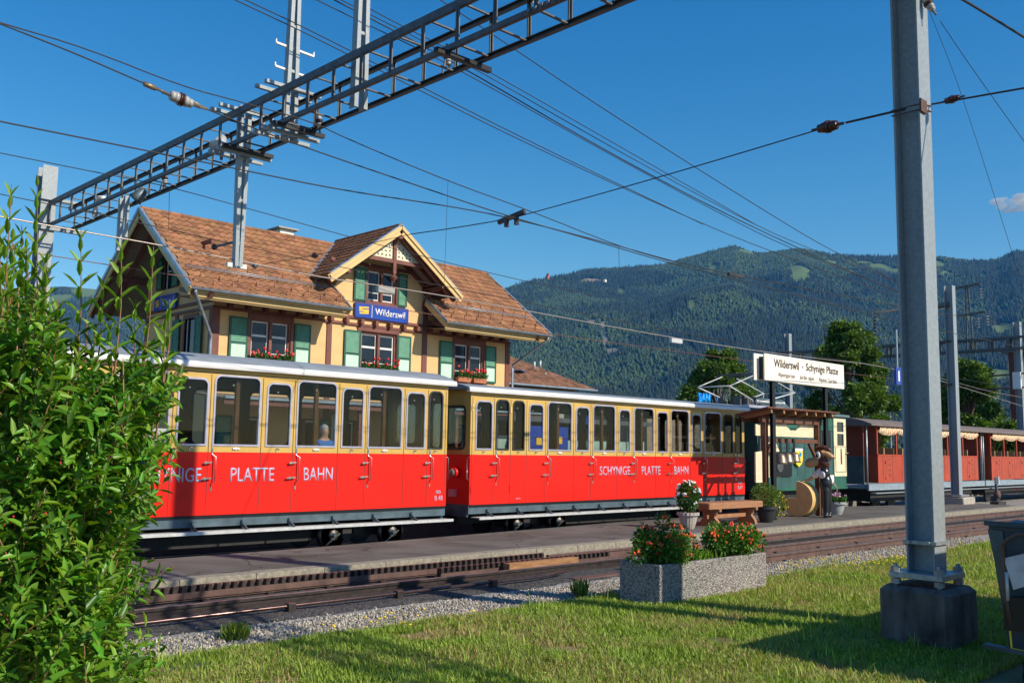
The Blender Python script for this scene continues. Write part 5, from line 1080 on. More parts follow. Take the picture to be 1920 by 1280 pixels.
# ---- wires. each follows the sagging line of a real conductor in a vertical plane along the tracks
WN = 'overhead wires along the tracks'
def wire(label, pts, Y, r=0.011, M_=WIRE, name='overhead_wire', ext=True):
    P_ = [Vector(onY(x, y, Y)) for x, y in pts]
    if ext:
        P_.insert(0, P_[0]+(P_[0]-P_[1]).normalized()*4)
    # smooth
    for _ in range(2):
        Q = [P_[0]]
        for a, c in zip(P_[:-1], P_[1:]): Q += [a.lerp(c, 0.25), a.lerp(c, 0.75)]
        P_ = Q+[P_[-1]]
    o = MB().tube(P_, r, 5).build(name, M_, None, True, org=tuple(P_[0])); return tag(o, label, 'wire', WN)
wire('contact wire reaching the clamp above the dormer from the left', [(0,228),(296,287),(450,318),(640,357),(840,386),(960,409),(1160,461),(1258,489),(1379,516),(1683,574),(1920,612)], 10.3, 0.009)
wire('tensioned wire carrying the large white insulator at upper left', [(0,45),(150,104),(270,157),(390,206),(520,258),(640,300),(800,354),(950,405),(1100,447),(1246,491),(1367,520),(1683,603),(1920,652)], 10.25, 0.009, WIRE)
wire('thin upper wire just above the large insulator at upper left', [(0,43),(160,90),(340,162),(450,191),(590,230),(640,256),(840,340),(983,391),(1160,462),(1258,490)], 10.8, 0.008)
wire('messenger wire crossing the station roof from the left edge', [(0,364),(282,422),(430,456),(624,498),(693,511),(836,537),(962,562),(1150,600),(1483,661),(1700,693),(1920,730)], 15.9, 0.008)
wire('bright contact wire crossing the dormer windows', [(0,406),(135,431),(287,457),(440,487),(600,520),(720,536),(900,566),(1262,634),(1483,667),(1683,688),(1920,762)], 15.8, 0.013, WIREB)
wire('reddish thin wire passing just above the blue station sign', [(0,464),(175,492),(345,519),(560,549),(693,571),(839,594),(1033,627),(1171,645),(1412,678),(1690,712)], 17.6, 0.009, WIRER)
wire('high thin wire over the station ridge', [(0,287),(189,325),(309,348),(461,390),(640,440),(812,486),(974,525),(1110,553)], 19.0, 0.010)
wire('left wire of the pair passing behind the left rising mast', [(440,0),(545,49),(644,98),(753,153),(1009,280),(1317,420),(1442,470),(1683,557)], 13.7, 0.010)
wire('right wire of the pair passing behind the left rising mast', [(455,-2),(552,43),(650,92),(760,148),(1016,277),(1317,420)], 13.6, 0.010)
wire('lowest wire of the bundle under the right part of the gantry', [(593,0),(660,33),(837,117),(1125,280),(1387,420),(1483,466),(1700,553)], 14.8, 0.011)
wire('second wire of the bundle under the right part of the gantry', [(626,0),(845,113),(1129,280),(1395,420),(1700,556)], 14.7, 0.014)
wire('third wire of the bundle under the right part of the gantry', [(639,0),(856,109),(1140,273),(1410,420),(1517,466),(1683,528)], 14.6, 0.010)
wire('topmost wire of the bundle under the right part of the gantry', [(660,-6),(700,22),(862,103),(1150,268),(1415,420)], 14.5, 0.010)
wire('single wire falling from the gantry right end to the far ridge', [(825,0),(936,73),(1140,211),(1473,420),(1567,474),(1683,528)], 11.2, 0.009)
wire('thick wire across the upper right corner', [(1790,-8),(1807,0),(1920,70),(2050,150)], 2.2, 0.009, ext=False)
wire('wire falling from the pole insulator to the right edge', [(1763,40),(1820,125),(1920,265),(2000,375)], 4.0, 0.004, ext=False)
wire('thin wire falling steeply behind the big pole to the ridge', [(1742,20),(1790,140),(1830,260),(1870,385),(1912,520)], 4.4, 0.003, ext=False)
wire('pair of thin wires right of the big pole, upper', [(1700,693),(1790,716),(1860,735),(1920,745)], 15.5, 0.008, WIREB, ext=False)
d0 = Vector(onY(390,206,10.25))-Vector(onY(270,157,10.25))
insul('line_insulator', onY(340,187,10.25), d0, 'large white and brown line insulator at upper left', 1.05)
b = MB(); A_ = Vector(onY(270,157,10.25)); B_ = Vector(onY(325,180,10.25)); C_ = Vector(onY(352,190,10.25)); D_ = Vector(onY(388,205,10.25)); b.tube([A_, A_.lerp(B_, 0.4)], 0.03, 6).tube([A_.lerp(B_,0.4), B_], 0.015, 6).tube([C_+Vector((0,0,.03)), D_], 0.014, 6).tube([C_-Vector((0,0,.03)), D_], 0.014, 6)
tag(b.build('wire_clamp', mat('brass_fitting', (0.30, 0.22, 0.14), 0.4, 0.5, nscale=9), None, True), 'brass tension clamps either side of the large insulator', 'wire clamp')
for px, py, lb in ((598, 228, 'small brown insulator hanging under the gantry right of the left mast'), (309, 335, 'small brown insulator hanging under the gantry above the gable'), (840, 108, 'small insulator hanging under the right part of the gantry')):
    p = Vector(onX(px, py, XG+0.55)); insul('hanging_insulator', p, (0.15, 0, -1), lb, 0.9, 'insulators under the gantry', True)
    tag(MB().bar((p.x-0.1, p.y, zb_-0.02), (p.x, p.y, p.z+0.15), 0.02).build('insulator_link', STEELD, org=tuple(p)), 'steel link holding the '+lb, 'link')
for px, lb in ((560, 'dark channel clamped below the gantry right of the left mast'), (433, 'dark channel clamped below the gantry beside the hanging mast'), (1005-0, 'dark channel below the gantry right end')):
    y = onX(px, 200 if px < 900 else 20, XG)[1] if px != 433 else h[1]-0.25
    if px == 560: y = m1[1]-0.35
    if px > 900: y = onX(838, 95, XG)[1]
    tag(MB().box(XG-0.2, XG+GW+0.18, y-0.04, y+0.04, zb_-0.08, zb_-0.01).build('clamp_channel', BLACKS, org=(XG, y, zb_)), lb, 'clamp', 'dark channels below the gantry')
# cross-span wire from the big pole
def span(label, a, c, r=0.008, sag=0.0, M_=WIRE):
    a = Vector(a); c = Vector(c); P_ = [a.lerp(c, i/10)-Vector((0,0,sag*math.sin(PI*i/10))) for i in range(11)]
    return tag(MB().tube(P_, r, 5).build('span_wire', M_, None, True, org=tuple(a)), label, 'wire', 'cross span wires')
pa = Vector((PX_-0.17, PY_+0.0, zc)); pi_ = Vector(onX(1552, 238, PX_)); pc = Vector(onX(960, 409, PX_)); pd = Vector(onX(770, 439, PX_)); pe_ = Vector(onX(478, 498, XG+0.3+1.2))
span('thick span rod from the big pole to the dark insulator', pa, pi_.lerp(pa, 0.25), 0.014); insul('line_insulator', pi_, pi_-pa, 'dark line insulator on the span wire left of the big pole', 1.0, None, False)
span('span wire from the dark insulator to the clamp above the dormer', pi_, pc, 0.008, 0.02); span('span wire from the clamp down to the station dormer', pc, pd, 0.009, 0.01)
span('thin span wire running in front of the roof toward the hanging mast', pd, pe_, 0.006, 0.03)
insul('line_insulator', onX(590, 479, 9.7), (0.1, 1, 0.1), 'small insulator in front of the left roof slope', 0.7, None, False)
insul('line_insulator', pe_, (0, 1, 0.1), 'small insulator beside the foot of the hanging mast', 0.7, None, True)
b = MB(); b.bar(pc+Vector((0,-.28,.06)), pc+Vector((0,.3,-.02)), 0.05, 0.07).tube([pc+Vector((0,-.1,-.12)), pc+Vector((0,-.1,.05))], 0.04, 6).tube([pc+Vector((0,.12,-.12)), pc+Vector((0,.12,.05))], 0.04, 6)
tag(b.build('crossing_clamp', RAILD), 'dark crossing clamp where the wires meet in the sky above the dormer', 'clamp')
p = Vector(onY(1379, 517, 10.28)); tag(MB().bar(p-Vector((.25,0,0)), p+Vector((.3,0,.02)), 0.06, 0.06).build('crossing_clamp', RAILD, org=tuple(p)), 'dark clamp on the wires in front of the mountain ridge', 'clamp')
p = Vector(onY(722, 537, 15.8)); b = MB().box(p.x-0.2, p.x+0.22, p.y-0.05, p.y+0.05, p.z-0.14, p.z-0.02).tube([p+Vector((-.12,0,0)), p+Vector((-.1,0,-.05))], 0.03, 6); tag(b.build('section_clamp', mat('worn_pale_clamp', (0.35, 0.33, 0.30), 0.5, 0.3), org=tuple(p)), 'pale clamp on the bright wire in front of the dormer window', 'clamp')
p = Vector(onY(1267, 635, 15.8)); tag(MB().box(p.x-0.25, p.x+0.25, p.y-0.05, p.y+0.05, p.z-0.12, p.z+0.0).build('section_clamp', GALVB, org=tuple(p)), 'pale clamp on the bright wire in front of the mountain', 'clamp')
for (x0, y0, x1, y1, Y, lb) in ((840,340,833,530,15.85,'thin vertical dropper right of the dormer'),(318,350,316,430,15.9,'thin vertical dropper above the gable'),(1160,462,1161,500,10.3,'thin vertical dropper in the sky left of the summit')):
    tag(MB().tube([onY(x0,y0,Y), onY(x1,y1,Y)], 0.005, 4).build('dropper', WIRE, org=tuple(onY(x0,y0,Y))), lb, 'wire')
pr_ = Vector((PX_+0.1, PY_-0.17, onX(1745,190,PX_)[2])); q_ = pr_+Vector((0.02, -1.6, 0.06))
tg = onX(1920, 177, PX_+0.1); span('span rod running right from the big pole out of the picture', pr_, Vector((PX_+0.1, tg[1]-0.6, tg[2]+0.02)), 0.011)
insul('line_insulator', pr_+Vector((0, -0.22, 0.0)), (0, -1, 0.05), 'dark line insulator on the right side of the big pole', 0.6, None, False)
p = onX(1741, 8, PX_); insul('line_insulator', p, (0.1, -0.25, -0.5), 'grey insulator at the top of the big pole', 0.7)
# second mast at the platform end
t_ = thing('catenary_pole', 'slim grey steel pole on a small concrete block beyond the platform end', 'pole', (35.9, 13.7, 0))
b = MB(); hbeam(b, 35.9, 13.7, 0.33, 7.95, 0.30, 0.02); b.build('shaft', POLEP, t_); MB().box(35.5, 36.3, 13.4, 14.0, 0.28, 0.33).build('base_plate', GALV, t_); MB().cbox(35.45, 36.55, 13.3, 14.1, -0.4, 0.24, 0.03).build('concrete_block', CONCL, t_)
for z, l_ in ((7.2, 1.6), (5.9, 1.0), (4.3, 1.3)): MB().tube([(35.8, 13.7, z), (35.6, 13.7+l_, z-0.15)], 0.04, 6).build('side_arm', RUST, t_)
# cantilever arm left of the big pole, carried by the same far mast
p0 = Vector(onY(1640, 586, 15.8)); t_ = thing('cantilever_arm', 'dark cantilever arm with a chain of brown insulators left of the big pole', 'cantilever', tuple(p0))
MB().bar(p0, (35.9, 13.75, p0.z+0.35), 0.10, 0.09).build('arm', STEELD, t_)
b = MB()
for i in range(6): b.lathe([(0.02,0),(0.07,0.03),(0.02,0.06)], (p0.x, p0.y, p0.z-0.2-i*0.13), 8)
b.build('insulator', PORCB, t_); MB().tube([p0, p0-Vector((0,0,1.0))], 0.01, 5).build('rod', STEELD, t_)
# platform number sign "1"
p = onY(1683, 705, 15.8); t_ = thing('platform_number_sign', 'small blue sign with white number 1 left of the big pole', 'sign', tuple(p))
MB().box(p[0]-0.22, p[0]+0.22, 15.75, 15.85, p[2]-0.33, p[2]+0.33).build('sign_board', BLUE, t_); text('1', p[0]-0.07, p[0]+0.05, p[2]-0.2, p[2]+0.2, 15.745, WHITE, t_); MB().box(p[0]-0.04, p[0]+0.04, 15.78, 15.82, p[2]+0.33, p[2]+1.8).build('hanger', GALV, t_)
# far gantry across the line
fx = 55.0; t_ = thing('catenary_gantry', 'distant grey gantry in front of the mountain at the right', 'gantry', (fx, 18, -0.2))
for x in (fx, fx+0.5):
    for z in (8.05, 7.45): MB().box(x-0.05, x+0.05, 16.5, 32, z, z+0.13).build('chord', STEELD, t_)
    for y in np.arange(17, 32, 0.95): MB().box(x-0.03, x+0.03, y, y+0.16, 7.55, 8.1).build('upright', STEELD, t_)
for y, zt2 in ((17.6, 8.95), (31.3, 9.35)): b = MB(); hbeam(b, fx+0.25, y, -0.2, zt2, 0.34); b.build('end_post', POLEP, t_)
py_ = onX(1815, 600, fx+0.2); b = MB().bar((fx+0.2, py_[1]+0.12, 7.3), (fx+0.2, py_[1]+0.05, 11.3), 0.07).bar((fx+0.2, py_[1]-0.25, 7.3), (fx+0.2, py_[1]-0.05, 11.3), 0.07)
for z, l_ in ((11.15, 1.0), (9.55, 1.3)): b.bar((fx+0.2, py_[1]+l_*0.9, z-0.05), (fx+0.2, py_[1]-l_*0.75, z+0.1), 0.11)
b.build('line_mast', STEELD, t_)
b = MB()
for y, z in ((1.0, 11.0), (-0.8, 11.15), (-0.6, 9.5), (-1.1, 9.6)):
    for i in range(4): b.lathe([(0.02,0),(0.09,0.04),(0.02,0.08)], (fx+0.2, py_[1]+y*0.95, z-0.25-0.16*i), 8)
b.build('insulator', PORC, t_)
tag(MB().box(fx-0.35, fx-0.2, 17.35, 17.75, 5.3, 6.2).build('signal_box', WHITE, org=(fx, 17.5, 5)), 'small white box on the far right gantry post', 'box')
for (a, c, z, lb) in ((19.0, 16.9, 6.1, 'upper'), (19.9, 16.9, 5.35, 'lower')): tag(MB().tube([(fx-0.2, a, z-0.05), (fx-0.2, c, z+0.05)], 0.05, 6).build('steady_arm', RUST, org=(fx, c, z)), lb+' rusty steady arm by the far right gantry post', 'arm')
# ================================================================ PLATFORM OBJECTS
YS = 13.05
t_ = thing('route_sign', 'long cream sign Wilderswil Schynige Platte on two black posts', 'sign', (23.8, YS, 0))
MB().box(21.67, 25.97, YS-0.10, YS-0.06, 3.56, 4.25).build('front_board', CREAMS, t_, bevel=0.008)
MB().box(21.5, 25.9, YS+0.10, YS+0.14, 3.56, 4.25).build('back_board', CREAMS, t_, bevel=0.008)
b = MB(); b.box(21.72, 25.92, YS-0.06, YS+0.10, 3.60, 3.63).box(21.74, 21.77, YS-0.06, YS+0.10, 3.63, 4.18); b.build('frame', BLACKS, t_)
def ser(s, x0, x1, z0, z1, m_, bold=0.0): text(s, x0, x1, z0, z1, YS-0.101, m_, t_, bold=bold)
INK = mat('brown_ink', (0.05, 0.022, 0.018), 0.6); INK2 = mat('faded_brown_ink', (0.16, 0.10, 0.085), 0.6)
ser('Wilderswil', 22.12, 23.40, 3.93, 4.15, INK, 0.014); ser('•', 23.58, 23.64, 4.00, 4.05, INK); ser('Schynige Platte', 23.78, 25.62, 3.88, 4.15, INK, 0.014)
ser('Alpengarten  ·  Jardin alpin  ·  Alpine Garden', 22.32, 25.52, 3.66, 3.81, INK2)
b = MB(); y = YS-0.102
for a in ((21.76,25.88,3.625,3.632),(21.76,25.88,4.178,4.185)): b.box(a[0], a[1], y, y+0.003, a[2], a[3])
for x in (21.76, 25.873): b.box(x, x+0.007, y, y+0.003, 3.632, 4.178)
b.build('border_line', INK2, t_)
for x in (22.2, 25.02): b = MB(); b.box(x-0.07, x+0.07, YS-0.045, YS-0.035, 0, 3.56).box(x-0.07, x+0.07, YS+0.035, YS+0.045, 0, 3.56).box(x-0.006, x+0.006, YS-0.035, YS+0.035, 0, 3.56); b.build('post', BLACKS, t_)
# bell stand
K0, K1, YK = 22.05, 24.98, 13.25
ks = thing('bell_stand', 'red-brown timber stand with small roof and hanging cow bells', 'bell stand', (23.5, YK, 0))
for x in (K0, K1-0.14): MB().box(x, x+0.14, YK-0.07, YK+0.07, 0, 2.62).build('post', KIOSKW, ks, bevel=0.008)
MB().box(K0-0.12, K1+0.12, YK-0.06, YK+0.06, 2.50, 2.66).build('top_beam', KIOSKW, ks, bevel=0.008); MB().box(K0+0.14, K1-0.14, YK-0.05, YK+0.05, 1.98, 2.09).build('bell_rail', KIOSKW, ks, bevel=0.006)
MB().add([(K0-0.45,YK-0.42,2.84),(K1+0.45,YK-0.42,2.84),(K1+0.45,YK+0.55,2.66),(K0-0.45,YK+0.55,2.66),(K0-0.45,YK-0.42,2.88),(K1+0.45,YK-0.42,2.88),(K1+0.45,YK+0.55,2.70),(K0-0.45,YK+0.55,2.70)], [(0,3,2,1),(4,5,6,7),(0,1,5,4),(1,2,6,5),(2,3,7,6),(3,0,4,7)]).build('roof', KIOSKW, ks)
for i, x in enumerate((K0-0.2, K0+0.42, K0+1.0, K0+1.6, K0+2.1, K0+2.6, K1+0.1)): MB().bar((x, YK-0.38, 2.775), (x, YK+0.5, 2.62), 0.07, 0.10).build('rafter', ORANGEW, ks)
MB().box(K0-0.3, K1+0.3, YK+0.40, YK+0.46, 2.5, 2.62).build('rear_beam', KIOSKW, ks)
sc = [(K0-0.25, 2.15), (K1-0.16, 2.15), (K1-0.16, 2.50), (K0+2.05, 2.50)]
for i in range(9): a = PI*i/8; sc.append((K0+1.65+0.35*math.cos(a), 2.50-0.17*math.sin(a)-(0.03 if i % 2 else 0)))
sc += [(K0-0.25, 2.44)]
MB().prism(sc, YK+0.06, YK+0.09).build('scalloped_board', PALEW, ks)
MB().bar((K0+0.1, YK, 1.62), (K0+0.45, YK, 1.98), 0.07, 0.08).build('brace', KIOSKW, ks); MB().bar((K1-0.1, YK, 1.5), (K1-0.55, YK, 1.98), 0.07, 0.08).build('brace', KIOSKW, ks)
MB().prism([(K0-0.4,0.95),(K0-0.1,0.95),(K0-0.1,1.75),(K0-0.4,1.72)], YK-0.02, YK+0.02).build('loco_panel_board', PALEW, ks)  # stands in for the locomotive's cream panel seen past the stand
for i, (x, z) in enumerate(((K0+0.72, 1.70), (K0+1.06, 1.72), (K0+1.42, 1.74))):
    bl = thing('cow_bell', ('left', 'middle', 'right')[i]+' of three brass cow bells hanging from the timber stand', 'bell', (x, YK-0.08, z), 'cow bells on the stand')
    MB().lathe([(0.02,0.0),(0.10,-0.02),(0.13,-0.09),(0.155,-0.22),(0.185,-0.28),(0.17,-0.28),(0.12,-0.1)], (x, YK-0.08, z), 18).build('bell_body', mat('bell_metal', (0.26, 0.21, 0.16), 0.4, 0.6, nscale=7, namt=0.2), bl, True)
    MB().box(x-0.05, x+0.05, YK-0.09, YK-0.075, z, 2.08).box(x-0.05, x+0.05, YK-0.09, YK+0.06, 2.08, 2.10).build('strap', BLACKS, bl)
# bench
bn = thing('bench', 'rustic brown timber bench between the two flower pots', 'bench', (21.3, 12.9, 0))
bx0, bx1 = 18.65, 20.95; BY = 12.85
MB().cbox(bx0, bx1, BY-0.24, BY+0.24, 0.40, 0.545, 0.02).build('seat', BENCHW, bn)
for x in (bx0+0.32, bx1-0.42):
    MB().panel([(BY-0.27,0),(BY+0.27,0),(BY+0.24,0.1),(BY+0.15,0.2),(BY+0.2,0.4),(BY-0.2,0.4),(BY-0.15,0.2),(BY-0.24,0.1)], [], x, 0.10, 'X').build('leg', BENCHW, bn, bevel=0.006)
    MB().box(x+0.01, x+0.09, BY-0.29, BY+0.29, 0.335, 0.40).build('crosspiece', BENCHW, bn)
MB().box(bx0+0.2, bx1-0.25, BY-0.04, BY+0.04, 0.17, 0.27).build('stretcher', BENCHW, bn, bevel=0.006)
# potted plants
def foliage_cluster(cx, cy, cz, r, n, ln, wd, M_, parent, name='foliage', sq=(1,1,1), up=0.3, shell=0.35):
    d = unit(n); rad = r*(shell+(1-shell)*rng.uniform(0, 1, n)**0.6); C = np.array([cx, cy, cz])+d*rad[:, None]*np.array(sq)
    V, F = leaves(C, d+np.array([0, 0, up])+unit(n)*0.7, unit(n)+np.array([0, 0, 0.6]), rng.uniform(ln*0.6, ln*1.2, n), rng.uniform(wd*0.6, wd*1.2, n)); return npmesh(name, V, F, M_, parent)
def pot(name, label, x, y, r, hgt, M_, rib, plant):
    t_ = thing(name, label, 'potted plant', (x, y, 0)); MB().lathe([(r*0.55,0),(r*0.72,hgt*0.3),(r*0.9,hgt*0.8),(r*1.06,hgt*0.82),(r*1.06,hgt),(r*0.94,hgt),(r*0.9,hgt*0.9)], (x, y, 0), 36, rib=rib).build('pot', M_, t_, False)
    MB().lathe([(r*0.88,0),(r*0.88,0.01)], (x, y, hgt*0.88), 20).build('soil', SOIL, t_)
    plant(t_, x, y, hgt); return t_
def pl_white(t_, x, y, h_):
    foliage_cluster(x, y, h_+0.34, 0.29, 1500, 0.07, 0.035, LEAFD, t_, sq=(0.85, 0.85, 1.15)); MB().tube([(x, y, h_*0.9), (x, y, h_+0.4)], 0.015, 6).build('stem', BARK, t_)
    b = MB(); 
    for _ in range(26):
        a = random.uniform(0, 2*PI); e = random.uniform(-0.4, 1.3); c = (x+0.28*math.cos(a)*math.cos(e), y+0.28*math.sin(a)*math.cos(e), h_+0.34+0.38*math.sin(e))
        for _k in range(6): b.ball((c[0]+random.gauss(0,.018), c[1]+random.gauss(0,.018), c[2]+random.gauss(0,.016)), random.uniform(0.012, 0.024), 6, 4)
    b.build('blossom', WHITF, t_)
pot('flower_pot', 'ribbed grey stone pot with white flowers at the left end of the bench', 17.97, 12.72, 0.225, 0.36, POTG, 0.05, pl_white)
def pl_yel(t_, x, y, h_):
    foliage_cluster(x-0.05, y, h_+0.25, 0.36, 1500, 0.05, 0.028, leafmat('olive_leaf', (0.12, 0.20, 0.03), 0.4, 0.3), t_, sq=(1, 1, 0.85)); foliage_cluster(x+0.38, y-0.05, h_+0.05, 0.30, 800, 0.05, 0.028, MATS['olive_leaf'], t_, sq=(0.8, 1, 1.1))
    b = MB(); 
    for _ in range(30): a = random.uniform(0, 2*PI); c = (x+0.28+0.32*math.cos(a), y-0.2-random.uniform(0,.1), h_+0.05+0.3*math.sin(a)*random.uniform(0.2,1)); b.ball(c, 0.018, 6, 4)
    b.build('blossom', YELF, t_)
pot('flower_pot', 'black plastic pot with yellow flowering plant beside the left sign post', 21.30, 12.74, 0.27, 0.40, POTB, 0.0, pl_yel)
def pl_pink(t_, x, y, h_):
    n = 300; C = np.array([x, y, h_*0.9])+np.stack([rng.normal(0, 0.12, n), rng.normal(0, 0.12, n), np.zeros(n)], 1); V, F = leaves(C, np.stack([rng.normal(0, .5, n), rng.normal(0, .5, n), np.ones(n)], 1), unit(n), rng.uniform(.12, .26, n), rng.uniform(.02, .035, n)); npmesh('foliage', V, F, LEAFD, t_)
    b = MB()
    for _ in range(30): b.ball((x+random.gauss(0,.13), y+random.gauss(0,.12), h_+random.uniform(.14,.24)), 0.025, 6, 4)
    b.build('blossom', PINKF, t_)
pot('flower_pot', 'light grey tub with pink flowers beside the right sign post', 25.9, 13.25, 0.28, 0.36, mat('light_grey_tub', (0.36, 0.37, 0.38), 0.5), 0.0, pl_pink)
# cheese seat and carved cow figure
ch = thing('cheese_seat', 'giant yellow cheese wheel seat with a quarter cut away', 'cheese seat', (24.2, 13.3, 0))
R0 = 0.475; cy, cz = 13.42-0.03, 0.475; pts = [(cy, cz)]; 
for i in range(33):
    a = math.radians(90-270*i/32); yy = cy+R0*math.cos(a)*-1; zz = cz+R0*math.sin(a)
    pts.append((cy-R0*math.cos(a)*1.0 if False else cy-R0*math.sin(math.radians(270*i/32)), cz+R0*math.cos(math.radians(270*i/32))))
MB().panel(pts, [], 23.95, 0.40, 'X').build('cheese_body', CHEESE, ch, bevel=0.012)
cf = thing('cow_statue', 'painted carved cow figure in dark suit leaning on the cheese seat', 'statue', (24.7, 12.95, 0))
SKF = 1.45
def skin(name, joints, edges, M_, parent, sub=2):
    off = Vector(WLOC[parent.name]); me = bpy.data.meshes.new(name); me.from_pydata([tuple(Vector(j[0])-off) for j in joints], edges, []); o = bpy.data.objects.new(name, me); COL.objects.link(o); o.parent = parent; me.materials.append(M_)
    sk = o.modifiers.new('skin', 'SKIN'); sk.use_smooth_shade = True
    for i, j in enumerate(joints): r = j[1]; r = tuple(q*SKF for q in r) if not np.isscalar(r) else r*SKF; me.skin_vertices[0].data[i].radius = (r, r) if np.isscalar(r) else r
    me.skin_vertices[0].data[0].use_root = True
    sb = o.modifiers.new('sub', 'SUBSURF'); sb.levels = sub; sb.render_levels = sub; return o
sx, sy = 24.36, 12.74
def blob(name, parts, M_, parent, vox=0.018):
    """fused smooth carved form from overlapping balls and tapered limbs"""
    b = MB()
    for p in parts:
        if p[0] == 'b': b.ball(p[1], p[2], 14, 10, p[3] if len(p) > 3 else (1, 1, 1))
        else:
            a, c, r0, r1 = p[1:5]; b.tube([a, c], r0, 12, True, r1); b.ball(a, r0, 12, 8); b.ball(c, r1, 12, 8)
    o = b.build(name, M_, parent, True); m_ = o.modifiers.new('fuse', 'REMESH'); m_.mode = 'VOXEL'; m_.voxel_size = vox; m_.use_smooth_shade = True
    q = o.modifiers.new('smooth', 'SMOOTH'); q.factor = 0.6; q.iterations = 6; return o
BRN = mat('brown_gloss', (0.10, 0.030, 0.016), 0.22); TAN = mat('tan_gloss', (0.60, 0.36, 0.16), 0.3); TAN2 = mat('tan_muzzle', (0.55, 0.30, 0.13), 0.32, nscale=3); WGL = mat('white_gloss', (0.8, 0.8, 0.78), 0.3); SUIT = mat('black_suit_gloss', (0.018, 0.020, 0.024), 0.25)
P = lambda dx, dy, z: (sx+dx, sy+dy, z)
blob('body', [('b', P(0,0,0.92), 0.2, (0.95,0.85,1.3)), ('b', P(-.02,.02,1.18), 0.17, (1,0.9,1.1)), ('t', P(-.07,-.02,.75), P(-.09,-.04,.10), 0.115, 0.075), ('t', P(.09,0,.75), P(.12,-.02,.10), 0.115, 0.075), ('b', P(-.13,-.06,.06), 0.075, (1.5,1,.75)), ('b', P(.08,-.06,.06), 0.075, (1.5,1,.75)), ('t', P(-.02,.02,1.2), P(-.02,.03,1.36), 0.1, 0.09)], SUIT, cf)
blob('sleeve', [('t', P(-.06,.08,1.24), P(-.12,.24,1.12), 0.105, 0.09), ('b', P(-.15,.02,1.15), 0.09, (0.5,1.1,1.3))], WGL, cf)
blob('hand', [('t', P(-.13,.26,1.09), P(-.16,.42,0.995), 0.055, 0.045), ('b', P(-.16,.47,0.985), 0.05, (1,1.2,.6)), ('t', P(-.18,.49,.98), P(-.2,.56,.97), 0.02, 0.016), ('t', P(-.15,.5,.98), P(-.16,.575,.97), 0.02, 0.016), ('t', P(-.12,.49,.98), P(-.12,.56,.97), 0.02, 0.016), ('t', P(-.10,.46,.985), P(-.07,.50,.975), 0.018, 0.015)], TAN, cf, 0.012)
blob('head', [('b', P(-.03,.03,1.46), 0.165, (1,1.05,1)), ('b', P(-.05,.07,1.66), 0.165, (1,1,1.15)), ('t', P(-.04,.05,1.3), P(-.03,.04,1.45), 0.10, 0.13)], BRN, cf)
blob('muzzle', [('t', P(-.10,.18,1.50), P(-.15,.36,1.46), 0.11, 0.135), ('b', P(-.17,.40,1.44), 0.13, (1,0.8,0.9))], TAN2, cf)
blob('ear', [('t', P(-.07,-.02,1.74), P(-.06,-.2,1.64), 0.085, 0.07), ('t', P(-.06,-.2,1.64), P(-.04,-.32,1.60), 0.06, 0.02), ('b', P(-.13,.03,1.72), 0.08, (0.7,1,1.1))], TAN, cf)
blob('hair_tuft', [('b', P(-.06,.16,1.86), 0.085, (1,1.2,.8)), ('b', P(-.05,.03,1.88), 0.09, (1,1.2,.75)), ('b', P(-.04,-.10,1.82), 0.075, (1,1.2,.9))], BRN, cf)
MB().ball(P(-.215,.10,1.665), 0.07, 12, 8, (0.4,1,1.45)).build('eye', WGL, cf, True); MB().ball(P(-.24,.115,1.65), 0.035, 10, 6, (0.5,1,1.4)).build('pupil', BLACKS, cf, True)
MB().tube([P(.16,-.13,0.95),P(.22,-.2,0.8),P(.24,-.2,0.5)], 0.015, 6).build('tail', TAN, cf, True)
def skin(name, joints, edges, M_, parent, sub=2):
    off = Vector(WLOC[parent.name]); me = bpy.data.meshes.new(name); me.from_pydata([tuple(Vector(j[0])-off) for j in joints], edges, []); o = bpy.data.objects.new(name, me); COL.objects.link(o); o.parent = parent; me.materials.append(M_)
    sk = o.modifiers.new('skin', 'SKIN'); sk.use_smooth_shade = True
    for i, j in enumerate(joints): r = j[1]; r = tuple(q*SKF for q in r) if not np.isscalar(r) else r*SKF; me.skin_vertices[0].data[i].radius = (r, r) if np.isscalar(r) else r
    me.skin_vertices[0].data[0].use_root = True
    sb = o.modifiers.new('sub', 'SUBSURF'); sb.levels = sub; sb.render_levels = sub; return o
# point lever
t_ = thing('point_lever', 'small point lever with round weight beyond the platform end', 'point lever', (37.3, 12.9, 0))
MB().box(37.1, 37.9, 12.7, 13.0, -0.2, 0.08).build('base', RAILD, t_, bevel=0.01); MB().bar((37.4,12.85,0.1),(37.35,12.85,0.95),0.07,0.1).build('lever', SILLG, t_); MB().lathe([(0.14,-0.08),(0.16,0),(0.14,0.08)], (37.45,12.85,0.32), 14, 'Y').build('weight', RUST, t_, True); MB().bar((37.3,12.78,0.72),(37.28,12.78,0.98),0.12,0.05).build('white_grip', WHITE, t_)
# ================================================================ STATION FORECOURT SEEN THROUGH THE TRAIN
t_ = thing('mural_board', 'painted mural board with blue sky on the station wall behind the train', 'mural', (17.8, 27.2, 0.9))
MB().box(17.05+1.1, 18.6+0.1, 27.25, 27.3, 0.9, 2.75).build('panel', mat('mural_cream', (0.75, 0.62, 0.48), 0.6), t_); MB().prism([(18.2,1.7),(18.65,1.75),(18.65,2.7),(18.2,2.7)], 27.235, 27.249).build('sky_part', mat('mural_blue', (0.10, 0.42, 0.55), 0.6, nscale=1.5, namt=0.3), t_)
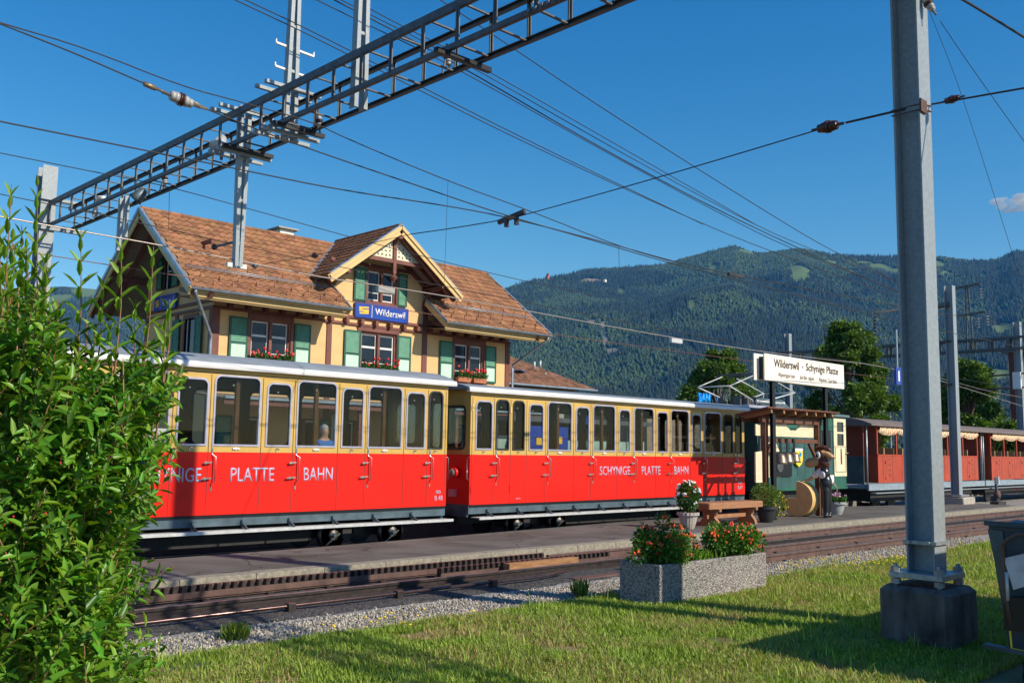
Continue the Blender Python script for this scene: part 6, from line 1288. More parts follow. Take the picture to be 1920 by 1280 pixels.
# person behind the train
SKF = 1.15
pn = thing('person', 'person with grey hair in a blue jacket behind the train on the station forecourt', 'person', (13.9, 21.2, 0.15))
px_, py2 = 13.9, 21.2; SK = mat('skin', (0.45, 0.24, 0.16), 0.5); JK = mat('blue_jacket', (0.02, 0.13, 0.42), 0.7)
skin('body', [((px_,py2,1.10),(0.16,0.12)),((px_,py2,1.35),(0.17,0.12)),((px_,py2,1.60),(0.15,0.10)),((px_,py2,1.72),(0.06,0.06)),((px_,py2-.01,1.86),(0.095,0.11)),((px_,py2-.01,1.97),(0.085,0.10)),
  ((px_-.2,py2,1.58),0.07),((px_-.26,py2-.05,1.30),0.05),((px_-.22,py2-.22,1.12),0.038),((px_-.19,py2-.3,1.10),0.035),((px_+.2,py2,1.58),0.07),((px_+.26,py2-.05,1.30),0.05),((px_+.22,py2-.22,1.12),0.038),((px_+.19,py2-.3,1.10),0.035),
  ((px_-.09,py2,0.98),0.10),((px_-.1,py2-.02,0.62),0.07),((px_-.1,py2,0.24),0.05),((px_-.1,py2-.14,0.19),0.04),((px_+.09,py2,0.98),0.10),((px_+.1,py2-.02,0.62),0.07),((px_+.1,py2,0.24),0.05),((px_+.1,py2-.14,0.19),0.04)],
  [(0,1),(1,2),(2,3),(3,4),(4,5),(2,6),(6,7),(7,8),(8,9),(2,10),(10,11),(11,12),(12,13),(0,14),(14,15),(15,16),(16,17),(0,18),(18,19),(19,20),(20,21)], SK, pn)
skin('jacket', [((px_,py2,1.12),(0.19,0.14)),((px_,py2,1.38),(0.2,0.145)),((px_,py2,1.60),(0.175,0.12)),((px_,py2,1.70),(0.08,0.08)),((px_-.2,py2,1.58),0.085),((px_-.26,py2-.05,1.30),0.065),((px_-.22,py2-.2,1.14),0.055),((px_+.2,py2,1.58),0.085),((px_+.26,py2-.05,1.30),0.065),((px_+.22,py2-.2,1.14),0.055)],
  [(0,1),(1,2),(2,3),(2,4),(4,5),(5,6),(2,7),(7,8),(8,9)], JK, pn)
skin('trousers', [((px_,py2,1.05),(0.17,0.13)),((px_-.09,py2,0.95),0.11),((px_-.1,py2-.02,0.62),0.085),((px_-.1,py2,0.26),0.07),((px_+.09,py2,0.95),0.11),((px_+.1,py2-.02,0.62),0.085),((px_+.1,py2,0.26),0.07)], [(0,1),(1,2),(2,3),(0,4),(4,5),(5,6)], mat('dark_trousers', (0.03,0.03,0.05), 0.8), pn)
MB().ball((px_, py2+0.02, 1.96), 0.115, 12, 8, (0.95, 1.05, 0.95)).build('hair', mat('grey_hair', (0.35, 0.34, 0.33), 0.8), pn, True); pn.location.z += 0.2
# ticket machines and vending machine
def machine(px, py, Y, w_, h_, M_, label, name, wins, base=0.15):
    p = onY(px, py, Y); t_ = thing(name, label, name.replace('_', ' '), (p[0], Y, base)); MB().box(p[0]-w_/2, p[0]+w_/2, Y, Y+0.5, base, base+h_).build('cabinet', M_, t_, bevel=0.01)
    for (a, c, z0, z1, m2) in wins: MB().box(p[0]-w_/2+a*w_, p[0]-w_/2+c*w_, Y-0.02, Y, base+z0*h_, base+z1*h_).build('front_panel', m2, t_)
machine(1048, 830, 21.5, 0.9, 2.3, BLUE, 'tall blue ticket machine with a yellow emblem seen through the right coach', 'ticket_machine', [(0.1,0.9,0.35,0.62,ALU),(0.35,0.65,0.76,0.86,MATS['sign_yellow'])])
machine(1012, 830, 21.5, 0.85, 2.3, BLUE, 'blue machine with a yellow outlined window seen through the right coach', 'ticket_machine', [(0.15,0.9,0.1,0.62,MATS['sign_yellow']),(0.25,0.8,0.1,0.58,BLACKS),(0.3,0.6,0.74,0.84,MATS['sign_yellow'])])
machine(970, 830, 22.5, 0.8, 2.0, WHITE, 'white notice cabinet with a blue strip seen through the right coach', 'notice_cabinet', [(0.3,0.8,0.2,0.8,BLUE)])
machine(290, 815, 21.5, 0.95, 1.9, WHITE, 'white notice cabinet with a blue strip seen left through the left coach', 'notice_cabinet', [(0.0,0.2,0.5,0.9,BLUE),(0.25,0.9,0.55,0.9,ALU)])
t_ = thing('waiting_shelter', 'glass waiting shelter with pale mint panels behind the right coach', 'shelter', (24, 22.5, 0.15))
for x in np.arange(21.2, 28, 1.1): MB().box(x, x+0.07, 22.4, 22.47, 0.15, 2.5).build('post', GALV, t_); MB().box(x+0.08, x+1.08, 22.42, 22.45, 0.4, 2.05).build('panel', mat('pale_mint_glass', (0.36, 0.52, 0.45), 0.3, nscale=1, namt=0.3), t_)
MB().box(20.9, 28.3, 21.6, 23.6, 2.6, 2.75).build('roof', STEELD, t_); MB().box(21.2, 28, 23.4, 23.5, 0.15, 2.6).build('back_wall', DGLASS, t_)
p = onY(1094, 783, 21.55); t_ = thing('platform_number_sign', 'dark blue sign with white number 2 seen through the right coach', 'sign', tuple(p)); MB().box(p[0]-0.2, p[0]+0.2, 21.5, 21.55, p[2]-0.22, p[2]+0.22).build('sign_board', BLUE, t_); text('2', p[0]-0.08, p[0]+0.08, p[2]-0.14, p[2]+0.14, 21.495, WHITE, t_); MB().box(p[0]-0.02, p[0]+0.02, 21.52, 21.56, p[2]+0.22, 2.75).build('hanger', GALV, t_)
# blue roof lettering behind the pantograph
p = onX(1333, 752, 44.0); t_ = thing('roof_lettering_sign', 'bright blue roof lettering behind the pantograph', 'sign', tuple(p)); BL2 = mat('bright_blue_letters', (0.01, 0.30, 0.85), 0.4)
a0 = onY(1308, 757, p[1]); a1 = onY(1330, 757, p[1]); a2 = onY(1343, 758, p[1]); a3 = onY(1359, 758, p[1]); zt3 = onY(1320, 744, p[1])[2]
text('BAN', a0[0], a1[0], a0[2]+0.1, zt3+0.2, p[1], BL2, t_, th=0.08, bold=0.05); text('EN', a2[0], a3[0], a2[2]+0.05, zt3+0.05, p[1], BL2, t_, th=0.08, bold=0.05)
MB().tube([(a0[0]-.2, p[1]+.05, a0[2]-.14), (a3[0]+.2, p[1]+.05, a0[2]-.14)], 0.04, 6).build('support_rail', STEELD, t_)
t2 = thing('building', 'dark low building carrying the blue roof lettering behind the train', 'building', (a1[0], p[1]+3, 0)); MB().box(a0[0]-4, a3[0]+5, p[1]+0.3, p[1]+6, -0.3, a0[2]-0.3).build('wall', TIMBERD, t2); MB().box(a0[0]-4.4, a3[0]+5.4, p[1], p[1]+6.4, a0[2]-0.3, a0[2]-0.18).build('roof', STEELD, t2)
# dark red building at the right edge
p = onX(1925, 690, 75); t_ = thing('building', 'dark red barn-like building cut by the right edge', 'building', (75, p[1]-4, 0)); MB().box(75, 83, p[1]-9, p[1]+1.2, -0.3, p[2]+1.2).build('wall', mat('barn_red', (0.12, 0.03, 0.02), 0.8, nscale=1), t_); MB().box(74.6, 83.4, p[1]-9.5, p[1]+1.6, p[2]+1.2, p[2]+1.45).build('roof', STEELD, t_)
# street lamps far away
for px, py, X in ((1669, 770, 70), (1897, 795, 80)):
    p = onX(px, py, X); t_ = thing('street_lamp', 'thin distant street lamp '+('right of the large tree' if px < 1700 else 'near the right edge'), 'street lamp', (p[0], p[1], 0), 'distant street lamps'); MB().tube([(p[0], p[1], -0.3), (p[0], p[1], p[2])], 0.06, 6).build('post', GALV, t_); MB().box(p[0]-0.1, p[0]+0.1, p[1]-0.5, p[1]+0.1, p[2], p[2]+0.12).build('lamp_head', GALVB, t_)
# ================================================================ PLANTER
FX0, FX1, FY0, FY1 = 9.74, 12.22, 7.32, 7.96
pt = thing('flower_trough', 'long exposed-pebble concrete flower trough on the lawn edge', 'flower trough', (11, 7.6, -0.22))
b = MB(); zt_ = 0.30; wl = 0.07
b.box(FX0, FX1, FY0, FY0+wl, -0.3, zt_).box(FX0, FX1, FY1-wl, FY1, -0.3, zt_).box(FX0, FX0+wl, FY0+wl, FY1-wl, -0.3, zt_).box(FX1-wl, FX1, FY0+wl, FY1-wl, -0.3, zt_)
b.build('trough', PEBBLE, pt, bevel=0.012); MB().box(FX0+wl, FX1-wl, FY0+wl, FY1-wl, -0.2, zt_-0.07).build('soil', SOIL, pt)
def lantana(x, y, z, rx, rz, label, n=4200, fl=170, extra=()):
    t_ = thing('flowering_bush', label, 'flowering bush', (x, y, z)); b = MB()
    for _ in range(22):
        a = random.uniform(0, 2*PI); r = random.uniform(0.3, 1)*rx; b.tube([(x, y, z-0.05), (x+0.4*r*math.cos(a), y+0.3*r*math.sin(a), z+rz*0.5), (x+r*math.cos(a), y+0.75*r*math.sin(a), z+rz*random.uniform(0.6, 1.3))], 0.006, 4)
    for ex in extra: b.tube([(x, y, z), (ex[0], ex[1], ex[2])], 0.007, 4)
    b.build('stems', BARK, t_)
    lob = [(x, y, z+rz*0.45, 0.62)]+[(x+rx*0.72*math.cos(a_)*random.uniform(.5,1.1), y+rx*0.5*math.sin(a_)*random.uniform(.5,1.1), z+rz*random.uniform(0.35, 1.35), random.uniform(0.26, 0.44)) for a_ in [i*2*PI/11+random.uniform(-.3,.3) for i in range(11)]]
    for lx, ly, lz, lr in lob: foliage_cluster(lx, ly, lz, 1.0, n//12 if lr < .6 else n//3, 0.058, 0.034, LEAFL, t_, sq=(rx*lr, rx*lr*0.9, rx*lr*0.85), up=0.3, shell=0.3)
    for ex in extra: foliage_cluster(ex[0], ex[1], ex[2]-0.05, 0.10, 70, 0.06, 0.035, LEAFD, t_, 'foliage_sprig')
    for M_, k_ in ((ORANGE, 0.55), (ORED, 0.45)):
        b = MB()
        for _ in range(int(fl*k_)):
            d = unit(1)[0]; d[2] = abs(d[2])*1.0-0.25*(random.random() < 0.3); d /= np.linalg.norm(d); q = random.uniform(0.88, 1.08)
            lx, ly, lz, lr = random.choice(lob); lr = rx*lr*1.02; c = (lx+lr*d[0]*q, ly+lr*0.9*d[1]*q, lz+lr*0.85*d[2]*q)
            for _k in range(5): b.ball((c[0]+random.gauss(0, .008), c[1]+random.gauss(0, .008), c[2]+random.gauss(0, .007)), random.uniform(0.007, 0.0135), 5, 4)
        for ex in extra:
            for _q in range(2):
                c = (ex[0]+random.gauss(0, .05), ex[1]-0.05, ex[2]+random.uniform(0, .05))
                for _k in range(6): b.ball((c[0]+random.gauss(0, .01), c[1]+random.gauss(0, .01), c[2]+random.gauss(0, .01)), random.uniform(0.008, 0.015), 5, 4)
        b.build('blossom', M_, t_)
    return t_
lantana(10.12, 7.55, 0.24, 0.46, 0.30, 'taller orange flowering bush at the shaded left end of the trough', extra=((10.05,7.5,0.86),(9.80,7.62,0.72),(9.66,7.62,0.44),(10.52,7.45,0.60),(10.15,7.5,0.75),(10.4,7.5,0.70),(9.95,7.4,0.62),(10.6,7.45,0.45)))
lantana(11.75, 7.6, 0.24, 0.52, 0.25, 'orange flowering bush at the sunlit right end of the trough', extra=((11.7,7.6,0.68),(12.05,7.6,0.66),(12.35,7.5,0.50),(11.25,7.6,0.58),(11.45,7.5,0.6),(11.9,7.45,0.55),(12.25,7.5,0.36)))
mp = thing('small_plant', 'low bright green plant with pale purple flowers in the middle of the trough', 'plant', (10.85, 7.62, 0.24))
n = 900; C = np.array([10.87, 7.62, 0.22])+np.stack([rng.normal(0, 0.15, n), rng.normal(0, 0.09, n), np.zeros(n)], 1)
V, F = leaves(C, np.stack([rng.normal(0, .35, n), rng.normal(0, .35, n), np.ones(n)], 1), unit(n), rng.uniform(.08, .22, n), rng.uniform(.012, .022, n)); npmesh('foliage', V, F, LEAFY, mp)
b = MB()
for _ in range(70): b.ball((10.95+random.gauss(0, .13), 7.7+random.gauss(0, .06), 0.42+random.uniform(-.03, .07)), 0.009, 5, 4)
b.build('blossom', mat('mauve_petal', (0.42, 0.30, 0.42), 0.6), mp)
# ================================================================ GRASS AND LAWN FLOWERS
def grass(n, hmin, hmax, M_, name, label, region, wd=0.0055, dens=None):
    X = rng.uniform(region[0], region[1], n); Y = rng.uniform(region[2], region[3], n)
    P_ = np.stack([X, Y, lawnz(X, Y)], 1); px, py = pxmap(P_+np.array([0, 0, 0.05]))
    edge = EDGE(X)-0.1+0.25*(fbm(X, Y, 0.35, 2, 8)-0.5)
    ok = (Y < edge) & (px > -150) & (px < 2080) & (py < 1400)
    ok &= ~((X > FX0) & (X < FX1) & (Y > FY0) & (Y < FY1)); ok &= ~((abs(X-PX_) < 0.36) & (abs(Y-PY_) < 0.35))
    D = fbm(X, Y, 0.7, 3, 12)
    if dens is not None: ok &= dens(X, Y, D)
    P_ = P_[ok]; D = D[ok]; n = len(P_); h_ = rng.uniform(hmin, hmax, n)*(0.55+0.95*D); a = rng.uniform(0, 2*PI, n); ln = rng.uniform(0.15, 0.75, n)
    lean = np.stack([np.cos(a), np.sin(a)], 1)*ln[:, None]; sd_ = np.stack([-np.sin(a+rng.normal(0, .5, n)), np.cos(a), np.zeros(n)], 1)*(wd*rng.uniform(0.6, 1.5, n))[:, None]
    m1 = P_+np.concatenate([lean*0.3*h_[:, None], (h_*0.55)[:, None]], 1); tp = P_+np.concatenate([lean*h_[:, None], (h_*(1-ln*0.25))[:, None]], 1)
    V = np.stack([P_-sd_, P_+sd_, m1+sd_*0.75, m1-sd_*0.75, tp+sd_*0.1, tp-sd_*0.1], 1).reshape(-1, 3); i = np.arange(n)[:, None]*6
    F = np.concatenate([i+np.array([[0,1,2,3]]), i+np.array([[3,2,4,5]])]); tag(npmesh(name, V, F, M_), label, 'grass', kind='stuff')
RG = (2.8, 25, 3.2, 8.9)
near = lambda X, Y, D: rng.uniform(0, 1, len(X)) < np.clip(1.25-(np.hypot(X, Y)-7)/11, 0.25, 1)
grass(430000, 0.04, 0.085, GRASSM, 'grass', 'short uneven green lawn in the foreground', RG, dens=lambda X, Y, D: near(X, Y, D) & (D > 0.28) & ((fbm(X, Y, 0.8, 3, 19) < 0.54) | (rng.uniform(0, 1, len(X)) < 0.45)))
grass(260000, 0.03, 0.085, STRAWM, 'dry_grass', 'dry yellowish stalks mixed in the lawn', RG, 0.004, dens=lambda X, Y, D: near(X, Y, D) & (fbm(X, Y, 0.8, 3, 19) > 0.43))
grass(16000, 0.10, 0.20, GRASSM, 'tall_grass', 'taller grass tufts along the lawn edge and round the block', RG, 0.006, dens=lambda X, Y, D: (fbm(X, Y, 0.5, 2, 29) > 0.60))
# broad weeds (clover like leaves)
n = 26000; X = rng.uniform(3, 20, n); Y = rng.uniform(3.3, 8.7, n); ok = (Y < EDGE(X)-0.1) & (fbm(X, Y, 0.6, 2, 39) > 0.5) & ~((X > FX0) & (X < FX1) & (Y > FY0) & (Y < FY1)) & ~((abs(X-PX_) < 0.36) & (abs(Y-PY_) < 0.35)); X = X[ok]; Y = Y[ok]; n = len(X)
V, F = leaves(np.stack([X, Y, lawnz(X, Y)+rng.uniform(0.005, 0.05, n)], 1), unit(n)*np.array([1, 1, .4]), np.array([0, 0, 1.0])+unit(n)*0.4, rng.uniform(.015, .05, n), rng.uniform(.01, .03, n)); tag(npmesh('lawn_weeds', V, F, GRASSM), 'small broad-leaved weeds in the lawn', 'weeds', kind='stuff')
def yellow_patch(px, py, n, rx, ry, z=-0.22):
    c = onZ(px, py, z); out = []
    for _ in range(n): out.append((c[0]+random.gauss(0, rx), c[1]+random.gauss(0, ry)))
    return out
pts_ = []
for a in ((700,1165,70,0.35,0.18),(840,1140,45,0.5,0.15),(900,1130,30,0.3,0.1),(560,1180,24,0.22,0.1),(445,1180,26,0.12,0.08),(720,1195,14,0.5,0.15),(1480,1075,34,0.7,0.15),(1600,1070,46,0.9,0.2),(1680,1060,40,0.9,0.2),(1670,1065,20,0.4,0.2),(1830,1030,30,1.2,0.25),(1000,1112,12,0.4,0.1)): pts_ += yellow_patch(*a)
b = MB(); s = MB()
for x, y in pts_:
    z = float(lawnz(np.array([x]), np.array([y]))[0]); h_ = random.uniform(0.09, 0.24); s.tube([(x, y, z), (x, y, z+h_)], 0.0022, 3, False); b.ball((x, y, z+h_), random.uniform(0.011, 0.019), 6, 4, (1, 1, 0.6))
tag(b.build('yellow_wildflowers', YELF), 'small yellow wildflowers along the edge of the gravel', 'flowers', kind='stuff'); tag(s.build('flower_stalks', GRASSM), 'thin green stalks of the yellow wildflowers', 'stalks', kind='stuff')
c = onZ(441, 1198, -0.24); n = 500; C = np.array([c[0], c[1], -0.25])+np.stack([rng.normal(0, .05, n), rng.normal(0, .04, n), np.zeros(n)], 1)
V, F = leaves(C, np.stack([rng.normal(0, .3, n), rng.normal(0, .3, n), np.ones(n)], 1), unit(n), rng.uniform(.05, .2, n), rng.uniform(.004, .01, n)); tag(npmesh('weed_tuft', V, F, GRASSM, org=(c[0], c[1], -0.25)), 'small weed tuft with yellow flowers standing alone in the gravel', 'weed')
c = onZ(1090, 1120, -0.24); n = 110; C = np.array([c[0], c[1], -0.25])+np.stack([rng.normal(0, .05, n), rng.normal(0, .04, n), np.zeros(n)], 1)
V, F = leaves(C, np.stack([rng.normal(0, .25, n), rng.normal(0, .25, n), np.ones(n)], 1), unit(n), rng.uniform(.10, .30, n), rng.uniform(.004, .008, n)); tag(npmesh('grass_tuft', V, F, GRASSM, org=(c[0], c[1], -0.25)), 'tall grass tuft in front of the rails left of the flower trough', 'grass tuft')
# ================================================================ BIG BUSH AT LEFT
bu = thing('willow_bush', 'large leafy green bush filling the left edge', 'bush', (1.35, 4.4, -0.2))
HULL = [(-60,640),(10,690),(60,650),(100,730),(150,780),(200,800),(225,760),(255,750),(270,790),(280,800),(240,830),(250,860),(285,905),(235,950),(285,1000),(200,1060),(205,1120),(195,1180),(200,1260),(270,1330),(-60,1330)]
def inhull(px, py):
    ok = np.zeros(len(px), bool); j = len(HULL)-1
    for i in range(len(HULL)):
        xi, yi = HULL[i]; xj, yj = HULL[j]; c_ = ((yi > py) != (yj > py)) & (px < (xj-xi)*(py-yi)/(yj-yi+1e-9)+xi); ok ^= c_; j = i
    return ok
def twigs(cand, zlo=-0.2):
    """twig bases through the rounded body of the bush"""
    t = rng.uniform(0, 1, (cand, 3)); C = np.stack([1.25+(t[:, 0]-0.5)*2.0, 4.45+(t[:, 1]-0.5)*1.7, -0.2+t[:, 2]*3.6], 1)
    u = np.hypot((C[:, 0]-1.2)/1.0, (C[:, 1]-4.45)/0.85); C = C[u < 1.0]
    px, py = pxmap(C); ok = inhull(px, py+20) & (C[:, 2] > zlo)
    return C[ok]
C = twigs(14000); C = C[:2500] if len(C) > 2500 else C
VV = []; FF = []; kk = 0; tw = MB(); LC = []; LD = []; LN = []; LL = []; LW = []; YC = []
for c in C:
    out = np.array([c[0]-1.2, c[1]-4.45, 0]); out /= (np.linalg.norm(out)+1e-6)
    high = c[2] > 1.9
    d = out*random.uniform(0.1, 0.8)+np.array([random.gauss(0, .35), random.gauss(0, .35), random.uniform(0.3, 1.3) if not high else 1.6]); d /= np.linalg.norm(d)
    L0 = random.uniform(0.14, 0.30); k_ = random.randint(6, 9); side = np.cross(d, [0, 0, 1.0]); side /= (np.linalg.norm(side)+1e-6); rot = random.uniform(0, PI)
    s1 = side*math.cos(rot)+np.cross(d, side)*math.sin(rot); s2 = np.cross(d, s1)
    if random.random() < 0.55: tw.tube([c, c+d*L0], 0.0022, 3, False)
    for i in range(k_):
        f = i/k_; p = c+d*L0*f; a = s1 if i % 2 else s2
        for sg in (-1, 1):
            ld = a*sg*random.uniform(0.7, 1.1)+d*random.uniform(0.35, 1.1)+np.array([0, 0, -0.15+0.2*random.random()]); LC.append(p); LD.append(ld); LN.append(d+np.array([random.gauss(0,.3), random.gauss(0,.3), 0.3])); q = random.uniform(0.55, 1.25)*(1-0.35*f); LL.append(0.088*q); LW.append(0.029*q*random.uniform(.75, 1.2)); YC.append(c[2])
# long upright shoots standing clear of the crown
SH = [(22,345,700),(70,330,760),(152,428,720),(228,448,700),(288,462,740),(110,560,800),(195,520,760),(255,560,800),(50,470,760),(0,420,760),(310,600,820),(135,640,860),(180,610,830),(318,560,720),(-20,380,760),(90,470,700),(205,600,800),(272,640,860)]
SH += [(random.uniform(-20, 180), random.uniform(540, 660), random.uniform(800, 900)) for _ in range(16)]+[(random.uniform(-20, 110), random.uniform(420, 560), random.uniform(760, 860)) for _ in range(12)]
for i, (px, y0, y1) in enumerate(SH):
    dd = 4.2+0.45*((i*37) % 10)/10; t0 = CAM+ray(px, y0)/np.linalg.norm(ray(px, y0))*dd; g0 = CAM+ray(px-14+random.uniform(-20, 20), y1)/np.linalg.norm(ray(px, y1))*dd
    L0 = np.linalg.norm(t0-g0); n_ = int(L0/0.048); tw.tube([g0, g0*0.5+t0*0.5+np.array([0.012, 0, 0]), t0], 0.0045, 5, False, 0.0015); d = (t0-g0)/L0; s1 = np.cross(d, [0.3, 0.8, 0.1]); s1 /= np.linalg.norm(s1); s2 = np.cross(d, s1)
    for k_ in range(n_):
        f = k_/n_; p = g0+(t0-g0)*f; a = s1*math.cos(k_*1.57)+s2*math.sin(k_*1.57)
        for sg in (-1, 1):
            q = random.uniform(0.8, 1.1)*(1-0.45*max(0, f-0.6)/0.4); LC.append(p); LD.append(a*sg*(1.0-0.6*f*f)+d*(0.55+0.7*f)); LN.append(d+np.array([random.gauss(0,.2)]*3)); LL.append(0.10*q); LW.append(0.026*q); YC.append(9 if f > 0.35 else 2)
LC = np.array(LC); LD = np.array(LD); LN = np.array(LN); LL = np.array(LL); LW = np.array(LW); YC = np.array(YC)
young = (YC > 5) | (rng.uniform(0, 1, len(YC)) < 0.10+0.5*np.clip(fbm(LC[:, 0]*7+LC[:, 2]*5, LC[:, 1]*7+LC[:, 2]*6, 2.0, 2, 71)-0.5, 0, 1)*2)
for sel, M_ in ((~young, LEAFB), (young, LEAFY)):
    V, F = leaves(LC[sel], LD[sel], LN[sel], LL[sel], LW[sel]); npmesh('foliage', V, F, M_, bu)
tw.build('twigs', STEM, bu); b = MB()
for i in range(34):
    a = random.uniform(0, 2*PI); r = random.uniform(0.1, 0.8); x0 = 1.3+0.35*r*math.cos(a); y0 = 4.4+0.35*r*math.sin(a); b.tube([(x0, y0, -0.3), (x0+0.15*math.cos(a), y0+0.15*math.sin(a), 0.6), (1.2+0.8*r*math.cos(a), 4.45+0.7*r*math.sin(a), random.uniform(1.2, 2.4))], random.uniform(0.008, 0.02), 6, False, 0.004)
b.build('stem', BARK, bu); b = MB()
for px, py in [(14,970),(20,978),(8,985),(28,965),(83,962),(210,1040-80),(0,958),(115,870),(305,882),(310,940),(5,1000),(30,950),(16,990),(150,935),(185,940)][:9]:
    p = CAM+ray(px+random.uniform(-3,3), py+random.uniform(-3,3))/np.linalg.norm(ray(px, py))*3.9; b.ball(tuple(p), 0.0045, 6, 4)
b.build('berries', REDF, bu)
# ================================================================ TREES BEHIND THE TRAIN
def tree(label, px, pyt, pyb_w, X, wpx, seed, n=26000, M_=LEAFT):
    r_ = np.random.default_rng(seed); top = onX(px, pyt, X); a = onX(px-wpx/2, pyb_w, X); c = onX(px+wpx/2, pyb_w, X); R0 = abs(a[1]-c[1])/2; H = top[2]; x, y = X, top[1]
    t_ = thing('broadleaf_tree', label, 'tree', (x, y, -0.3), 'trees behind the train'); b = MB(); b.tube([(x, y, -0.4), (x+0.1, y, H*0.35), (x, y+0.1, H*0.75)], 0.28, 8, True, 0.08)
    lobes = []; K = 64
    for i in range(K):
        f = r_.uniform(0.12, 1.0); env = math.sin(min(1, (1-f)*1.35+0.12)*PI/2)**0.9*(1 if f > 0.3 else 0.75+f*0.8); an = r_.uniform(0, 2*PI); rr_ = R0*env*math.sqrt(r_.uniform(0.15, 1)); lr = R0*r_.uniform(0.12, 0.27)
        lobes.append((x+rr_*math.cos(an), y+rr_*math.sin(an), H*f*0.96+0.0, lr)); 
        if i % 2 == 0: b.tube([(x, y, H*f*0.6), (x+rr_*math.cos(an)*0.9, y+rr_*math.sin(an)*0.9, H*f*0.94)], 0.07, 5, False, 0.02)
    b.build('trunk', BARK, t_)
    per = n//K; Cs = []; Ds = []
    for lx, ly, lz, lr in lobes:
        d = r_.normal(size=(per, 3)); d /= np.linalg.norm(d, axis=1)[:, None]; rad = lr*(r_.uniform(0.3, 1, per)**0.5)*(1+0.5*(r_.uniform(0, 1, per) > 0.9)); Cs.append(np.array([lx, ly, lz])+d*rad[:, None]*np.array([1, 1, 0.8])); Ds.append(d)
    Cs = np.concatenate(Cs); Ds = np.concatenate(Ds); m_ = len(Cs)
    V, F = leaves(Cs, Ds+unit(m_)*0.8, unit(m_)+np.array([0, 0, .5]), r_.uniform(0.12, 0.26, m_)*X/50, r_.uniform(0.08, 0.16, m_)*X/50); npmesh('crown', V, F, M_, t_); return t_
tree('dark broadleaf tree behind the pantograph, leftmost of the three', 1345, 655, 730, 46, 136, 1)
tree('tall broad tree behind the cream route sign', 1590, 600, 720, 50, 160, 2, 36000)
tree('broad tree right of the slim pole, behind the red carriages', 1812, 682, 760, 56, 165, 3, 26000)
# ================================================================ OBJECTS AT THE RIGHT EDGE
tr = thing('track_trolley', 'dark metal trolley with bent pipe and pale plate cut by the right edge', 'trolley', (10.0, 3.2, -0.2))
def tp(px, py, Y=3.05): return tuple(onY(px, py, Y))
DM = mat('dark_trolley_paint', (0.035, 0.06, 0.085), 0.5, 0.2, nscale=5, namt=0.5)
q0 = onY(1852, 980, 3.1); X0 = q0[0]; zt4 = q0[2]
MB().add([(X0,2.1,zt4-0.02),(X0+0.0,3.1,zt4-0.02),(X0+0.7,3.1,zt4),(X0+0.7,2.1,zt4),(X0+0.10,2.1,0.05),(X0+0.10,3.0,0.05),(X0+0.7,3.0,0.05),(X0+0.7,2.1,0.05)], [(0,1,2,3),(4,7,6,5),(0,4,5,1),(1,5,6,2),(2,6,7,3),(3,7,4,0)]).build('tub', DM, tr, bevel=0.01)
MB().bar((X0-0.01,2.1,zt4),(X0-0.01,3.12,zt4),0.05,0.04).build('rim', DM, tr); MB().add([(X0-0.012,2.98,zt4-0.06),(X0-0.012,3.10,zt4-0.05),(X0+0.075,3.00,0.32),(X0+0.075,2.94,0.32),(X0-0.004,2.98,zt4-0.06),(X0-0.004,3.10,zt4-0.05),(X0+0.083,3.00,0.32),(X0+0.083,2.94,0.32)], [(0,1,2,3),(7,6,5,4),(0,4,5,1),(1,5,6,2),(2,6,7,3),(3,7,4,0)]).build('pale_side_plate', SILLG, tr)
xh = X0-0.08; f_ = lambda px, py: tuple(onX(px, py, xh))
MB().tube([f_(1895,1170), f_(1886,1120), f_(1880,1060), f_(1881,1025), f_(1890,1008), f_(1905,1001), f_(1935,1000)], 0.018, 8).build('bent_pipe', mat('brown_pipe', (0.09, 0.055, 0.045), 0.5, nscale=8), tr, True)
MB().tube([f_(1887,1072), f_(1889,1125)], 0.016, 8).build('silver_lever', GALVB, tr, True)
pl = [f_(1882,1046), f_(1925,1036), f_(1925,1098), f_(1900,1105)]; MB().add(pl+[(p[0]+0.01, p[1], p[2]) for p in pl], [(0,1,2,3),(7,6,5,4),(0,4,5,1),(1,5,6,2),(2,6,7,3),(3,7,4,0)]).build('pale_plate', mat('pale_grey_plate', (0.5,0.5,0.52), 0.5, nscale=9, namt=0.25), tr)
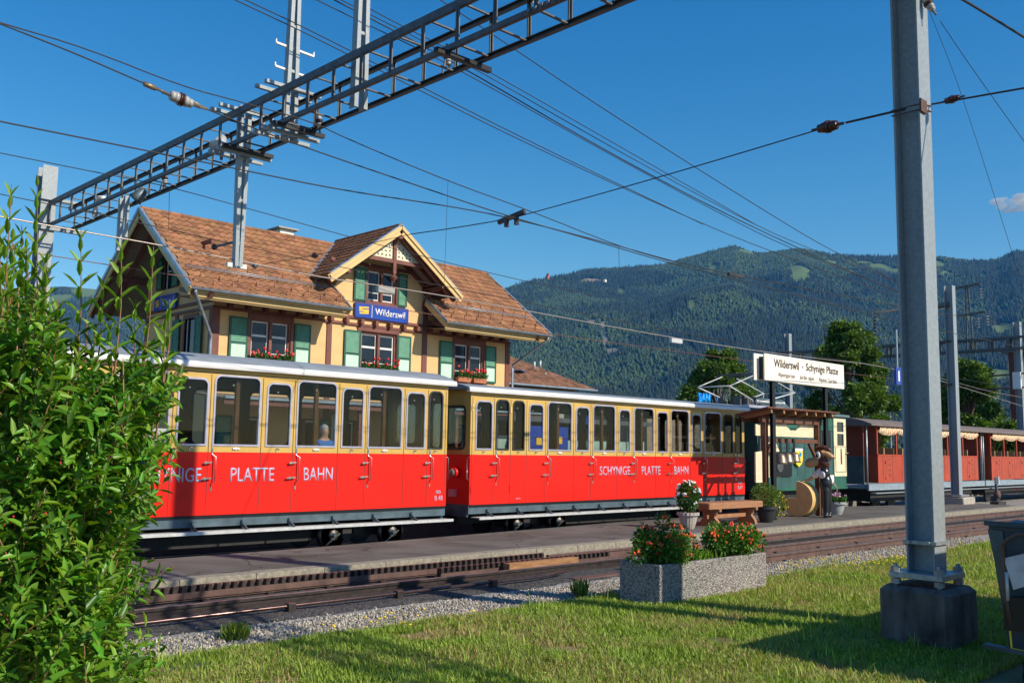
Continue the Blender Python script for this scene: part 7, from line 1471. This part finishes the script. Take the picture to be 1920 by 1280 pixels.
q = [f_(1882,1120), f_(1930,1120), f_(1930,1185), f_(1882,1180)]; MB().add(q+[(p[0]+0.5, p[1], p[2]) for p in q], [(0,1,2,3),(7,6,5,4),(0,4,5,1),(1,5,6,2),(2,6,7,3),(3,7,4,0)]).build('chassis', BLACKS, tr)
b = MB(); b.bar(f_(1894,1182), f_(1897,1215), 0.012).bar(f_(1897,1215), f_(1930,1222), 0.012); b.build('yellow_line', YELF, tr)
MB().bar(f_(1846,1208), f_(1935,1226), 0.09, 0.03).build('foot_rail', DM, tr); MB().tube([(xh+0.3,2.1,-0.1),(xh+0.3,2.9,-0.1)], 0.14, 16).build('wheel', BLACKS, tr)
# unseen hut added past the right edge, shading the pole base and lawn
hut = thing('shade_hut', 'unseen grey hut added beyond the right edge to shade the lawn and pole base', 'hut', (12, 1.0, -0.2))
MB().box(9.2, 14.5, -0.6, 1.9, -0.3, 2.0).build('wall', CONCL, hut); MB().box(9.05, 14.65, -0.75, 2.05, 2.0, 2.1).build('roof', STEELD, hut); MB().box(9.17, 9.2, 0.2, 1.1, -0.2, 1.8).build('door', SILLG, hut)
shade_post = thing('catenary_pole', 'unseen grey steel post added beyond the right edge to shade the flower trough', 'pole', (11.4, 2.3, -0.2))  # extra post out of view, added to throw shade across the trough
b = MB(); hbeam(b, 11.4, 2.3, -0.3, 5.5, 0.34, 0.022); b.build('shaft', POLEP, shade_post)
# ================================================================ HAZE
hz = MB().box(-1500, 4700, -1500, 5200, -1.6-30, 1500)
HM = bpy.data.materials.new('valley_haze'); HM.use_nodes = True; n_ = HM.node_tree.nodes; n_.remove(n_['Principled BSDF'])
pv = n_.new('ShaderNodeVolumePrincipled'); pv.inputs['Color'].default_value = (0.05, 0.36, 1.0, 1); pv.inputs['Absorption Color'].default_value = (1, 1, 1, 1); pv.inputs['Density'].default_value = 0.00008; pv.inputs['Anisotropy'].default_value = 0.0
HM.node_tree.links.new(pv.outputs[0], n_['Material Output'].inputs['Volume'])
if True: tag(hz.build('haze', HM), kind='stuff')
